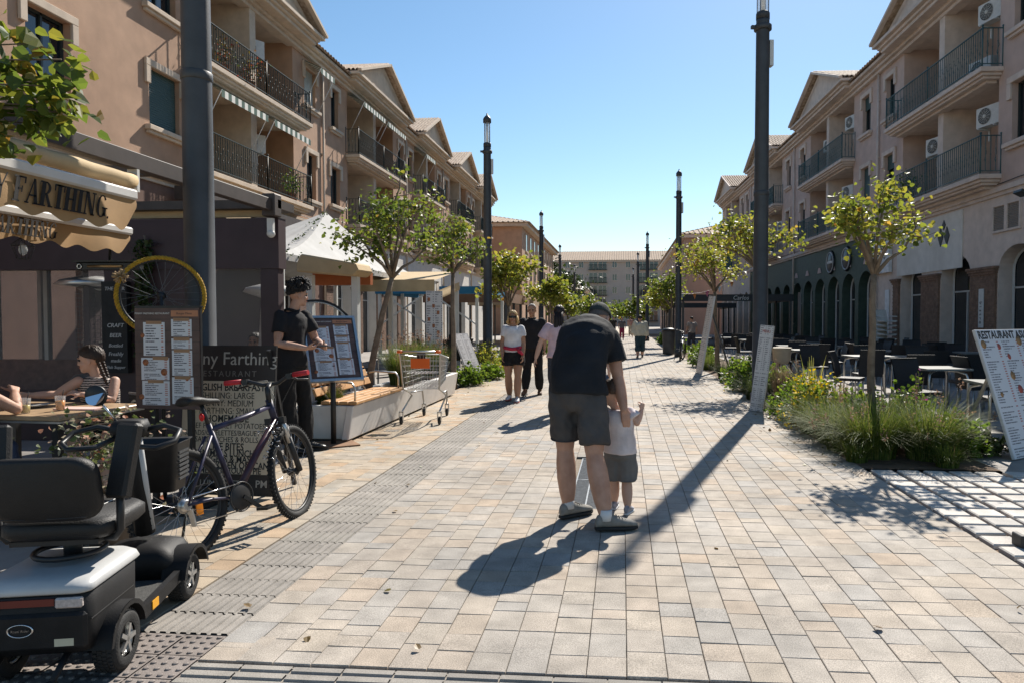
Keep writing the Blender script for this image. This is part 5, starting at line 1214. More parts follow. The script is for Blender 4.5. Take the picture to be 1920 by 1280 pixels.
def serif(txt, H, m, parent, loc, rot, slant=0.24, adv=1.0, depth=0.002):
    """bold slanted serif capitals cut as flat letter shapes, one mesh per letter"""
    x = 0.0; W = T0('lettering', parent); W.location = loc; W.rotation_euler = rot
    def poly(mb, pts): mb.prism([(px_ + pz_ * slant, pz_) for px_, pz_ in pts], depth / H)
    def rect(mb, a, b, c, d): poly(mb, [(a, c), (b, c), (b, d), (a, d)])
    def stem(mb, c, w=0.23, s=0.09): rect(mb, c - w / 2, c + w / 2, 0.05, 0.95); rect(mb, c - w / 2 - s, c + w / 2 + s, 0, 0.06); rect(mb, c - w / 2 - s, c + w / 2 + s, .94, 1)
    def arc(mb, cx, cz, rx, rz, a0, a1, t0, t1, n=14):
        for i in range(n):
            p, q = a0 + (a1 - a0) * i / n, a0 + (a1 - a0) * (i + 1) / n
            w0 = t0 + (t1 - t0) * (abs(math.cos(p))); w1 = t0 + (t1 - t0) * (abs(math.cos(q)))
            poly(mb, [(cx + rx * math.cos(p), cz + rz * math.sin(p)), (cx + rx * math.cos(q), cz + rz * math.sin(q)), (cx + (rx - w1) * math.cos(q), cz + (rz - w1 * .6) * math.sin(q)), (cx + (rx - w0) * math.cos(p), cz + (rz - w0 * .6) * math.sin(p))])
    for ch in txt:
        mb = MB(); w = 0.72
        if ch == ' ': x += 0.35 * H * adv; continue
        if ch in 'FEP': 
            stem(mb, 0.16); rect(mb, .2, .60, .93, 1); rect(mb, .53, .60, .74, .95); rect(mb, .2, .44, .47, .54); rect(mb, .40, .46, .38, .63); w = .68
            if ch == 'P': mb = MB(); stem(mb, .16); arc(mb, .26, .74, .34, .26, -PI / 2, PI / 2, .07, .16); w = .68
            if ch == 'E': rect(mb, .2, .60, 0, .07); rect(mb, .53, .60, .05, .26)
        elif ch == 'A': poly(mb, [(.05, .03), (.12, .03), (.42, 1), (.36, 1)]); poly(mb, [(.52, .03), (.70, .03), (.46, 1), (.33, 1)]); rect(mb, .18, .58, .30, .37); rect(mb, -.03, .2, 0, .06); rect(mb, .44, .8, 0, .06); w = .80
        elif ch == 'R': stem(mb, .16); arc(mb, .26, .74, .34, .26, -PI / 2, PI / 2, .07, .16); poly(mb, [(.28, .5), (.44, .5), (.72, .03), (.55, .03)]); rect(mb, .52, .8, 0, .06); w = .80
        elif ch == 'T': stem(mb, .34); rect(mb, .02, .66, .93, 1); rect(mb, .02, .08, .72, .95); rect(mb, .60, .66, .72, .95); w = .70
        elif ch == 'H': stem(mb, .16); stem(mb, .62); rect(mb, .2, .58, .47, .54); w = .86
        elif ch == 'I': stem(mb, .16); w = .42
        elif ch == 'N': stem(mb, .12, .08); stem(mb, .66, .08); poly(mb, [(.08, 1), (.28, 1), (.70, 0), (.54, 0)]); w = .88
        elif ch == 'Y': poly(mb, [(.0, 1), (.18, 1), (.42, .45), (.28, .45)]); poly(mb, [(.56, 1), (.63, 1), (.42, .45), (.36, .45)]); rect(mb, .27, .43, 0, .5); w = .7
        elif ch == 'G': arc(mb, .38, .5, .36, .5, R(40), R(320), .06, .17); rect(mb, .54, .70, .08, .42); rect(mb, .42, .80, .40, .46); w = .84
        elif ch == '.': rect(mb, .0, .1, 0, .1); w = .2
        mb.xf(Matrix.Diagonal((H * adv, H, H, 1))); o = mb.build('letter', m, W); o.location.x = x
        x += w * H * adv
    return x
# ---- pavilion (glazed terrace room)
pv = T('terrace_pavilion', 'dark maroon terrace room with clear plastic windows behind the menu boards', 'pavilion', (-4.1, 8.0, 0))
def pbox(n, lo, hi, m, par=None): return MB().b2(lo, hi).build(n, m, par or pv)
for a, b, n in ((-0.22, 0.0, 'corner_post'), (-2.2, -1.08, 'wall_panel'), (-5.5, -5.3, 'corner_post')): pbox(n, (a, 0, 0), (b, 0.14, 2.10), m_mar)
pbox('header', (-5.5, -0.02, 2.10), (0.02, 0.16, 2.70), m_mar)
pbox('skirt', (-1.08, 0.02, 0), (-0.22, 0.10, 0.72), m_mar); pbox('skirt', (-5.3, 0.02, 0), (-2.2, 0.10, 0.62), m_mar)
pbox('side_wall', (-2.62, 0.17, 0), (-2.54, 4.5, 2.70), m_mar)
for a, b, z in ((-1.08, -0.22, 0.72), (-5.3, -3.75, .62), (-3.75, -2.2, .62)):
    pbox('vinyl_window', (a + 0.005, 0.055, z), (b - 0.005, 0.058, 2.10), m_vinyl)
    pbox('window_edge', (a, 0.04, z), (a + 0.03, 0.075, 2.10), m_wbar)
pbox('canvas_strip', (-5.5, 0.05, 2.72), (0.0, 0.09, 2.80), m_tan)
pbox('roof', (-5.6, -0.10, 2.80), (0.06, 0.30, 2.90), m_beam); pbox('roof', (-5.6, 0.301, 2.80), (-2.5, 4.6, 2.90), m_beam)
pbox('rear_wall', (-5.5, 4.5, 0), (-2.63, 4.6, 2.79), m_mar)
# sloping canvas seen over the pavilion
cv = T('terrace_canopy', 'sunlit cream canvas sloping behind the maroon room, under a dark gutter', 'canopy', (-9.4, 17.0, 0))
MB().add([(0, 0, 3.75), (0, 7, 3.75), (-1.6, 7, 4.5), (-1.6, 0, 4.5), (0, 0, 3.45), (0, 7, 3.45)], [(0, 1, 2, 3), (4, 5, 1, 0)]).build('canvas', m_tan, cv, normals=False)
MB().b2((-1.9, -0.2, 4.52), (-1.55, 7.2, 4.86)).build('gutter', m_beam, cv)
for y in (0.2, 3.4, 6.7): MB().b2((-.1, y, 0), (-.02, y + .1, 3.7)).build('post', m_beam, cv)
# things dimly seen through the plastic windows
for i, (x, w) in enumerate(((-5.05, .06), (-4.3, .05), (-3.2, .06))): pbox('inner_mullion', (x, 2.2, 0), (x + w, 2.26, 2.5), m_wbar)
pbox('inner_wall', (-5.4, 3.4, 0), (-3.6, 3.5, 2.5), mat('inner_brick', (.20, .10, .07), .9, .3, 12)); pbox('inner_wall', (-3.55, 3.4, 0), (-2.64, 3.5, 2.5), mat('inner_ochre', (.28, .19, .11), .9, .2, 5))
pbox('glazed_screen', (-5.2, 1.62, 0.9), (-2.7, 1.63, 2.5), m_vinyl); pbox('low_wall', (-5.2, 1.6, 0), (-2.7, 1.75, 0.9), mat('inner_brick', (.20, .10, .07), .9, .3, 12))
for x in (-5.2, -4.4, -3.55, -2.76): pbox('screen_post', (x, 1.58, 0.9), (x + .06, 1.66, 2.5), m_wbar)
# ---- beam and awnings over the near terrace
pg = T('terrace_pergola', 'long dark brown rail carrying the cream awnings over the near terrace', 'pergola', (-4.13, 0, 0))
MB().b2((-0.05, 1.5, 2.76), (0.05, 7.88, 2.90)).build('rail', m_beam, pg, bevel=0.006)
MB().b2((-0.07, 7.82, 2.70), (0.09, 7.99, 2.96)).build('rail_end', m_beam, pg, bevel=0.01)
MB().box((0.0, 7.9, 2.60), (0.07, 0.05, 0.16)).ball((0, 7.9, 2.5), 0.05, 8, 6).build('winch_box', m_ac, pg)
for y in (1.6,): MB().b2((-0.05, y - .05, 0), (0.05, y + .05, 2.759)).build('post', m_beam, pg)
for y in (2.2, 5.9): MB().b2((-5.0, y - .04, 2.77), (-0.06, y + .04, 2.86)).build('cross_beam', m_beam, pg)
MB().b2((-5.05, 1.5, 2.70), (-4.96, 8.0, 2.95)).build('wall_rail', m_beam, pg)
def awning(label, X, y0, y1, zr, zb, zv, amp, txt, th_, back, tx0):
    a = T('awning', label, 'awning', (X, 0, 0))
    if back is None:
        r = MB(); n = 30
        r.tube([(-0.10 , y0 + (y1 - y0) * i / n, zr + 0.004 * math.sin(i * 2.1)) for i in range(n + 1)], [0.062 + 0.003 * math.sin(i * 1.3) for i in range(n + 1)], 14)
        r.build('roller', m_tan, a)
        MB().b2((-0.14, y1 + 0.001, zr - .09), (-0.05, y1 + 0.03, zr + .10)).build('end_bracket', m_ac, a)
        MB().b2((-0.04, y0, zb), (0.02, y1 - 0.08, zb + 0.085)).build('front_bar', m_wbar, a, bevel=0.015)
    else:
        MB().grid(lambda u, v: (-back * v, y0 + (y1 - y0) * u, zb + 0.06 + 0.5 * v - 0.06 * math.sin(PI * v)), 8, 6).build('fabric', m_tan, a, normals=False)
        MB().b2((-0.05, y0, zb), (0.03, y1, zb + 0.07)).build('front_bar', m_wbar, a, bevel=0.015)
    n = int((y1 - y0) / 0.30) * 10; vb = MB(); per = 0.30
    def sc_(y): return zv - amp * 0.5 * (1 - math.cos(2 * PI * (y1 - 0.1 - y) / per)) * 0.5 - (0.0)
    top = []; bot = []
    ye = y1 - 0.09 if back is None else y1 - 0.02
    for i in range(n + 1):
        y = y0 + (ye - y0) * i / n; f = min(1, (ye - y) / 0.22); zlow = zv + amp * math.cos(2 * PI * (ye - y) / per) * 0.5
        if f < 1: zlow = zlow + (zb - 0.02 - zlow) * (1 - f) ** 2 * 0.8
        wv = 0.012 * math.sin(y * 9) 
        top.append((0.0, y, zb)); bot.append((0.012 + wv, y, zlow))
    mids = [((t[0] + b[0]) / 2 + 0.006, t[1], (t[2] + b[2]) / 2) for t, b in zip(top, bot)]
    k = n + 1
    vb.add(top + mids + bot, [(i, i + 1, k + i + 1, k + i) for i in range(n)] + [(k + i, k + i + 1, 2 * k + i + 1, 2 * k + i) for i in range(n)], 0, True)
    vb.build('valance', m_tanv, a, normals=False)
    serif(txt, th_, mat('lettering_black', (0.012, 0.01, 0.009), 0.7), a, (0.030, tx0, (zb + zv) / 2 - th_ * 0.42), (0, 0, R(90)), adv=0.80)
    return a
awning('rolled cream awning with black FARTHING lettering, upper of the two', -4.03, 1.9, 5.58, 2.66, 2.48, 2.225, 0.045, 'PENNY FARTHING.', 0.175, None, 3.70)
awning('lower cream awning with smaller FARTHING lettering tucked under the first', -4.48, 2.2, 6.03, 0, 2.26, 2.09, 0.04, 'PENNY FARTHING', 0.128, 2.3, 4.12)
# hung sign, heater bar, cage lamp
hb = T('infrared_heater', 'long infrared heater bar hanging above the seated girl', 'heater', (-4.55, 5.85, 1.97), 0)
MB().b2((-0.30, -0.03, -0.04), (0.30, 0.03, 0.03)).build('housing', m_blk, hb, bevel=0.008); MB().b2((-0.31, -0.06, 0.031), (0.31, 0.06, 0.045)).build('rain_cover', m_blk, hb)
MB().tube([(-0.18, -0.034, -0.005), (0.14, -0.034, -0.005)], 0.012, 8).build('heating_tube', mat('heater_brass', (0.35, 0.24, 0.12), 0.3, metal=0.8), hb)
for x in (-0.26, 0.25): MB().ring((x, -0.035, -0.005), 0.02, 0.005, (0, 1, 0), 14, 5).build('end_knob', m_chr, hb)
MB().tube([(0, 0, 0.05), (0, 0.04, 0.80)], 0.012, 6).build('hanger', m_blk, hb)
lb_ = T('cage_lamp', 'small wire cage lamp hanging under the awning', 'lamp', (-4.5, 4.9, 2.02))
cg = MB()
for k in range(6):
    a = PI / 3 * k; cg.tube([(0, 0, 0.10), (0.075 * math.cos(a), 0.075 * math.sin(a), 0.03), (0.04 * math.cos(a), 0.04 * math.sin(a), -0.07)], 0.003, 4)
cg.ring((0, 0, 0.03), .075, .003, n=12, m=4); cg.ring((0, 0, -.07), .04, .003, n=12, m=4); c_ = cg.build('cage', m_blk, lb_)
MB().ball((0, 0, 0.0), (0.03, 0.03, 0.045), 10, 8).build('bulb', m_lglass, lb_); MB().tube([(0, 0, 0.08), (0, 0, 0.34)], 0.006, 5).build('flex', m_blk, lb_)
# chalk boards and garland on the dark panel
cb = T('chalkboard', 'tall chalkboard with white handwriting on the dark wall panel', 'chalkboard', (-6.10, 7.93, 0))
MB().b2((-0.17, -0.02, 0.85), (0.15, 0.05, 1.95)).build('board', mat('slate', (0.02, 0.021, 0.022), 0.8, 0.3, 8), cb); m_chalk = mat('chalk', (0.5, 0.5, 0.5), 0.9)
for z, tx, s in ((1.86, 'THE BEER', .06), (1.42, 'CRAFT', .07), (1.30, 'BEER', .07), (1.18, 'Bottled', .06), (1.08, 'Freshly', .065), (1.0, 'made', .06), (0.92, 'Fish Supper', .05)): text(tx, s, m_chalk, cb, (0, -0.022, z), shear=0.2, name='chalk_writing')
gl_ = T('garland', 'green artificial garland climbing the dark wall panel', 'garland', (-5.72, 7.9, 0)); rs = np.random.RandomState(3)
p = np.stack([rs.normal(0, .05, 900), rs.normal(0, .04, 900), rs.uniform(0.95, 2.45, 900)], 1); leaves('foliage', p, 0.05, LEAF_D, gl_, rs, 0.5, 0.2); MB().tube([(0, 0.03, 0), (0.02, 0.03, 1.2), (0, 0.03, 2.5)], 0.012, 5).build('stem', m_bark, gl_)
# patio heaters
def heater(label, loc, cover=False):
    t = T('patio_heater', label, 'patio heater', loc)
    if cover: MB().lathe([(0.22, 0.0), (0.20, .6), (0.13, 1.5), (0.11, 1.78), (0.34, 1.86), (0.30, 1.92), (0.0, 2.0)], n=14).build('cover', mat('cover_pale', (0.45, 0.44, 0.42), 0.8), t); return
    MB().lathe([(0.24, 0), (0.24, 0.75), (0.2, 0.8), (0.05, 0.82)], n=20).build('base', m_post, t); MB().tube([(0, 0, .82), (0, 0, 1.2)], .04, 10).build('pole', m_alu, t)
    MB().lathe([(0.12, 1.2), (0.10, 1.25), (0.10, 1.85), (0.15, 1.88)], n=18).build('burner', m_alu, t)
    c = MB()
    for k in range(18):
        a = 2 * PI * k / 18; c.tube([(0.17 * math.cos(a), .17 * math.sin(a), 1.1), (0.17 * math.cos(a), .17 * math.sin(a), 1.85)], 0.003, 4)
    for k in range(14): c.ring((0, 0, 1.1 + k * .055), .172, .0025, n=18, m=4)
    cc = c.build('guard', m_blk, t); cc['kind'] = 'stuff'
    MB().lathe([(0.16, 1.9), (0.40, 1.93), (0.33, 1.99), (0.12, 2.04), (0.0, 2.05)], n=26).build('reflector_dome', m_alu, t)
heater('mushroom patio heater with a bright dome behind the clear window', (-6.75, 8.35, 0)); heater('patio heater under a pale cover inside the maroon room', (-4.78, 9.1, 0), True)
# ---- display wheel wrapped in rope, on its stand
def spoke_wheel(parent, c, r, axis, rim_m, ns=32, hub=0.035, tyre=None, tm=None, rimr=0.012, sp=0.0016, spread=0.03, name=('rim', 'spokes', 'hub'), sm=None):
    ax = Vector(axis).normalized(); u = ax.orthogonal().normalized(); w = ax.cross(u); c = Vector(c)
    ty = None
    wh = T0('wheel', parent) if tyre else parent
    if tyre: 
        ty = MB().ring(c, r - tyre, tyre, axis, 48, 10); 
        if tm == 'knob':
            for k in range(72):
                a = 2 * PI * k / 72
                for s in (-0.55, 0, 0.55):
                    b_ = a + (0.5 if s == 0 else 0) * 2 * PI / 72
                    d = (u * math.cos(b_) + w * math.sin(b_)); p = c + d * (r - tyre + tyre * math.cos(s) * 1.02) + ax * (tyre * math.sin(s) * 1.05)
                    ty.bar(p - d * 0.004, p + d * 0.006, 0.012, 0.012, ax)
        ty.build('tyre', m_rub, wh)
    rr_ = r - (2.1 * tyre if tyre else 0)
    MB().ring(c, rr_, rimr, axis, 48, 8).build(name[0], rim_m, wh)
    s = MB()
    for k in range(ns):
        a = 2 * PI * k / ns; e = c + (u * math.cos(a) + w * math.sin(a)) * rr_; a2 = a + (0.9 if k % 4 < 2 else -0.9); sg = 1 if k % 2 else -1
        s.tube([c + (u * math.cos(a2) + w * math.sin(a2)) * hub * .8 + ax * spread * sg, e], sp, 3, cap=False)
    so_ = s.build(name[1], sm or m_chr, wh); so_['kind'] = 'stuff'
    MB().lathe([(0.0, -spread - .02), (0.012, -spread - .02), (hub, -spread), (hub * .6, -spread * .5), (hub * .6, spread * .5), (hub, spread), (.012, spread + .02), (0, spread + .02)], c, 14, axis=axis).build(name[2], m_blk, wh)
    return wh
dw = T('display_wheel', 'old bicycle wheel wrapped in thick yellow rope above the food menu', 'wheel', (-3.83, 5.50, 0), R(33))
rope = MB(); C = Vector((0, 0, 1.69)); n = 220
for st_ in range(3):
    rope.tube([C + Vector((math.cos(2 * PI * i / n), 0, math.sin(2 * PI * i / n))) * (0.315 + 0.010 * math.cos(2 * PI * (i * 26 / n + st_ / 3))) + Vector((0, 0.010 * math.sin(2 * PI * (i * 26 / n + st_ / 3)), 0)) for i in range(n)], 0.0115, 6, closed=True)
rope.build('rope_tyre', mat('rope_yellow', (0.34, 0.20, 0.015), 0.85, 0.25, 30, 0.5, 120), dw)
kn = MB(); rs = np.random.RandomState(4)
for k in range(60): d = Vector(rs.normal(0, 1, 3)); d.normalize(); kn.tube([C + Vector((-.285, -.01, .155)), C + Vector((-.285, -.01, .155)) + d * 0.06], .006, 4)
kn.build('frayed_knot', mat('rope_frayed', (0.32, 0.22, 0.12), 0.9), dw)
spoke_wheel(dw, C, 0.297, (0, 1, 0), m_blk, 28, sm=m_galv)
for s in (-1, 1): MB().tube([C + Vector((0, s * .06, 0)), Vector((0, s * .06, 0.9)), Vector((0, s * .1, 0))], 0.014, 7).build('stand_leg', m_blk, dw)
d2 = T('display_wheel', 'black spoked wheel standing behind the waiter and the slanted menu', 'wheel', (-4.08, 8.95, 0), R(20))
spoke_wheel(d2, (0, 0, 1.24), 0.52, (0, 1, 0), m_alu, 40, tyre=0.018)
for s in (-1, 1): MB().tube([(0, s * .06, 1.24), (0, s * .06, .5), (0, s * .09, 0)], 0.014, 7).build('stand_leg', m_blk, d2)
# ---- food menu boards
m_mwood = mat('menu_dark_wood', (0.085, 0.05, 0.042), 0.5, 0.4, 5)
m_sheet = print_mat('menu_print_tall', (0.56, 0.57, 0.60), (0.03, 0.03, 0.05), 1, 13, (0.35, 0.10, 0.06))
m_sheet2 = print_mat('menu_print_low', (0.56, 0.57, 0.60), (0.03, 0.03, 0.05), 1, 9, (0.35, 0.10, 0.06))
m_scroll = mat('menu_scroll', (0.30, 0.17, 0.09), 0.5); m_burg = mat('menu_burger', (0.28, 0.10, 0.04), 0.5, 0.5, 60)
def menu_face(par, W, H):
    """printed face lying in local x/z, facing -y, origin at its lower middle"""
    for k in range(9):
        MB().b2((-W / 2 + .004, -0.002, H * k / 9 + .0015), (W / 2 - .004, 0.006, H * (k + 1) / 9 - .0015)).build('plank', m_mwood, par)
    text('PENNY FARTHING RESTAURANT', H * .026, m_ac, par, (-W * .22, -0.003, H * .945), depth=0.0006)
    MB().b2((W * .07, -0.004, H * .915), (W * .48, -0.0022, H * .975)).build('name_band', mat('band_orange', (0.42, 0.18, 0.09), 0.5), par); text('Burger Menu', H * .032, m_mwood, par, (W * .27, -0.0045, H * .945), depth=0.0005)
    for i, (a, b, c, d) in enumerate(((-.36, -.03, .53, .86), (-.40, .03, .29, .51), (-.39, .03, .04, .28), (.07, .38, .72, .89), (.07, .38, .60, .70), (.075, .38, .335, .585), (.07, .395, .055, .32))):
        MB().b2((W * a, -0.0042, H * c), (W * b, -0.0024, H * d)).build('menu_sheet', m_sheet if d - c > .2 else m_sheet2, par)
        m_ = (a + b) / 2 if i != 1 else a + .3
        MB().b2((W * (m_ - .12), -0.0062, H * (d - .02)), (W * (m_ + .12), -0.0044, H * (d + .012))).build('scroll_title', m_scroll, par)
    for x, z, r_ in ((-.33, .465, .035), (-.05, .37, .038), (-.40, .12, .03), (-.37, .73, .025), (.3, .305, .022)):
        MB().lathe([(0, .0012), (W * r_ * 1.3, .0008), (W * r_ * 1.3, 0)], (0, 0, 0), 12, axis=(0, -1, 0)).build('dish_picture', m_burg, par, loc=(W * x, -0.0046, H * z))
mb1 = T('menu_board', 'dark food menu board on posts in front of the rope wheel', 'menu board', (-3.58, 5.2, 0), R(-4))
f1 = T0('board', mb1); f1.location = (0, 0, 0.79)
MB().b2((-0.285, 0.007, 0), (0.285, 0.03, 0.80)).b2((-0.29, 0.005, .80), (.29, .035, .812)).build('backing', m_blk, f1)
menu_face(f1, 0.57, 0.795)
for x in (-0.16, 0.16): MB().b2((x - .02, .031, 0.02), (x + .02, .07, 1.4)).build('post', m_blk, mb1)
MB().b2((-.3, -.2, 0), (.3, .25, .02)).build('foot_plate', m_blk, mb1)
mb2 = T('menu_lectern', 'slanted framed menu on a black post at the waiter\'s fingertips', 'menu stand', (-3.42, 7.98, 0), R(36.9))
f2 = T0('board', mb2); f2.location = (0.02, -0.06, 0.80); f2.rotation_euler = (R(-28), 0, 0)
MB().b2((-.29, .007, 0), (.29, .035, .80)).build('backing', m_blk, f2)
for a, b, c, d in ((-.315, -.285, -.03, .83), (.285, .315, -.03, .83), (-.284, .284, -.03, 0.0), (-.284, .284, .80, .83)): MB().b2((a, -.012, c), (b, .04, d)).build('frame', m_alu, f2)
menu_face(f2, 0.565, 0.795)
MB().tube([(0, 0.04, 0.02), (0, 0.04, .95)], .032, 12).build('post', m_blk, mb2); MB().b2((-.25, -.2, 0), (.25, .25, .018)).build('foot_plate', mat('rust_plate', (0.2, 0.11, 0.06), 0.8, .3), mb2)
# ---- A-board
ab = T('pavement_sign', 'cream pavement sign with black header reading Penny Farthing Restaurant', 'sign', (-3.34, 5.55, 0), R(-3))
ft = T0('front_panel', ab); ft.rotation_euler = (R(-5), 0, 0); m_crm = mat('sign_cream', (0.60, 0.50, 0.37), 0.6, 0.10, 5, dirt=0.25)
MB().b2((-.42, 0, .02), (.42, .025, 1.28)).build('backing', m_blk, ft)
MB().b2((-.415, -.003, .20), (.415, -.0005, .98)).build('cream_print', m_crm, ft)
MB().b2((-.415, -.003, .985), (.415, -.0005, 1.275)).build('header', mat('sign_header', (0.03, 0.022, 0.02), 0.5), ft); MB().b2((-.415, -.003, .025), (.415, -.0005, .195)).build('footer', mat('sign_header', (0.03, 0.022, 0.02), 0.5), ft)
m_pal = mat('sign_pale', (0.42, 0.38, 0.33), 0.6); tw = dict(depth=0.0006)
text('Penny Farthing', .155, m_pal, ft, (-.02, -.004, 1.165), xs=.98, **tw); text('RESTAURANT', .07, mat('sign_dim', (0.18, .16, .14), .6), ft, (-.02, -.004, 1.04), spacing=1.35, **tw)
for z, tx, s, b in ((.925, 'ENGLISH BREAKFAST', .085, .0015), (.855, 'SHILLING: LARGE', .075, 0), (.79, 'PENNY: MEDIUM', .075, 0), (.725, 'FARTHING: SMALL', .075, 0), (.66, 'HOMEMADE', .085, .0015), (.60, 'BEEF PIE/JACKET POTATOES', .066, 0), (.54, 'SALADS/OMELETTES/BAGUETTES', .063, 0), (.485, 'SANDWICHES & ROLLS', .066, 0), (.425, 'LITE BITES', .085, .0015), (.37, 'ANIMALS LUNCH', .08, .0015), (.32, 'BANGERS & MASH', .08, .0015), (.27, 'CURRY/CHICKEN ON CANE', .08, .0015), (.225, 'HOMEMADE ROUND PIE', .07, .0015)):
    text(tx, s, m_ink, ft, (-.0, -.004, z), bold=b, xs=.84, **tw)
text('VEG LUNCH SET', .07, m_pal, ft, (-.12, -.004, .12), **tw); text('PM', .085, m_pal, ft, (.33, -.004, .12), bold=.001, **tw)
bk_ = MB().bar((-.38, .45, .02), (-.38, .06, 1.24), .03, .03); bk_.build('rear_leg', m_blk, ab); MB().bar((.38, .45, .02), (.38, .06, 1.24), .03, .03).build('rear_leg', m_blk, ab)
# ---- planter bench
pb = T('planter_bench', 'white concrete planter with a timber seat and backrest on its near end', 'planter', (-3.61, 8.15, 0))
def slab4(n, P, h0, h1, t):
    pass
L_, W_ = 5.35, 0.36
def wallp(x0, y0, x1, y1, nx, ny):
    mb = MB(); t = 0.09; ins = 0.07
    b0, b1 = Vector((x0, y0, 0.03)), Vector((x1, y1, 0.03)); nn = Vector((nx, ny, 0))
    c0, c1 = Vector((x0, y0, .45)), Vector((x1, y1, .45))
    mb.add([b0 - nn * ins, b1 - nn * ins, c1, c0, b0 - nn * (ins + t), b1 - nn * (ins + t), c1 - nn * t, c0 - nn * t], [(0, 1, 2, 3), (5, 4, 7, 6), (3, 2, 6, 7), (1, 0, 4, 5), (0, 3, 7, 4), (1, 5, 6, 2)])
    return mb
for (a, b, c, d, e, f) in ((W_, 0, W_, L_, 1, 0), (-W_, L_, -W_, 0, -1, 0)): wallp(a, b, c, d, e, f).build('side_wall', m_wconc, pb, bevel=.01)
for (a, b, c, d, e, f) in ((-W_ + .092, 0, W_ - .092, 0, 0, -1), (W_ - .092, L_, -W_ + .092, L_, 0, 1)): wallp(a, b, c, d, e, f).build('end_wall', m_wconc, pb, bevel=.01)
MB().b2((-.27, .1, .30), (.27, L_ - .1, .40)).build('soil', m_soil, pb); MB().b2((-.24, .12, 0), (.24, L_ - .12, .03)).build('plinth', m_blk, pb)
for k in range(4): MB().b2((-.06 + k * .115, .02, .462), (.045 + k * .115, 1.85, .50)).build('seat_plank', m_wood, pb, bevel=.006)
for y in (.25, 1.5): MB().b2((-.1, y, .452), (.38, y + .05, .461)).build('seat_bearer', m_alu, pb)
for k in range(3): MB().bar((-.14 - k * .05, .02, .60 + k * .115), (-.14 - k * .05, 1.85, .60 + k * .115), .03, .10, (-.4, 0, 1)).build('back_plank', m_wood, pb, bevel=.006)
for y in (.3, 1.55): MB().tube([(-.07, y, .47), (-.16, y, .6), (-.28, y, .92)], .016, 6).build('back_support', m_alu, pb)
for y in (.1, 1.75): MB().tube([(.34, y, .50), (.34, y, .66), (.30, y, .72), (.0, y, .74), (-.1, y, .72)], .014, 8).build('arm_rest', m_alu, pb)
# ---- shopping trolley
ct_ = T('shopping_trolley', 'wire shopping trolley with an orange plate parked beside the planter', 'trolley', (-2.89, 10.12, 0), R(2))
def quadmesh(mb, A, B, C_, D, nu, nv, r=.0028):
    for i in range(nu + 1): mb.tube([A.lerp(B, i / nu), D.lerp(C_, i / nu)], r, 4, cap=False)
    for j in range(nv + 1): mb.tube([A.lerp(D, j / nv), B.lerp(C_, j / nv)], r, 4, cap=False)
V3 = Vector
tb = [V3((-.29, -.46, 1.0)), V3((.29, -.46, 1.0)), V3((.20, .50, .90)), V3((-.20, .50, .90))]; bb = [V3((-.24, -.36, .50)), V3((.24, -.36, .50)), V3((.17, .40, .56)), V3((-.17, .40, .56))]
for n_, (i, j), k in (('front_panel', (2, 3), 10), ('side_panel', (1, 2), 18), ('side_panel', (3, 0), 18), ('rear_panel', (0, 1), 12)):
    mb = MB(); quadmesh(mb, bb[i], bb[j], tb[j], tb[i], k, 6); q = mb.build(n_, m_alu, ct_); q['kind'] = 'stuff'
mb = MB(); quadmesh(mb, bb[0], bb[1], bb[2], bb[3], 9, 16); q = mb.build('basket_floor', m_alu, ct_); q['kind'] = 'stuff'
MB().tube(tb, .009, 6, closed=True).build('basket_rim', m_alu, ct_)
MB().tube([(-.30, -.52, 1.04), (.30, -.52, 1.04)], .015, 8).build('handle', m_alu, ct_); m_org = mat('trolley_orange', (0.75, 0.13, 0.015), 0.45, .05)
for s in (-1, 1):
    MB().tube([(s * .24, -.52, 1.04), (s * .31, -.52, 1.04)], .021, 8).build('handle_end', m_org, ct_)
    MB().tube([(s * .29, -.52, 1.04), (s * .29, -.46, .98), (s * .26, -.40, .5), (s * .25, -.1, .42), (s * .26, .05, .36), (s * .27, -.44, .18)], .013, 7).build('chassis_tube', m_alu, ct_)
    MB().tube([(s * .25, -.1, .42), (s * .19, .40, .40), (s * .18, .46, .17)], .013, 7).build('chassis_tube', m_alu, ct_)
    for y, x in ((-.46, .275), (.46, .18)):
        w = T0('castor', ct_); w.location = (s * x, y, 0)
        MB().lathe([(0.0, -.016), (.05, -.016), (.06, -.01), (.06, .01), (.05, .016), (0, .016)], (0, 0, .06), 16, axis=(1, 0, 0)).build('castor_wheel', m_rub, w); MB().b2((-.03, -.02, .06), (-.02, .02, .18)).b2((.02, -.02, .06), (.03, .02, .18)).b2((-.03, -.02, .17), (.03, .02, .19)).build('fork', m_alu, w)
MB().b2((-.135, -.455, .80), (.135, -.445, .94)).build('orange_plate', m_org, ct_)
mb = MB(); quadmesh(mb, V3((-.22, -.35, .72)), V3((.22, -.35, .72)), V3((.2, -.15, .74)), V3((-.2, -.15, .74)), 8, 4); q = mb.build('child_seat', m_alu, ct_); q['kind'] = 'stuff'
MB().b2((-.06, -.40, .92), (.06, -.38, 1.03)).build('coin_lock', m_blk, ct_)
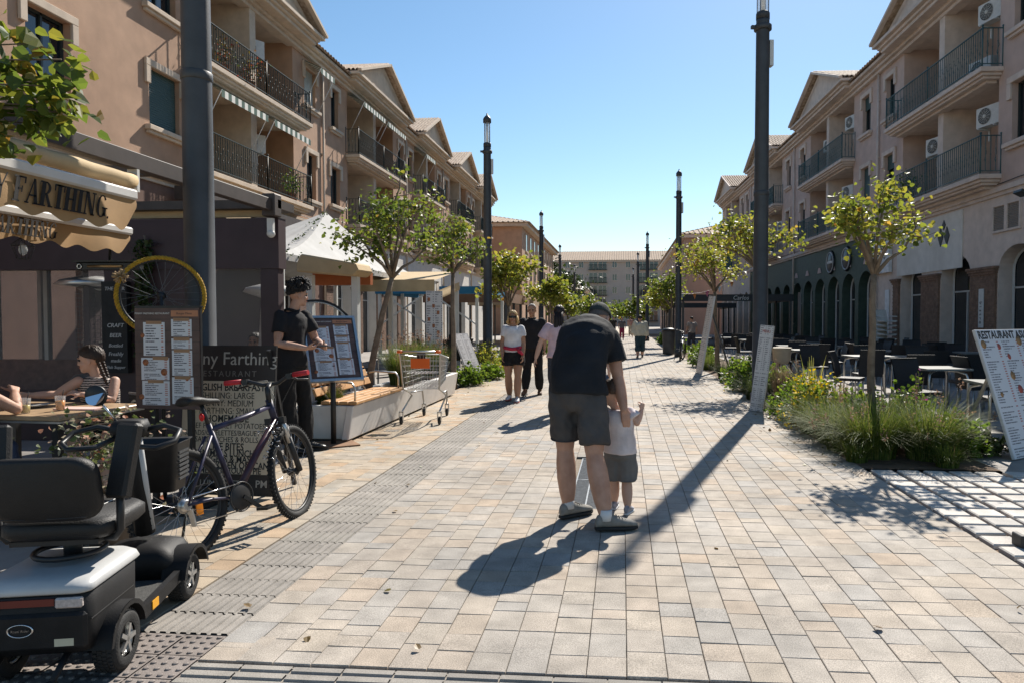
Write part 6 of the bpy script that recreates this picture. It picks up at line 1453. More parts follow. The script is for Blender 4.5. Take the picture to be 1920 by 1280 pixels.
# ---- marquee, awnings and boards further along the sunny side
m_tent = mat('tent_white', (0.40, 0.395, 0.38), 0.85, 0.08, 3, 0.1, 60, dirt=0.25)
tn = T('marquee', 'pale pyramid marquee roof behind the leaning tree', 'marquee', (-7.2, 15.9, 0))
pk = (0.1, 0.3, 4.05); E4 = [(-1.5, -4.6, 2.62), (1.45, -4.6, 2.62), (1.45, 4.6, 2.62), (-1.5, 4.6, 2.62)]
for i in range(4):
    a, b = Vector(E4[i]), Vector(E4[(i + 1) % 4]); P = Vector(pk)
    MB().grid(lambda u, v: (a.lerp(b, u)).lerp(P, v) - Vector((0, 0, 0.22 * math.sin(PI * v) + 0.02 * math.sin(u * 25) * (1 - v))) , 24, 8).build('roof_panel', m_tent, tn, normals=False)
    MB().add([a, b, b - Vector((0, 0, .12)), a - Vector((0, 0, .12))], [(0, 1, 2, 3)]).build('valance', m_tent, tn)
    MB().b2((a.x - .05, a.y - .05, 0), (a.x + .05, a.y + .05, 2.6)).build('post', m_wpost, tn)
ivy = np.random.RandomState(12); pts = [Vector(E4[1]).lerp(Vector(E4[2]), t) for t in ivy.rand(160)] + [Vector(E4[1]).lerp(Vector(pk), t) for t in ivy.rand(60)]
lv = leaves('ivy', np.array([tuple(p) for p in pts]) + ivy.normal(0, .03, (220, 3)), .05, LEAF_D, tn, ivy)
ca = T('awning', 'cream awning cassette with stains under the marquee edge', 'awning', (-4.62, 10.5, 0), R(-6))
MB().prism([(-.5, 2.36), (-.42, 2.52), (.5, 2.36), (.56, 2.24), (.46, 2.16), (-.5, 2.24)], 0.5).build('cassette', m_tan, ca, bevel=.02)
for x in (-.4, .38): MB().b2((x - .05, .2, 0), (x + .05, .3, 2.2)).build('post', m_wpost, ca)
MB().b2((-.52, .51, 2.05), (.5, .6, 2.25)).build('rear_box', mat('orange_board', (0.4, .12, .04), .6), ca)
aw2 = T('awning', 'faded cream awning with hanging side curtain beyond the marquee', 'awning', (-5.5, 16.2, 0))
MB().grid(lambda u, v: (-.9 + 1.9 * u + .1 * v, 2.4 * (1 - v) + 0.0, 2.75 - .38 * (1 - v) if False else 2.78 - .35 * v), 4, 4).build('fabric', m_tan, aw2, normals=False)
MB().grid(lambda u, v: (-.85 + 1.9 * u, -0.02 + .02 * math.sin(u * 30), 2.43 - .28 * v), 24, 3).build('valance', m_tan, aw2, normals=False)
MB().grid(lambda u, v: (1.08 + .02 * math.sin(v * 12), 2.4 * u + .05 * math.sin(v * 9), 2.5 - .35 * (1 - u) - .22 * v), 12, 3).build('side_valance', m_tan, aw2, normals=False)
for x in (-.85, 1.0):
    for y in (.05, 2.4): MB().b2((x - .05, y - .05, 0), (x + .05, y + .05, 2.4)).build('post', m_wpost, aw2)
MB().grid(lambda u, v: (1.0 + .04 * math.sin(v * 20), .1 + .35 * u + .03 * math.sin(u * 25), .3 + 2.1 * v), 14, 4).build('side_curtain', mat('curtain_grey', (.38, .33, .28), .8), aw2, normals=False)
bd2 = T('menu_board', 'tall narrow white menu board with small food pictures behind the trolley', 'menu board', (-3.72, 13.5, 0), R(12))
MB().b2((-.16, 0, .0), (.16, .04, 2.05)).build('panel', m_pap1, bd2); 
for i in range(12): MB().b2((-.13 + (i % 3) * .09, -.004, 1.85 - i * .13), (-.08 + (i % 3) * .09, -.001, 1.92 - i * .13)).build('dish_picture', m_burg, bd2)
tl = T('price_panel', 'white A-shaped price board leaning in the bed behind the trolley', 'menu board', (-3.5, 16.6, 0), R(68)); q_ = T0('panel_tilt', tl); q_.rotation_euler = (R(-24), 0, 0)
MB().b2((-.3, 0, 0), (.3, .04, 1.25)).build('panel', m_pap1, q_); MB().bar((0, .98, .02), (0, .5, 1.1), .05, .04).build('prop', m_edge, tl)
# ---- sunny side terrace furniture
m_rat_g = mat('rattan_grey', (0.10, 0.10, 0.10), 0.6, 0.3, 60, .6, 160)
for i, (x, y, lab) in enumerate(((-5.2, 11.4, 'grey table behind the planter grasses, nearest the slanted menu'), (-5.0, 14.6, 'grey table under the marquee edge'), (-6.6, 13.4, 'grey table deeper under the marquee'), (-5.1, 18.6, 'grey table by the faded awning'), (-5.3, 20.8, 'grey table before the blue canopy'), (-6.4, 24.5, 'grey table beneath the blue canopy'))):
    table(lab, (x, y, 0), 0.2 * i, 'tables on the sunny terrace')
    for a, ll in ((10, 'street side'), (130, 'far side'), (250, 'building side')):
        chair('dark woven chair on the %s of the %s' % (ll, lab[:44].rsplit(' ', 1)[0] if len(lab) > 44 else lab), (x + .62 * math.sin(R(a)), y + .62 * math.cos(R(a)), 0), R(-a), 'chairs on the sunny terrace')
# ---- dining table with drinks (near), seats
dt = T('dining_table', 'light wooden table with drinks where the girl sits', 'table', (-4.62, 5.10, 0), R(-4))
MB().b2((-.62, -.4, .765), (.62, .4, .80)).build('table_top', mat('table_wood', (0.36, 0.25, 0.15), .4, .2, 6), dt, bevel=.006); MB().b2((-.625, -.405, .75), (.625, .405, .764)).build('table_rim', m_alu, dt)
for sx in (-1, 1):
    for sy in (-1, 1): MB().b2((sx * .52 - .025, sy * .32 - .025, 0), (sx * .52 + .025, sy * .32 + .025, .75)).build('leg', m_blk, dt)
def tumbler(label, loc, fill, m):
    t = T('drinking_glass', label, 'glass', loc); MB().lathe([(.028, 0), (.036, .115), (.034, .115), (.027, .006)], n=16).build('glass', clear('tumbler_glass', (.9, .9, .9), .16, .05), t); MB().lathe([(.0265, .007), (.0265 + .007 * fill, .007 + .1 * fill), (0, .007 + .1 * fill)], n=16).build('drink', m, t)
    MB().tube([(.0, 0, .02), (.03, 0, .16)], .003, 5).build('straw', m_blk, t)
m_oj = mat('orange_juice', (0.72, 0.28, 0.01), .25, .05); m_lem = mat('pale_drink', (0.55, .45, .12), .25, .05)
tumbler('glass of bright orange juice in front of the girl', (-4.30, 4.98, .80), .7, m_oj); tumbler('glass of paler yellow drink nearer the picture\'s edge', (-4.44, 4.82, .80), .55, m_lem)
nk = MB().b2((-4.38, 5.0, .802), (-4.05, 5.14, .812)).build('napkin_menu', mat('napkin', (.6, .4, .36), .8)); tag(nk, 'folded pinkish napkin lying between the two drinks', 'napkin')
pl_ = MB().lathe([(0, 0), (.07, .004), (.11, .018), (.112, .022), (.07, .010), (0, .006)], (-4.68, 5.15, .803), 22).build('plate', m_ac); tag(pl_, 'white plate with food scraps on the wooden table', 'plate')
sc2 = T('side_chair', 'grey metal rimmed side chair under the girl', 'chair', (-4.42, 5.62, 0), R(-30))
MB().b2((-.21, -.21, .43), (.21, .21, .46)).build('seat', m_rat, sc2); MB().grid(lambda u, v: (-.22 + .44 * u, .22 + .05 * v, .46 + .36 * v), 4, 3).build('backrest', m_rat, sc2, normals=False); MB().tube([(-.22, .27, .83), (.22, .27, .83)], .012, 6).build('top_rail', m_alu, sc2)
for sx in (-1, 1):
    for sy in (-1, 1): MB().tube([(sx * .2, sy * .2, .43), (sx * .21, sy * .22, 0)], .013, 6).build('leg', m_alu, sc2)
sc3 = dup(sc2, (-4.75, 4.45, 0), R(160), 'grey side chair of the woman at the picture\'s edge')
pot = T('potted_shrub', 'small potted shrub with reddish white leaves behind the scooter', 'potted plant', (-3.42, 4.35, 0))
MB().lathe([(.12, 0), (.16, .3), (.17, .32), (.15, .32), (.14, .28), (0, .28)], n=18).build('pot', mat('pot_dark', (.06, .05, .045), .7), pot)
rs = np.random.RandomState(15); p = rs.normal(0, 1, (800, 3)) * np.array((.17, .17, .15)) + np.array((0, 0, .62)); leaves('foliage', p, .038, leaf_mat('leaf_variegated', [(0, (.05, .08, .02)), (.5, (.12, .14, .05)), (.8, (.4, .36, .28)), (1, (.3, .1, .04))], .3), pot, rs, -.1, .3)
st_ = MB()
for k in range(9): a = rs.rand() * 6.3; st_.tube([(0, 0, .28), (.1 * math.cos(a), .1 * math.sin(a), .5), (.2 * math.cos(a), .2 * math.sin(a), .75)], .005, 4)
q = st_.build('stems', m_bark, pot); q['kind'] = 'stuff'

# ================================================================ MOBILITY SCOOTER (heading +y)
m_sw = mat('scooter_silver', (0.52, 0.53, 0.53), 0.35, 0.06, 6, dirt=.45); m_sb = mat('scooter_black', (0.013, 0.013, 0.014), 0.55, 0.3, 12, .15, 200, spec=.25, dirt=.5)
m_vin = mat('seat_vinyl', (0.010, 0.0095, 0.0095), 0.55, 0.15, 20, .3, 180)
sco = T('mobility_scooter', 'silver and black four wheel mobility scooter seen from behind', 'mobility scooter', (-2.455, 3.08, 0), R(13))
def rrect(w, l, r, z, n=5, cx=0, cy=0):
    P = []
    for (sx, sy, a0) in ((1, 1, 0), (-1, 1, 90), (-1, -1, 180), (1, -1, 270)):
        for k in range(n + 1):
            a = R(a0 + 90 * k / n); P.append(Vector((cx + sx * (w / 2 - r) + r * math.cos(a), cy + sy * (l / 2 - r) + r * math.sin(a), z)))
    return P
bd_ = MB(); bd_.loft([rrect(.40, .40, .05, .17, cy=-.36), rrect(.43, .44, .06, .24, cy=-.36), rrect(.43, .45, .06, .405, cy=-.36), rrect(.41, .43, .06, .412, cy=-.36)]); bd_.build('rear_body', m_sb, sco)
MB().loft([rrect(.43, .46, .05, .413, cy=-.35), rrect(.445, .475, .05, .422, cy=-.35), rrect(.43, .46, .06, .446, cy=-.345), rrect(.37, .41, .06, .462, cy=-.335), rrect(.3, .3, .06, .464, cy=-.33)]).build('silver_cover', m_sw, sco)
MB().b2((-.215, -.60, .20), (.215, -.575, .345)).build('bumper', m_sb, sco, bevel=.012)
for s in (-1, 1):
    MB().b2((s * .15 - .05, -.597, .362), (s * .15 + .05, -.576, .404)).build('tail_light', mat('lamp_clear', (.45, .40, .38), .2, .2, 90), sco, bevel=.006)
MB().b2((-.098, -.594, .374), (.098, -.577, .402)).build('brake_strip', mat('lamp_red', (.14, .025, .02), .25), sco)
bdg = T0('badge', sco); bdg.location = (-.02, -.602, .285)
MB().ring((0, 0, 0), .045, .004, (0, 1, 0), 24, 6).xf(Matrix.Diagonal((1, 1, .55, 1))).build('badge_ring', m_chr, bdg); text('Royal Rider', .014, m_chr, bdg, (0, -.002, 0), depth=.001, shear=.2)
def swheel(x, y):
    w = T0('wheel', sco); w.location = (x, y, .125)
    ty = MB().lathe([(.07, -.042), (.10, -.05), (.118, -.042), (.125, -.02), (.125, .02), (.118, .042), (.10, .05), (.07, .042)], n=32, axis=(1, 0, 0), cap=False)
    for k in range(40):
        a = 2 * PI * k / 40
        for q in (-.028, -.009, .009, .028): ty.box((q, math.cos(a + q * 3) * .125, math.sin(a + q * 3) * .125), (.014, .012, .006), Matrix.Rotation(a - PI / 2, 3, 'X'))
    ty.build('tyre', m_rub, w)
    rm = MB().lathe([(.072, -.03), (.066, -.036), (.062, -.02), (.062, .02), (.066, .036), (.072, .03)], n=28, axis=(1, 0, 0), cap=False); rm.build('rim', m_alu, w)
    for k in range(5):
        a = 2 * PI * k / 5; MB().bar((.04 * (1 if x > 0 else -1), 0, 0), (.04 * (1 if x > 0 else -1), .066 * math.cos(a), .064 * math.sin(a)), .018, .014, (1, 0, 0)).build('spoke', m_alu, w)
    MB().lathe([(.022, -.046), (.022, .046)], n=14, axis=(1, 0, 0)).build('hub', m_blk, w); MB().lathe([(.06, -.012), (.06, .012)], n=20, axis=(1, 0, 0)).build('wheel_disc', m_blk, w)
for s in (-1, 1): swheel(s * .215, -.36); swheel(s * .195, .40)
for s in (-1, 1):
    fd = MB(); pr_ = [(.165 * math.cos(R(a)), .165 * math.sin(R(a))) for a in range(10, 171, 16)]; 
    for (y0, cy, cz) in ((-.36, -.36, .125), (.40, .40, .125)):
        mb = MB(); n = len(pr_)
        vs = [(s * xx, cy + p[0], cz + p[1]) for xx in (.15, .268) for p in pr_]; mb.add(vs, [(i, i + 1, n + i + 1, n + i) for i in range(n - 1)], 0, True)
        vs2 = [(s * .271, cy + p[0] * k, cz + p[1] * k) for k in (1.0, .88) for p in pr_]; mb.add(vs2, [(i, i + 1, n + i + 1, n + i) for i in range(n - 1)], 0, True)
        mb.build('mudguard', m_sb, sco, normals=False)
MB().b2((-.21, -.14, .12), (.21, .26, .16)).build('floor_board', mat('floor_mat', (.05, .05, .048), .8, .2, 30, .4, 120), sco, bevel=.01)
for s in (-1, 1):
    MB().bar((s * .225, -.15, .15), (s * .225, .27, .175), .03, .06).build('side_skirt', m_sb, sco); MB().b2((s * .242 - .002, -.08, .135), (s * .242 + .002, -.015, .175)).build('reflector', mat('reflector_amber', (.75, .35, .01), .3), sco)
    MB().tube([(s * .12, -.54, .17), (s * .12, -.66, .10)], .014, 6).build('anti_tip_arm', m_sb, sco); MB().lathe([(.0, -.012), (.035, -.012), (.035, .012), (0, .012)], (s * .12, -.67, .075), 14, axis=(1, 0, 0)).build('anti_tip_wheel', m_rub, sco)
MB().loft([rrect(.38, .26, .05, .15, cy=.40), rrect(.40, .30, .06, .24, cy=.40), rrect(.33, .27, .05, .295, cy=.41), rrect(.16, .16, .05, .32, cy=.42)]).build('front_cowl', m_sb, sco)
MB().tube([(0, .43, .36), (0, .36, .66), (0, .30, .93)], [.05, .045, .035], 12).build('tiller', m_sb, sco); MB().tube([(.035, .42, .38), (.035, .35, .66), (.03, .30, .90)], .018, 8).build('tiller_trim', m_sw, sco)
MB().loft([rrect(.15, .10, .03, .90, cy=.29), rrect(.18, .13, .04, .94, cy=.28), rrect(.14, .10, .03, .985, cy=.29)]).build('console', m_sb, sco)
for s in (-1, 1):
    MB().tube([(s * .05, .28, .93), (s * .16, .30, .95), (s * .25, .25, .93), (s * .26, .16, .89), (s * .2, .10, .87), (s * .1, .14, .87), (s * .05, .24, .90)], .014, 8).build('handlebar_loop', m_blk, sco)
mr_ = T0('mirror', sco); MB().tube([(-.05, .27, .97), (-.12, .25, 1.08)], .006, 6).build('mirror_stalk', m_chr, mr_)
MB().lathe([(0, 0), (.052, 0), (.055, .008), (.04, .022), (0, .026)], (-.14, .24, 1.115), 22, axis=(.08, 1, .1)).build('mirror_shell', m_blk, mr_); MB().lathe([(0, .0), (.049, .0), (.049, .001)], (-.1402, .238, 1.115), 22, axis=(-.22, -1, .42)).build('mirror_glass', mat('mirror', (.8, .8, .82), .02, .01, metal=1.0), mr_)
bs_ = T0('basket', sco)
MB().loft([rrect(.26, .18, .03, .56, cy=.56), rrect(.30, .22, .03, .82, cy=.57), rrect(.32, .24, .03, .83, cy=.57), rrect(.29, .21, .03, .82, cy=.57), rrect(.25, .17, .03, .58, cy=.56)]).build('basket_shell', m_blk, bs_)
for s in (-1, 1):
    for k in range(7): MB().b2((s * .1475 - .004, .50, .62 + k * .024), (s * .1475 + .004, .63, .632 + k * .024)).build('basket_slot', m_post, bs_)
for s in (-1, 1): MB().b2((s * .216 - .002, -.56, .30), (s * .216 + .002, -.20, .304)).build('panel_seam', m_blk, sco)
MB().tube([(.03 + .014 * math.cos(i * 1.2), .40 - .0018 * i, .40 + .009 * i + .014 * math.sin(i * 1.2)) for i in range(48)], .004, 5).build('coiled_cable', m_blk, sco)
MB().b2((.10, -.601, .215), (.17, -.6005, .245)).build('warning_label', mat('label_cream', (.5, .48, .36), .6), sco)
for s in (-1, 1): MB().tube([(s * x_ * .2, -.44 - .02 + .35 * (x_ * .2) ** 2 - .062, .70 + .0) for x_ in (.2, .5, .9)], .002, 4).build('backrest_piping', m_blk, sco)
# seat
MB().tube([(0, -.26, .47), (0, -.26, .56)], .035, 12).build('seat_post', m_blk, sco); MB().b2((-.17, -.40, .555), (.17, -.10, .575)).build('seat_plate', m_blk, sco)
ring_ = MB().ring((0, -.28, .50), .13, .012, n=24, m=6); ring_.build('swivel_ring', m_blk, sco)
MB().loft([rrect(.40, .38, .08, .578, cy=-.22), rrect(.44, .42, .09, .60, cy=-.22), rrect(.44, .42, .09, .64, cy=-.22), rrect(.40, .38, .09, .66, cy=-.22)]).build('seat_cushion', m_vin, sco)
for k in range(4): MB().tube([(-.12 + k * .06, -.40, .662), (-.10 + k * .06, -.06, .662)], .0022, 4).build('seat_stitch', mat('stitch', (.5, .5, .48), .7), sco)
def backr(u, v, t): 
    x = -.225 + .45 * u; z = .68 + .34 * v; return (x, -.42 - .05 * v + .05 * (2 * u - 1) ** 2 + t, z)
bk2 = MB(); rings = []
for t, k in ((-.035, .86), (-.028, .97), (0, 1.0), (.03, .97), (.038, .85)):
    P = []
    for p in rrect(.45 * k, .34 * k, .085, 0): P.append(Vector((p.x * .92, -.44 - .06 * (p.y + .17) / .34 + .35 * p.x * p.x + t, .805 + p.y * .80)))
    rings.append(P)
bk2.loft(rings).build('backrest', m_vin, sco)
for s in (-1, 1):
    MB().tube([(s * .12, -.33, .565), (s * .21, -.34, .565), (s * .235, -.35, .60), (s * .24, -.36, .78)], .016, 8).build('arm_tube', m_blk, sco)
    MB().bar((s * .235, -.37, .74), (s * .262, -.30, 1.05), .055, .10, (s, -.3, .1)).build('raised_armrest', m_vin, sco, bevel=.012)

# ================================================================ BICYCLES (heading +y, wheels in the y/z plane)
def bicycle(label, loc, rz, lean, tube_m, accent, detail=True, steer=8, grp=None, grips=None):
    t = T('bicycle', label, 'bicycle', loc, rz, grp); t.rotation_euler = (0, R(lean), rz)
    g = t; ra, fa = Vector((0, 0, .35)), Vector((0, 1.06, .35)); bbk = Vector((0, .43, .30)); st_ = Vector((0, .29, .78)); ht = Vector((0, .84, .90)); hb_ = Vector((0, .885, .77))
    spoke_wheel(g, ra, .355, (1, 0, 0), m_blk, 28, tyre=.026, tm='knob' if detail else None, sp=.0013)
    fk = T0('front_assembly', g); fk.location = (0, .86, .85); fk.rotation_euler = (0, 0, R(steer)); O = -Vector((0, .86, .85))
    spoke_wheel(g, Vector((-math.sin(R(steer)) * .2, fa.y, .35)), .355, (math.cos(R(steer)), math.sin(R(steer)), 0), m_blk, 28, tyre=.026, tm='knob' if detail else None, sp=.0013)
    MB().tube([st_, (st_ + hb_) / 2 + Vector((0, .02, .05)), ht - Vector((0, 0, .03))], .019, 8).build('top_tube', tube_m, g); MB().tube([bbk, (bbk + hb_) / 2 - Vector((0, .015, .0)), hb_], .026, 10).build('down_tube', accent, g)
    MB().tube([bbk, st_ + Vector((0, -.01, .04))], .018, 8).build('seat_tube', tube_m, g); MB().tube([hb_ - Vector((0, 0, .03)), ht + Vector((0, 0, .02))], .024, 10).build('head_tube', tube_m, g)
    for s in (-1, 1):
        MB().tube([ra + Vector((s * .055, 0, 0)), ra + Vector((s * .045, .2, -.01)), bbk + Vector((s * .03, -.03, 0))], .011, 7).build('chain_stay', tube_m, g); MB().tube([ra + Vector((s * .055, 0, 0)), st_ + Vector((s * .025, -.02, -.04))], .010, 7).build('seat_stay', tube_m, g)
        MB().tube([O + Vector((s * .055, .895, .75)), O + Vector((s * .055, .96, .58))], .018, 8).build('fork_stanchion', m_alu, fk); MB().tube([O + Vector((s * .055, .95, .62)), O + Vector((s * .058, 1.06, .35))], .022, 8).build('fork_leg', m_blk, fk)
    MB().bar(O + Vector((-.075, .895, .755)), O + Vector((.075, .895, .755)), .04, .05).build('fork_crown', m_blk, fk); MB().tube([O + Vector((-.06, .97, .60)), O + Vector((-.03, 1.0, .70)), O + Vector((.03, 1.0, .70)), O + Vector((.06, .97, .60))], .012, 6).build('fork_arch', m_blk, fk)
    MB().tube([O + ht, O + ht + Vector((0, -.005, .10)), O + ht + Vector((0, .05, .13))], .020, 8).build('stem', m_blk, fk)
    hp = O + ht + Vector((0, .05, .13)); MB().tube([hp + Vector((-.31, -.05, .05)), hp + Vector((-.16, -.03, .045)), hp + Vector((-.06, 0, 0)), hp + Vector((.06, 0, 0)), hp + Vector((.16, -.03, .045)), hp + Vector((.31, -.05, .05))], .0145, 8).build('handlebar', m_blk, fk)
    for s in (-1, 1):
        MB().tube([hp + Vector((s * .20, -.035, .046)), hp + Vector((s * .32, -.052, .05))], .019, 10).build('grip', grips or m_blk, fk); MB().tube([hp + Vector((s * .17, -.03, .045)), hp + Vector((s * .19, .04, .01)), hp + Vector((s * .28, .03, .0))], .007, 6).build('brake_lever', m_blk, fk)
        MB().box(hp + Vector((s * .17, -.03, .04)), (.04, .05, .04)).build('shifter', m_blk, fk)
    MB().tube([hp + Vector((.17, -.01, .04)), hp + Vector((.12, .14, .02)), hp + Vector((.02, .10, -.15)), O + Vector((.03, .90, .66))], .003, 5).build('cable', m_blk, fk); MB().tube([hp + Vector((-.17, -.01, .04)), hp + Vector((-.10, .15, .03)), hp + Vector((-.02, .08, -.12)), O + hb_], .003, 5).build('cable', m_blk, fk)
    MB().tube([st_, Vector((0, .245, .95))], .014, 8).build('seat_post', m_blk, g)
    sd = MB(); rings = []
    for y, w, z, h in ((-.02, .06, .0, .02), (.0, .075, .012, .03), (.08, .07, .005, .03), (.16, .035, -.005, .022), (.25, .018, -.012, .016), (.275, .01, -.018, .01)):
        rings.append([Vector((w * math.cos(a), .12 + y, .975 + z + h * math.sin(a))) for a in [2 * PI * k / 12 for k in range(12)]])
    sd.loft(rings).build('saddle', m_vin, g)
    MB().lathe([(0.0, -.004), (.085, -.004), (.09, 0), (.085, .004), (0, .004)], bbk + Vector((.05, 0, 0)), 26, axis=(1, 0, 0)).build('chainring', m_blk, g); MB().ring(bbk + Vector((.052, 0, 0)), .097, .006, (1, 0, 0), 30, 5).build('chain_guard', m_blk, g)
    for s, d in ((1, Vector((0, .13, -.11))), (-1, Vector((0, -.13, .11)))):
        MB().bar(bbk + Vector((s * .07, 0, 0)), bbk + d + Vector((s * .08, 0, 0)), .014, .026).build('crank', m_blk, g); c = bbk + d + Vector((s * .13, 0, 0)); p = MB()
        for q in ((0, .045, 0), (0, -.045, 0)): p.b2(c + Vector((-.045, q[1] - .006, -.01)), c + Vector((.045, q[1] + .006, .01)))
        for q in (-.04, .04): p.b2(c + Vector((q - .006, -.045, -.009)), c + Vector((q + .006, .045, .009)))
        p.tube([c - Vector((.05, 0, 0)), c + Vector((.045, 0, 0))], .01, 6); p.build('pedal', m_blk, g)
    MB().tube([bbk + Vector((.05, 0, .09)), ra + Vector((.05, 0, .04))], .005, 5).build('chain_run', m_chr, g); MB().tube([bbk + Vector((.05, 0, -.09)), ra + Vector((.05, .03, -.13)), ra + Vector((.05, .02, -.06))], .005, 5).build('chain_run', m_chr, g)
    MB().lathe([(.05, -.015), (.045, .0), (.03, .02)], ra + Vector((.04, 0, 0)), 20, axis=(1, 0, 0)).build('cassette', m_alu, g); MB().bar(ra + Vector((.06, .01, -.03)), ra + Vector((.055, .03, -.14)), .012, .035, (1, 0, 0)).build('derailleur', m_alu, g)
    if detail:
        MB().ball((0, .235, .87), (.02, .012, .028), 8, 6).build('rear_reflector', mat('reflector_red', (.5, .01, .01), .25), g); MB().b2(ra + Vector((.005, .10, -.09)), ra + Vector((.012, .15, -.02))).build('spoke_reflector', mat('reflector_orange', (.8, .25, .02), .25), g)
        ch = MB(); rs_ = random.Random(2)
        for k in range(26): a = k * .8; ch.ring((rs_.uniform(-.05, .05), .80 + rs_.uniform(-.05, .05), .72 - .012 * k + .02), .014, .0032, (rs_.uniform(-1, 1), rs_.uniform(-1, 1), rs_.uniform(-1, 1)), 10, 5)
        q = ch.build('lock_chain', m_chr, g); q['kind'] = 'stuff'
    MB().tube([ra + Vector((-.06, .10, -.02)), ra + Vector((-.24, .16, -.345 - lean * .002))], .009, 6).build('kickstand', m_blk, g)
    return t
m_bkf = mat('bike_blue_violet', (0.028, 0.026, 0.055), 0.42, .6, 9, metal=.1); m_bkd = mat('bike_black_red', (.05, .02, .03), .3, .3, 9)
bicycle('mountain bike with red grips and violet frame standing before the cream sign', (-2.68, 4.05, 0), R(-14.3), -8, m_bkf, m_bkd, True, 15, None, mat('grip_red', (.45, .02, .03), .5))
bicycle('city bicycle parked in the bed beside the distant lamp post', (2.05, 25.0, 0), R(-8), 4, m_alu, m_alu, False, -10)
# ================================================================ PEOPLE
m_skin = mat('skin', (0.40, 0.215, 0.145), 0.55, 0.13, 12, 0.12, 90, tint=(0.42, 0.25, 0.18))
m_skin_t = mat('skin_tan', (0.34, 0.185, 0.115), 0.55, 0.08, 9, 0.05, 120)
m_skin_l = mat('skin_light', (0.50, 0.31, 0.23), 0.55, 0.07, 9, 0.05, 120)
m_eye = mat('eye_dark', (0.02, 0.015, 0.012), 0.3); m_lip = mat('lip', (0.30, 0.10, 0.08), 0.5)
for m_ in (m_skin, m_skin_t, m_skin_l):
    b_ = m_.node_tree.nodes['Principled BSDF']; b_.inputs['Subsurface Weight'].default_value = 0.12; b_.inputs['Subsurface Radius'].default_value = (0.02, 0.008, 0.004); b_.inputs['Subsurface Scale'].default_value = 0.4
def cloth(name, col, rough=0.85): return mat('cloth_' + name, col, rough, 0.18, 7, 0.9, 15, spec=0.25)
def V(*a): return Vector(a)
def cone(mb, p0, p1, r0, r1, n=12, ends=(True, True), sq=1.0):
    p0, p1 = Vector(p0), Vector(p1)
    mb.tube([p0.lerp(p1, i / 4) for i in range(5)], [r0 + (r1 - r0) * i / 4 for i in range(5)], n)
    if ends[0]: mb.ball(p0, r0, n, 8)
    if ends[1]: mb.ball(p1, r1, n, 8)
def limb(mb, P, Rr, n=12, e0=True, e1=True):
    """tapered limb through joints with muscle radii between them"""
    pts = []; rs_ = []
    for i in range(len(P) - 1):
        for k in range(4):
            t = k / 4; pts.append(Vector(P[i]).lerp(Vector(P[i + 1]), t)); rs_.append(Rr[2 * i] * (1 - t) ** 2 + 2 * Rr[2 * i + 1] * t * (1 - t) + Rr[2 * i + 2] * t * t)
    pts.append(Vector(P[-1])); rs_.append(Rr[-1])
    mb.tube(pts, rs_, n)
    if e0: mb.ball(pts[0], rs_[0], n, 8)
    if e1: mb.ball(pts[-1], rs_[-1], n, 8)
    for i in range(1, len(P) - 1): mb.ball(P[i], Rr[2 * i] * 0.99, n, 8)
def remesh(mb, voxel, name, m, parent, smooth=5, wrinkle=0.0, wscale=9.0, wdir=(1, 1, 0.35), seed=0.0, fac=0.5):
    me = bpy.data.meshes.new(name); me.from_pydata(mb.v, [], mb.f); o = bpy.data.objects.new(name, me); COL.objects.link(o)
    r = o.modifiers.new('r', 'REMESH'); r.mode = 'VOXEL'; r.voxel_size = voxel
    s = o.modifiers.new('s', 'SMOOTH'); s.factor = fac; s.iterations = smooth
    dg = bpy.context.evaluated_depsgraph_get(); out = bpy.data.meshes.new_from_object(o.evaluated_get(dg)); bpy.data.objects.remove(o); bpy.data.meshes.remove(me)
    if wrinkle:
        n = len(out.vertices); co = np.empty(n * 3, np.float32); out.vertices.foreach_get('co', co); no = np.empty(n * 3, np.float32); out.vertices.foreach_get('normal', no); co = co.reshape(-1, 3); no = no.reshape(-1, 3)
        rs_ = np.random.RandomState(int(abs(seed) * 100) + 7); d = np.zeros(n, np.float32)
        for q in range(12):
            kv = rs_.normal(0, 1, 3) * np.array(wdir) * wscale * (1.6 + 0.35 * q); d += np.sin(co @ kv + rs_.rand() * 6.3 + 1.3 * np.sin(co @ (rs_.normal(0, 1, 3) * wscale * 1.2))) / (2.2 + 0.35 * q)
        out.vertices.foreach_set('co', (co + no * d[:, None] * wrinkle).ravel())
    out.polygons.foreach_set('use_smooth', [True] * len(out.polygons)); out.materials.append(m); out.update()
    out.name = name; ob = bpy.data.objects.new(name, out); COL.objects.link(ob); ob.parent = parent; return ob
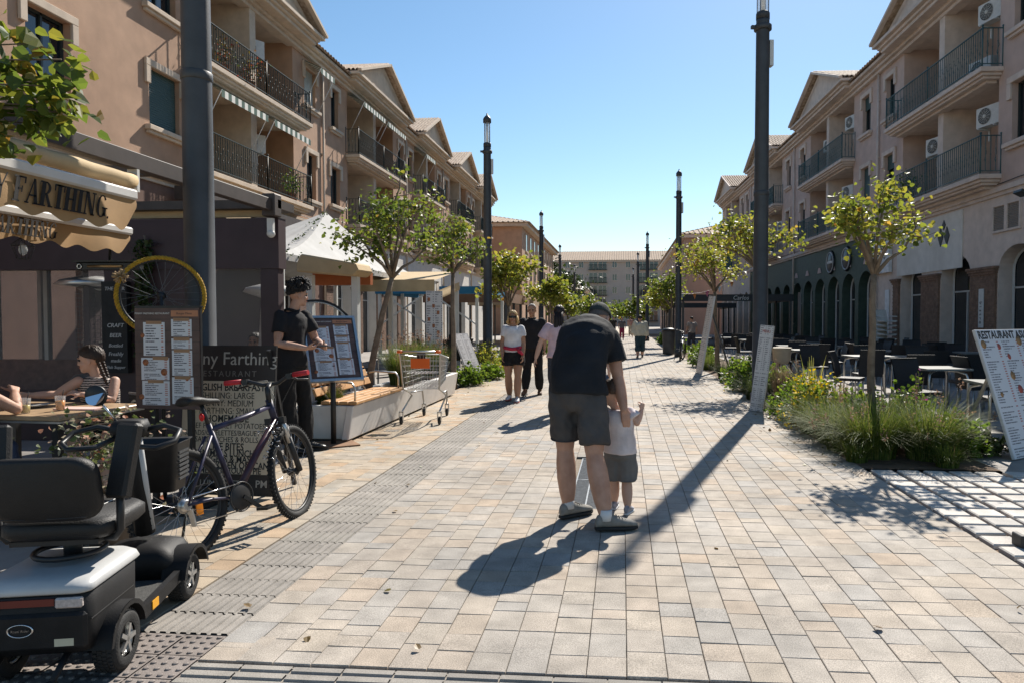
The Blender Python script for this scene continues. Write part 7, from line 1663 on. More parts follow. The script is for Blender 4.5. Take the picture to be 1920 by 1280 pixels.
def hand(mb, w, d, pn, s=1.0, curl=0.35, side=1, fist=False):
    """palm with four fingers of unequal length and a thumb leaving the side of the palm"""
    d = Vector(d).normalized(); pn = Vector(pn); pn = (pn - d * pn.dot(d)).normalized(); sd = d.cross(pn) * side
    w = Vector(w); L_ = 0.085 * s
    for k in range(4):
        q = w + sd * (0.030 - 0.02 * k) * s; cone(mb, w + sd * (0.018 - 0.012 * k) * s, q + d * L_, 0.014 * s, 0.0125 * s, 8)
    for k, (ln, r) in enumerate(((.070, .0088), (.078, .009), (.073, .0087), (.058, .0078))):
        p = w + sd * (0.030 - 0.02 * k) * s + d * L_; dd = d.copy(); c = (1.25 if fist else curl) * (1 + 0.12 * k)
        for j, f in enumerate((.45, .32, .23)):
            dd = (dd * math.cos(c) + pn * math.sin(c)).normalized(); e = p + dd * ln * f * s; cone(mb, p, e, r * s * (1 - .1 * j), r * s * (.92 - .1 * j), 7); p = e
    p = w + sd * 0.026 * s + d * 0.02 * s; dd = (d * 0.75 + sd * 0.7 + pn * 0.35).normalized()
    for j, (ln, r) in enumerate(((.042, .0125), (.03, .0105), (.024, .009))):
        e = p + dd * ln * s; cone(mb, p, e, r * s, r * s * .9, 7); p = e; dd = (dd + d * 0.35 + pn * 0.25 * curl).normalized()
def shoe(parent, ank, toe, L_, m, sole, s=1.0, z0=0.0, sock=None):
    a = Vector((ank[0], ank[1], 0)); d = Vector((toe[0], toe[1], 0)).normalized(); sd = Vector((d.y, -d.x, 0)); heel = a - d * 0.07 * s
    def ring(t, w, h, zb): 
        c = heel + d * L_ * t; return [c + sd * (w * math.cos(q)) + Vector((0, 0, zb + (h - zb) * (0.5 + 0.5 * math.sin(q)) if True else 0)) for q in [2 * PI * k / 14 for k in range(14)]]
    mb = MB(); mb.loft([ring(t, w * s, h * 1.22 * s + z0, .018 * s + z0) for t, w, h in ((-.02, .018, .06), (.03, .033, .085), (.15, .038, .10), (.30, .038, .098), (.5, .042, .078), (.72, .047, .062), (.88, .042, .052), (.97, .028, .042), (1.02, .01, .03))])
    sh = T0('shoe', parent); remesh(mb, 0.006 * max(1, s), 'upper', m, sh, 3)
    so_ = MB(); so_.loft([[heel + d * L_ * t + sd * (w * s * x) + Vector((0, 0, z)) for t, w, x in [(-.03, .02, 1), (.05, .036, 1), (.3, .038, 1), (.5, .043, 1), (.72, .049, 1), (.9, .042, 1), (1.03, .012, 1), (1.03, .012, -1), (.9, .042, -1), (.72, .049, -1), (.5, .043, -1), (.3, .038, -1), (.05, .036, -1), (-.03, .02, -1)]] for z in (z0 + .001, z0 + .024 * s)]); so_.build('sole', sole, sh, bevel=.004)
    lc = MB()
    for k in range(5): c = heel + d * L_ * (.42 + .07 * k) + Vector((0, 0, (.106 - .009 * k) * s + z0)); lc.tube([c - sd * .022 * s, c + Vector((0, 0, .006)), c + sd * .022 * s], .004 * s, 5)
    q = lc.build('laces', m, sh); q['kind'] = 'stuff'
    if sock: MB().tube([(ank[0], ank[1], .07 * s + z0), (ank[0], ank[1], .145 * s + z0)], [.047 * s, .045 * s], 14).build('sock', sock, sh)
def hair_cap(c, M3, r, m, parent, front=62, back=118, side=98, amp=0.008, name='hair', thick=1.07, seed=0.0, n=124, k=16, fr=26.0):
    mb = MB(); vs = []
    for j in range(k + 1):
        for i in range(n):
            a = 2 * PI * i / n; f = math.sin(a)  # f=1 front
            lim = side + (front - side) * max(0, f) ** 1.5 + (back - side) * max(0, -f) ** 1.2
            th = R(lim) * j / k; d = Vector((math.sin(th) * math.cos(a), math.sin(th) * math.sin(a), math.cos(th)))
            q = 1 + amp / r[0] * (noise.noise(d * 3.1 * fr / 10 + Vector((seed, 0, 0))) + .7 * noise.noise(d * fr / 2 + Vector((0, seed, 0)))); edge = (1.0 if j < k else 0.97) * (1 + .010 * math.sin(a * 31 + seed + 3 * noise.noise(d * 4)) * min(1, j / 3))
            vs.append(Vector(c) + M3 @ Vector((d.x * r[0] * thick * q * edge, d.y * r[1] * thick * q * edge, d.z * r[2] * thick * q * edge)))
    fs = [(j * n + i, j * n + (i + 1) % n, (j + 1) * n + (i + 1) % n, (j + 1) * n + i) for j in range(k) for i in range(n)]
    mb.add(vs, fs, 0, True); return mb.build(name, m, parent)
def person(label, loc, J, top, bottom, shoes, head, voxel=0.012, cat='person', skin=None, s=1.0, group=None, rz=0.0, build=1.0, far=False, hands=((0.35, False), (0.35, False)), seat=False):
    """J: joint dict in metres, local. top/bottom: dicts. head: dict(face, up, hair...)"""
    sk = skin or m_skin; t = T('person', label, cat, loc, rz, group); J = {k: Vector(v) for k, v in J.items()}
    lat = (J['shR'] - J['shL']).normalized(); up = (J['neck'] - J['pel']).normalized(); dep = lat.cross(up).normalized()
    latp = (J['hiR'] - J['hiL']).normalized(); latp = latp
    sp = J.get('spine', (J['pel'] + J['neck']) / 2)
    def spine(q): a, b, c = J['pel'], sp * 2 - (J['pel'] + J['neck']) / 2, J['neck']; return a * (1 - q) ** 2 + b * 2 * q * (1 - q) + c * q * q
    def tor(mb, prof, grow=0.0, gw=1.0, n=20):
        rings = []
        for q, w, d in prof:
            c = spine(q); l = latp.lerp(lat, max(0, min(1, q))).normalized(); tg = (spine(q + .05) - spine(q - .05)).normalized(); dp = l.cross(tg).normalized()
            rings.append([c + l * ((w * gw * s * build + grow) * math.cos(a)) + dp * ((d * s * build + grow) * math.sin(a)) for a in [2 * PI * k / n for k in range(n)]])
        mb.loft(rings)
    TP_ = [(-.20, .13, .09), (-.10, .165, .115), (0.05, .168, .118), (.3, .145, .105), (.5, .148, .108), (.7, .168, .118), (.86, .165, .105), (.95, .12, .085), (1.03, .06, .06)]
    tw = top.get('w', 1.0)
    b = MB(); tor(b, TP_, -0.012)
    hc = J['head']; fc = Vector(head['face']).normalized(); hu = Vector(head.get('up', (0, 0, 1))); rt = fc.cross(hu).normalized(); hu = rt.cross(fc).normalized(); M3 = Matrix((rt, fc, hu)).transposed(); hs = head.get('s', s)
    def hp(x, y, z): return hc + M3 @ (Vector((x, y, z)) * hs)
    def hball(c, r, n=14): b.ball(hp(*c), [q * hs for q in r], n, 10, rot=M3)
    hball((0, -.01, .025), (.077, .096, .095), 18); hball((0, .015, -.045), (.062, .074, .078), 16); hball((0, .062, -.095), (.034, .028, .026)); hball((0, .092, -.022), (.013, .02, .026)); hball((0, .10, -.038), (.016, .015, .012))
    for sx in (-1, 1): hball((sx * .078, -.008, -.02), (.010, .022, .034)); hball((sx * .036, .062, -.035), (.028, .025, .026)); hball((sx * .03, .083, .018), (.028, .012, .010))
    hball((0, .085, -.07), (.024, .014, .010))
    cone(b, J['neck'] - up * .03, hp(0, -.015, -.08), .056 * s, .052 * s)
    for S in 'LR':
        sh_, el, wr = J['sh' + S], J['el' + S], J['wr' + S]; hd = J.get('hd' + S, wr + (wr - el).normalized() * .05); c_, f_ = hands[S == 'R']
        k = s * build
        limb(b, [sh_, el, wr], [.054 * k, .056 * k, .042 * k, .050 * k, .028 * k]); sdn = 1 if S == 'R' else -1
        pn = J.get('pn' + S); pn = Vector(pn) if pn else -lat * sdn
        hand(b, wr, hd - wr, pn, s * 1.0, c_, sdn, f_)
        limb(b, [J['hi' + S], J['kn' + S], J['an' + S]], [.088 * k, .095 * k, .060 * k, .088 * k, .038 * k])
    body = remesh(b, min(voxel, .0075) if not far else voxel, 'body', sk, t, 3)
    # face
    if not far:
        for sx in (-1, 1):
            MB().ball(hp(sx * .031, .078, -.002), .0125 * hs, 10, 8).build('eye', m_eye, t)
            MB().tube([hp(sx * .014, .093, .024), hp(sx * .034, .091, .030), hp(sx * .052, .077, .022)], .0045 * hs, 6).build('eyebrow', head.get('hm', m_eye), t)
        MB().tube([hp(-.024, .088, -.068), hp(0, .099, -.066), hp(.024, .088, -.068)], .0055 * hs, 6).build('mouth', m_lip, t)
    # top
    sm = MB(); hem = top.get('hem', -.12); sl = top.get('sleeve', .5); g = top.get('g', .014); wid = top.get('w', 1.0); fl = top.get('flare', 0.0)
    prof = [(hem, .175 + fl, .128 + fl), (hem + .1, .175 + fl * .7, .127 + fl * .7), (.12, .170, .125), (.3, .160 if not fl else .168, .118), (.5, .163, .120), (.7, .178, .126), (.86, .172, .112), (.95, .125, .09), (1.0, .075, .07)]
    tor(sm, prof, g, wid)
    for S in 'LR':
        sh_, el, wr = J['sh' + S], J['el' + S], J['wr' + S]; k = s * build
        if sl <= 0: continue
        if sl <= 1:
            e = sh_.lerp(el, sl); ax_ = (el - sh_).normalized(); MB().ring(e - ax_ * .012, .058 * k + g * 1.1, .0045, ax_, 22, 6).build('sleeve_hem', top['m'], t) if not far else None
            limb(sm, [sh_, e], [.064 * k + g * .5, .068 * k + g, .060 * k + g * 1.3], e1=False)
        else: e = el.lerp(wr, sl - 1); limb(sm, [sh_, el, e], [.064 * k + g * .6, .064 * k + g, .052 * k + g, .056 * k + g, .040 * k + g], e1=False)
    so_ = remesh(sm, voxel, top.get('name', 'shirt'), top['m'], t, 6, top.get('wr', .005), 8.0, (1, 1, .6), seed=loc[0] * 3)
    if top.get('collar'):
        MB().tube([J['neck'] - up * .005 + (lat * math.cos(a) * .068 + dep * -math.sin(a) * .07) * s + up * (.018 + .012 * math.cos(a * 2)) for a in [2 * PI * k / 18 for k in range(18)]], .016 * s, 8, closed=True).build('collar', top['m'], t)
    # bottom
    bm2 = MB(); bl = bottom.get('len', 2.0); g2 = bottom.get('g', .014); fl2 = bottom.get('flare', 0.0)
    tor(bm2, [(-.24, .10, .08), (-.17, .165, .115), (-.08, .175, .122), (.03, .168, .117), (.10, .150, .105)], g2)
    for S in 'LR':
        hi, kn, an = J['hi' + S], J['kn' + S], J['an' + S]; k = s * build
        if bl <= 1:
            e = hi.lerp(kn, bl); ax_ = (kn - hi).normalized(); MB().ring(e - ax_ * .014, .077 * k + g2 + fl2 * .9, .0045, ax_, 26, 6).build('leg_hem', bottom['m'], t) if not far else None
            limb(bm2, [hi, e], [.094 * k + g2, .100 * k + g2 + fl2 * .5, .080 * k + g2 + fl2], e1=False)
        else: e = kn.lerp(an, bl - 1); limb(bm2, [hi, kn, e], [.094 * k + g2, .100 * k + g2, .068 * k + g2, .092 * k + g2 + fl2 * .5, .050 * k + g2 + fl2], e1=False)
    remesh(bm2, voxel, bottom.get('name', 'trousers'), bottom['m'], t, 6, bottom.get('wr', .006), 9.0, (1, 1, .5), seed=loc[1])
    for S in 'LR': shoe(t, J['an' + S], J['to' + S], shoes.get('L', .27) * s, shoes['m'], shoes.get('sole', m_rub), s, J['an' + S].z - .085 * s, shoes.get('sock'))
    # hair
    hm = head.get('hm', m_eye); kind = head.get('hair', 'short'); rr_ = (.080 * hs, .099 * hs, .098 * hs); cc = hp(0, -.01, .025)
    if kind == 'short': hair_cap(cc, M3, rr_, hm, t, 58, 112, 88, .005)
    elif kind == 'thin': hair_cap(cc, M3, rr_, hm, t, 40, 112, 84, .003, thick=1.03)
    elif kind == 'curly':
        hb2 = MB(); rs2 = random.Random(3)
        for k in range(420):
            a = rs2.uniform(0, 2 * PI); f = math.sin(a); lim = 84 + (64 - 84) * max(0, f) + (104 - 84) * max(0, -f); th = math.acos(1 - rs2.random() * (1 - math.cos(R(lim)))); top_ = math.cos(th)
            d = Vector((math.sin(th) * math.cos(a), math.sin(th) * math.sin(a), math.cos(th))); q = 1.05 + .62 * max(0, top_) ** 1.2 + .20 * rs2.random() * max(.25, top_); hb2.ring(cc + M3 @ Vector((d.x * rr_[0] * q, d.y * rr_[1] * q + .022 * hs * max(0, top_), d.z * rr_[2] * q)), (.008 + .008 * rs2.random()) * hs, .0055 * hs, (rs2.uniform(-1, 1), rs2.uniform(-1, 1), rs2.uniform(-1, 1)), 8, 5)
        hb2.build('hair', hm, t); hair_cap(cc, M3, rr_, hm, t, 56, 108, 84, .012, name='hair_base', thick=1.06)
    elif kind in ('long', 'bob', 'bun', 'tail'):
        hair_cap(cc, M3, rr_, hm, t, 60, 125, 108 if kind in ('long', 'bob') else 96, .006, thick=1.10)
        st2 = MB()
        if kind == 'long':
            rs2 = random.Random(4)
            for k in range(60):
                x = rs2.uniform(-.07, .07); y = -rs2.uniform(.03, .11); e = rs2.uniform(.34, .44); p0 = hp(x * .9, y, .02); mid = hp(x * 1.05, y - .025, -.12); st2.tube([p0, mid, mid + V(rs2.gauss(0, .012), rs2.gauss(0, .01), -e * .5 * s), mid + V(rs2.gauss(0, .02) - x * .3, rs2.gauss(0, .012), -e * s)], [.012, .013, .010, .003], 5)
        elif kind == 'bob':
            rs2 = random.Random(5)
            for k in range(70):
                a = rs2.uniform(R(150), R(390)); x, y = .088 * math.cos(a), .10 * math.sin(a); p0 = hp(x, y, .02); st2.tube([p0, hp(x * 1.12, y * 1.1, -.05), hp(x * 1.2 + rs2.gauss(0, .008), y * 1.1, -.10), hp(x * 1.1, y * .95, -.135)], [.012, .013, .011, .003], 5)
        elif kind == 'bun': st2.ball(hp(0, -.10, .075), .042 * hs, 12, 8)
        elif kind == 'tail':
            for sx in (-1, 1):
                for j in range(9): st2.ball(hp(sx * (.05 - .002 * j), -.075 - .006 * j, -.02 - .026 * j), [.017 * hs, .017 * hs, .02 * hs], 8, 6)
                for j in range(7): st2.ball(hp(sx * .03, .05 - .025 * j, .105 - .004 * (j - 2) ** 2), [.014 * hs, .018 * hs, .012 * hs], 8, 6)
        st2.build('hair_length', hm, t)
    elif kind == 'cap':
        cp_m = head['capm']; hair_cap(cc, M3, rr_, cp_m, t, 84, 100, 90, .002, name='cap', thick=1.12, fr=6); hair_cap(hp(0, -.012, .005), M3, rr_, hm, t, 60, 118, 92, .002, name='hair', thick=1.02)
        br = MB().grid(lambda u, v: hp(.085 * (2 * u - 1) * (1 - .25 * v * v), .085 + .075 * v * (1 - .6 * (2 * u - 1) ** 2), .055 - .02 * (2 * u - 1) ** 2 - .02 * v), 8, 4); br.build('cap_brim', cp_m, t, normals=False)
    return t, J, hp, M3, lat, dep, up
def stand(h=1.75, stride=0.0, arms=0.0, w=1.0, feet=0.0):
    s = h / 1.75
    return {'pel': (0, 0, .97 * s), 'neck': (0, .01, 1.46 * s), 'head': (0, .035, 1.635 * s), 'shL': (-.185 * w, 0, 1.415 * s), 'shR': (.185 * w, 0, 1.415 * s), 'elL': (-.235 * w, -.02 + arms * .1, 1.13 * s), 'elR': (.235 * w, -.02 - arms * .1, 1.13 * s),
            'wrL': (-.245 * w, .06 + arms * .22, .89 * s), 'wrR': (.245 * w, .06 - arms * .16, .89 * s), 'hiL': (-.088, 0, .92 * s), 'hiR': (.088, 0, .92 * s), 'knL': (-.095, .03 + stride * .5, .50 * s), 'knR': (.095, .03 - stride * .25, .50 * s),
            'anL': (-.09, stride, .085 * s), 'anR': (.09, -stride * .9, .085 * s + abs(stride) * .12), 'toL': (-.1, 1, 0), 'toR': (.1, 1, 0)}
m_socks = mat('sock_white', (.6, .6, .6), .9)
# --- the man bending down (local origin at his feet, world axes)
BX, BY = -0.25, 5.03
def L(x, y, z): return (x - BX, y - BY, z)
person('tall man in black T-shirt, grey shorts and cap bending over the toddler', (BX, BY, 0),
       {'pel': L(-.325, 5.13, .985), 'spine': L(-.31, 5.26, 1.26), 'neck': L(-.235, 5.53, 1.445), 'head': L(-.185, 5.66, 1.50), 'shL': L(-.395, 5.49, 1.375), 'shR': L(-.095, 5.40, 1.355), 'elL': L(-.40, 5.72, 1.13), 'wrL': L(-.22, 5.76, .93), 'elR': L(-.035, 5.36, 1.055), 'wrR': L(.012, 5.27, .815), 'hdR': L(.035, 5.27, .70), 'pnR': (-.5, .9, 0),
        'hiL': L(-.43, 5.15, .92), 'hiR': L(-.225, 5.09, .92), 'knL': L(-.43, 5.19, .52), 'knR': L(-.20, 5.00, .515), 'anL': L(-.405, 5.17, .095), 'anR': L(-.115, 4.88, .095), 'toL': (.75, .66, 0), 'toR': (.97, .22, 0)},
       dict(m=cloth('black_tee', (.014, .016, .02)), hem=-.06, sleeve=.62, g=.026, w=1.02, wr=.008, flare=.004), dict(m=cloth('grey_shorts', (.066, .062, .061)), len=.82, g=.012, flare=.012, name='shorts', wr=.008),
       dict(m=mat('shoe_grey', (.22, .21, .19), .85, .2, 20, .3, 150), sole=m_rub, sock=m_socks, L=.295), dict(face=(.35, .75, -.62), up=(0.1, .5, .8), hair='cap', hm=mat('hair_grey_short', (.10, .08, .07), .8), capm=cloth('cap_green', (.035, .042, .038))), .011, skin=m_skin, build=1.08, hands=((.4, False), (.18, False)))
# --- toddler
KX, KY = -.04, 5.36
def L(x, y, z): return (x - KX + .03, y - KY, z)
person('toddler in pale T-shirt and grey shorts raising one fist beside the bending man', (KX, KY, 0),
       {'pel': L(-.05, 5.36, .49), 'neck': L(-.065, 5.37, .80), 'head': L(-.115, 5.385, .93), 'shL': L(-.155, 5.37, .775), 'shR': L(.025, 5.36, .775), 'elL': L(-.18, 5.42, .64), 'wrL': L(-.16, 5.50, .56), 'elR': L(.082, 5.33, .705), 'wrR': L(.118, 5.36, .80), 'hdR': L(.128, 5.37, .85), 'pnR': (-.7, .6, 0), 'hiL': L(-.095, 5.37, .46), 'hiR': L(-.005, 5.36, .46), 'knL': L(-.095, 5.42, .26), 'knR': L(.005, 5.38, .25), 'anL': L(-.09, 5.47, .052), 'anR': L(.012, 5.33, .052), 'toL': (.1, 1, 0), 'toR': (.35, 1, 0)},
       dict(m=cloth('pale_tee', (.56, .50, .50)), hem=-.08, sleeve=.6, g=.026, w=.92, wr=.004, flare=.012), dict(m=cloth('grey_toddler_shorts', (.13, .13, .13)), len=1.0, g=.02, flare=.012, name='shorts'),
       dict(m=mat('shoe_navy_white', (.25, .25, .28), .7, .6, 26), sole=mat('sole_white', (.6, .6, .6), .7), L=.25), dict(face=(-.25, .95, -.1), hair='short', hm=mat('hair_brown', (.075, .042, .026), .7), s=.86), .008, skin=m_skin_l, s=.62, build=1.02, hands=((.3, False), (.4, True)))
# --- waiter by the slanted menu
WX, WY = -3.60, 7.42
def L(x, y, z): return (x - WX, y - WY, z)
person('waiter with curly black hair in black polo and trousers looking at the slanted menu', (WX, WY, 0),
       {'pel': L(-3.66, 7.42, 1.02), 'neck': L(-3.66, 7.44, 1.58), 'head': L(-3.60, 7.47, 1.765), 'shL': L(-3.60, 7.63, 1.53), 'shR': L(-3.70, 7.26, 1.53), 'elL': L(-3.50, 7.68, 1.26), 'wrL': L(-3.34, 7.52, 1.19), 'hdL': L(-3.28, 7.46, 1.19), 'elR': L(-3.69, 7.17, 1.235), 'wrR': L(-3.42, 7.26, 1.185), 'hdR': L(-3.33, 7.31, 1.19), 'pnR': (0, .5, .9), 'hiL': L(-3.64, 7.52, .97), 'hiR': L(-3.68, 7.33, .97), 'knL': L(-3.60, 7.60, .53), 'knR': L(-3.66, 7.34, .53), 'anL': L(-3.60, 7.62, .09), 'anR': L(-3.64, 7.33, .09), 'toL': (.9, .3, 0), 'toR': (.95, -.1, 0)},
       dict(m=cloth('black_polo', (.013, .013, .015)), hem=-.10, sleeve=.62, g=.014, collar=True, wr=.006), dict(m=cloth('black_trousers', (.012, .012, .013)), len=1.93, g=.012, flare=.012), dict(m=mat('shoe_black', (.015, .015, .015), .35, .1), L=.29), dict(face=(.70, .70, -.06), hair='curly', hm=mat('hair_black', (.012, .010, .010), .6)), .012, skin=m_skin, hands=((.5, False), (.45, False)))
pad = MB().box((-3.29, 7.36, 1.205), (.15, .09, .012), Matrix.Rotation(R(20), 3, 'Z')).build('order_pad', m_blk, bevel=.002); tag(pad, 'small dark handset held in the waiter\'s hands', 'handset')
# --- walking couple (facing the camera)
J = stand(1.64, .12, .35, .78); J['wrR'] = (.18, .14, .84); J['elR'] = (.20, .02, 1.06)
q = person('blonde woman in white T-shirt, sunglasses and black shorts walking this way', (-1.99, 12.55, 0), J, dict(m=cloth('white_tee', (.62, .62, .64)), hem=-.02, sleeve=.55, g=.010, flare=.012, w=.95), dict(m=cloth('black_shorts', (.014, .014, .015)), len=.52, g=.018, flare=.03, name='shorts'), dict(m=mat('shoe_white', (.6, .6, .6), .7), sole=mat('sole_red', (.4, .08, .06), .7)), dict(face=(0, 1, .05), hair='bob', hm=mat('hair_blonde', (.45, .30, .13), .6)), .013, skin=m_skin_t, s=.95, rz=R(180), build=1.08)
t, J_, hp = q[0], q[1], q[2]
MB().grid(lambda u, v: hp(.072 * (2 * u - 1), .112 - .05 * (2 * u - 1) ** 2, -.022 + .04 * v), 10, 2).build('sunglasses', m_blk, t, normals=False)
MB().tube([Vector((.185 * math.cos(a), .14 * math.sin(a), .97 + .012 * math.sin(3 * a))) for a in [2 * PI * k / 24 for k in range(24)]], .032, 8, closed=True).build('jacket_round_waist', cloth('red', (.42, .03, .06)), t)
MB().tube([(-.10, .16, .97), (-.14, .19, .92), (-.20, .17, .86)], [.03, .034, .02], 8).build('jacket_knot', cloth('red', (.42, .03, .06)), t)
J = stand(1.79, -.16, -.2); J['anL'] = (-.13, -.16, .087); J['knL'] = (-.12, -.05, .51); J['anR'] = (.12, .16, .11)
person('older man in black polo and black trousers walking behind the blonde woman', (-1.78, 13.6, 0), J, dict(m=cloth('black_polo', (.013, .013, .015)), hem=-.14, sleeve=.6, g=.02, collar=True, flare=.01), dict(m=cloth('black_trousers', (.012, .012, .013)), len=1.95, g=.006, flare=.0), dict(m=mat('shoe_brown', (.16, .08, .04), .6)), dict(face=(0, 1, 0), hair='thin', hm=mat('hair_grey', (.35, .32, .29), .7)), .013, skin=m_skin_t, s=1.02, rz=R(180), build=1.1)
# --- woman seen from behind, beyond the bending man
J = stand(1.70, .15, .5, .9); J['elL'] = (-.29, -.02, 1.13); J['wrL'] = (-.36, -.03, .90)
person('woman with long black hair and pale pink top walking away', (-.99, 10.8, 0), J, dict(m=cloth('pink_top', (.55, .40, .43)), hem=-.1, sleeve=.75, g=.02, flare=.02), dict(m=cloth('dark_jeans', (.03, .035, .05)), len=1.9, g=.012), dict(m=mat('shoe_white', (.6, .6, .6), .7)), dict(face=(0, 1, 0), hair='long', hm=mat('hair_black_brown', (.018, .011, .010), .5)), .013, skin=m_skin_l, s=.97)
J = stand(1.08, .08, .3, .62)
person('small child in white top walking beside the long haired woman', (-.36, 11.0, 0), J, dict(m=cloth('white_tee', (.62, .62, .64)), hem=-.1, sleeve=.5, g=.01, w=1.0), dict(m=cloth('denim', (.06, .08, .13)), len=1.0, g=.01, name='shorts'), dict(m=mat('shoe_white', (.6, .6, .6), .7)), dict(face=(0, 1, 0), hair='short', hm=mat('hair_brown', (.075, .042, .026), .7), s=.85), .014, skin=m_skin_l, s=.60)
J = stand(1.63, -.13, .3); J['wrL'] = (-.28, 0, .90)
person('stout woman in cream jacket and dark teal trousers walking away', (.68, 27.2, 0), J, dict(m=cloth('cream_jacket', (.48, .45, .36)), hem=-.13, sleeve=1.9, g=.05, name='jacket', w=1.12, wr=.01), dict(m=cloth('teal_trousers', (.025, .05, .06)), len=1.6, g=.022, flare=.02), dict(m=mat('shoe_black', (.015, .015, .015), .35, .1)), dict(face=(0, 1, 0), hair='bun', hm=mat('hair_black', (.012, .010, .010), .6)), .016, skin=m_skin, s=.95, build=1.15)
for (x, y, h, tc, bc, rz, lab) in ((-.05, 50, 1.62, (.10, .09, .10), (.22, .02, .06), 180, 'distant walker in maroon trousers, centre of the street'), (-.75, 58, 1.68, (.02, .02, .02), (.03, .03, .04), 180, 'distant walker dressed in black by the bending man\'s shoulder'), (3.3, 33.5, 1.6, (.3, .25, .22), (.05, .05, .06), 20, 'distant figure standing by the far terrace behind the bin'), (.7, 62, 1.7, (.35, .2, .17), (.3, .27, .22), 0, 'far walker in pale clothes near the closing block'), (-2.2, 64, 1.7, (.03, .05, .07), (.03, .03, .04), 0, 'far walker in dark blue beyond the sunny terrace')):
    person(lab, (x, y, 0), stand(h, .12, .3), dict(m=mat('cloth_far_%d' % int(y * 10), tc, .85), sleeve=.6, g=.02), dict(m=mat('cloth_farb_%d' % int(y * 10), bc, .85), len=1.9, g=.015), dict(m=m_rub), dict(face=(0, 1, 0), hair='short', hm=mat('hair_black', (.012, .010, .010), .6)), .022, skin=m_skin, s=h / 1.75, rz=R(rz), far=True)
# --- seated girl (facing left across the table) and the woman opposite at the picture's edge
GX, GY = -4.44, 5.60
def L(x, y, z): return (x - GX, y - GY, z)
person('seated girl with braided hair in a black and white striped sleeveless top', (GX, GY, 0),
       {'pel': L(-4.44, 5.62, .55), 'neck': L(-4.46, 5.56, 1.015), 'head': L(-4.50, 5.54, 1.160), 'shL': L(-4.55, 5.46, 0.980), 'shR': L(-4.35, 5.62, 0.970), 'elL': L(-4.66, 5.36, 0.880), 'wrL': L(-4.78, 5.24, 0.885), 'elR': L(-4.30, 5.52, 0.820), 'wrR': L(-4.44, 5.36, 0.885), 'hiL': L(-4.52, 5.58, .52), 'hiR': L(-4.40, 5.66, .52), 'knL': L(-4.40, 5.22, .54), 'knR': L(-4.22, 5.36, .54), 'anL': L(-4.36, 5.22, .11), 'anR': L(-4.22, 5.34, .085), 'toL': (.2, -1, 0), 'toR': (.3, -1, 0)},
       dict(m=None, hem=-.05, sleeve=0, g=.010, name='striped_top') if False else dict(m=MT.get('x') or cloth('striped', (.5, .45, .42)), hem=-.05, sleeve=0, g=.010, name='striped_top', wr=.003), dict(m=cloth('dark_shorts', (.02, .02, .025)), len=.5, g=.012, name='shorts'), dict(m=mat('shoe_white', (.6, .6, .6), .7), L=.25), dict(face=(-.95, -.3, -.08), hair='tail', hm=mat('hair_dark_brown', (.035, .02, .013), .6), s=.92), .009, skin=m_skin_l, s=.78, hands=((.6, False), (.6, False)))
wm = MT['cloth_striped']; nt_ = wm.node_tree; wv = nt_.nodes.new('ShaderNodeTexWave'); wv.bands_direction = 'Z'; wv.inputs['Scale'].default_value = 16; wv.inputs['Distortion'].default_value = 2.5; wv.inputs['Detail Scale'].default_value = 3
tc_ = nt_.nodes.new('ShaderNodeTexCoord'); rp_ = nt_.nodes.new('ShaderNodeValToRGB'); rp_.color_ramp.elements[0].position = .42; rp_.color_ramp.elements[1].position = .5; rp_.color_ramp.elements[0].color = (.02, .02, .02, 1); rp_.color_ramp.elements[1].color = (.5, .42, .37, 1)
nt_.links.new(tc_.outputs['Object'], wv.inputs[0]); nt_.links.new(wv.outputs[0], rp_.inputs[0]); nt_.links.new(rp_.outputs[0], nt_.nodes['Principled BSDF'].inputs['Base Color'])
EX, EY = -4.78, 4.5
def L(x, y, z): return (x - EX, y - EY, z)
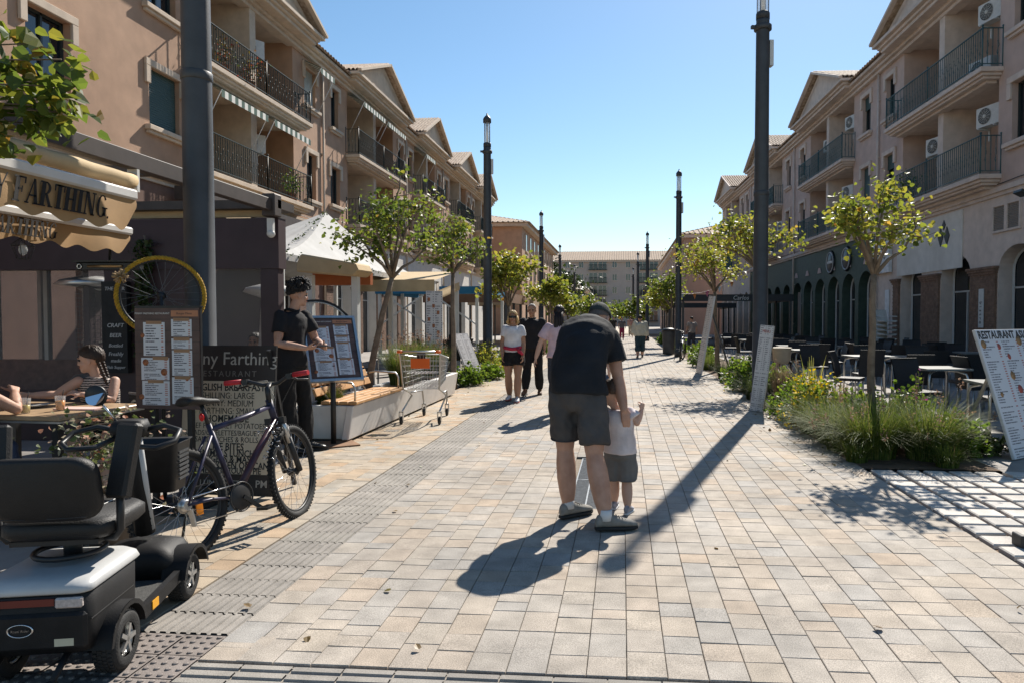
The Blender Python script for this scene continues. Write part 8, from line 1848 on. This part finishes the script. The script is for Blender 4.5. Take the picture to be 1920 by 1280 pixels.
person('blonde woman at the picture\'s edge leaning a bare elbow on the table', (EX, EY, 0),
       {'pel': L(-4.80, 4.40, .56), 'neck': L(-4.66, 4.50, 1.10), 'head': L(-4.62, 4.56, 1.27), 'shL': L(-4.78, 4.62, 1.05), 'shR': L(-4.52, 4.44, 1.04), 'elL': L(-4.85, 4.80, .85), 'wrL': L(-4.75, 4.98, .84), 'elR': L(-4.42, 4.72, .845), 'wrR': L(-4.56, 4.86, .95), 'hiL': L(-4.88, 4.45, .53), 'hiR': L(-4.73, 4.36, .53), 'knL': L(-4.72, 4.86, .55), 'knR': L(-4.52, 4.74, .55), 'anL': L(-4.66, 4.86, .085), 'anR': L(-4.50, 4.76, .085), 'toL': (.4, 1, 0), 'toR': (.5, 1, 0)},
       dict(m=cloth('navy_vest', (.03, .04, .06)), hem=-.05, sleeve=0, g=.012, name='vest_top'), dict(m=cloth('blue_jeans', (.06, .08, .14)), len=1.9, g=.012), dict(m=mat('shoe_white', (.6, .6, .6), .7)), dict(face=(.2, .9, -.1), hair='bob', hm=mat('hair_blonde', (.45, .30, .13), .6)), .011, skin=m_skin, s=.93)
# --- figure seated behind the clear window
J = stand(1.72); 
for k in J: J[k] = (J[k][0], J[k][1], J[k][2] - .42) if k not in ('toL', 'toR') else J[k]
J['knL'] = (-.12, .42, .52); J['knR'] = (.12, .42, .52); J['anL'] = (-.12, .42, .085); J['anR'] = (.12, .42, .085); J['wrL'] = (-.16, .3, .78); J['wrR'] = (.16, .3, .78)
person('dim figure in dark clothes sitting behind the clear plastic window', (-5.05, 9.2, 0), J, dict(m=cloth('black_polo', (.013, .013, .015)), sleeve=.6, g=.016), dict(m=cloth('black_trousers', (.012, .012, .013)), len=1.9, g=.012), dict(m=mat('shoe_black', (.015, .015, .015), .35, .1)), dict(face=(.3, 1, 0), hair='short', hm=mat('hair_black', (.012, .010, .010), .6)), .018, skin=m_skin_t, rz=R(200))
st4 = T('bar_stool', 'plain dark seat under the figure behind the plastic window', 'stool', (-5.05, 9.2, 0)); MB().b2((-.2, -.2, .40), (.2, .2, .44)).build('seat', m_blk, st4)
for sx in (-1, 1):
    for sy in (-1, 1): MB().tube([(sx * .17, sy * .17, .40), (sx * .19, sy * .19, 0)], .015, 6).build('leg', m_blk, st4)
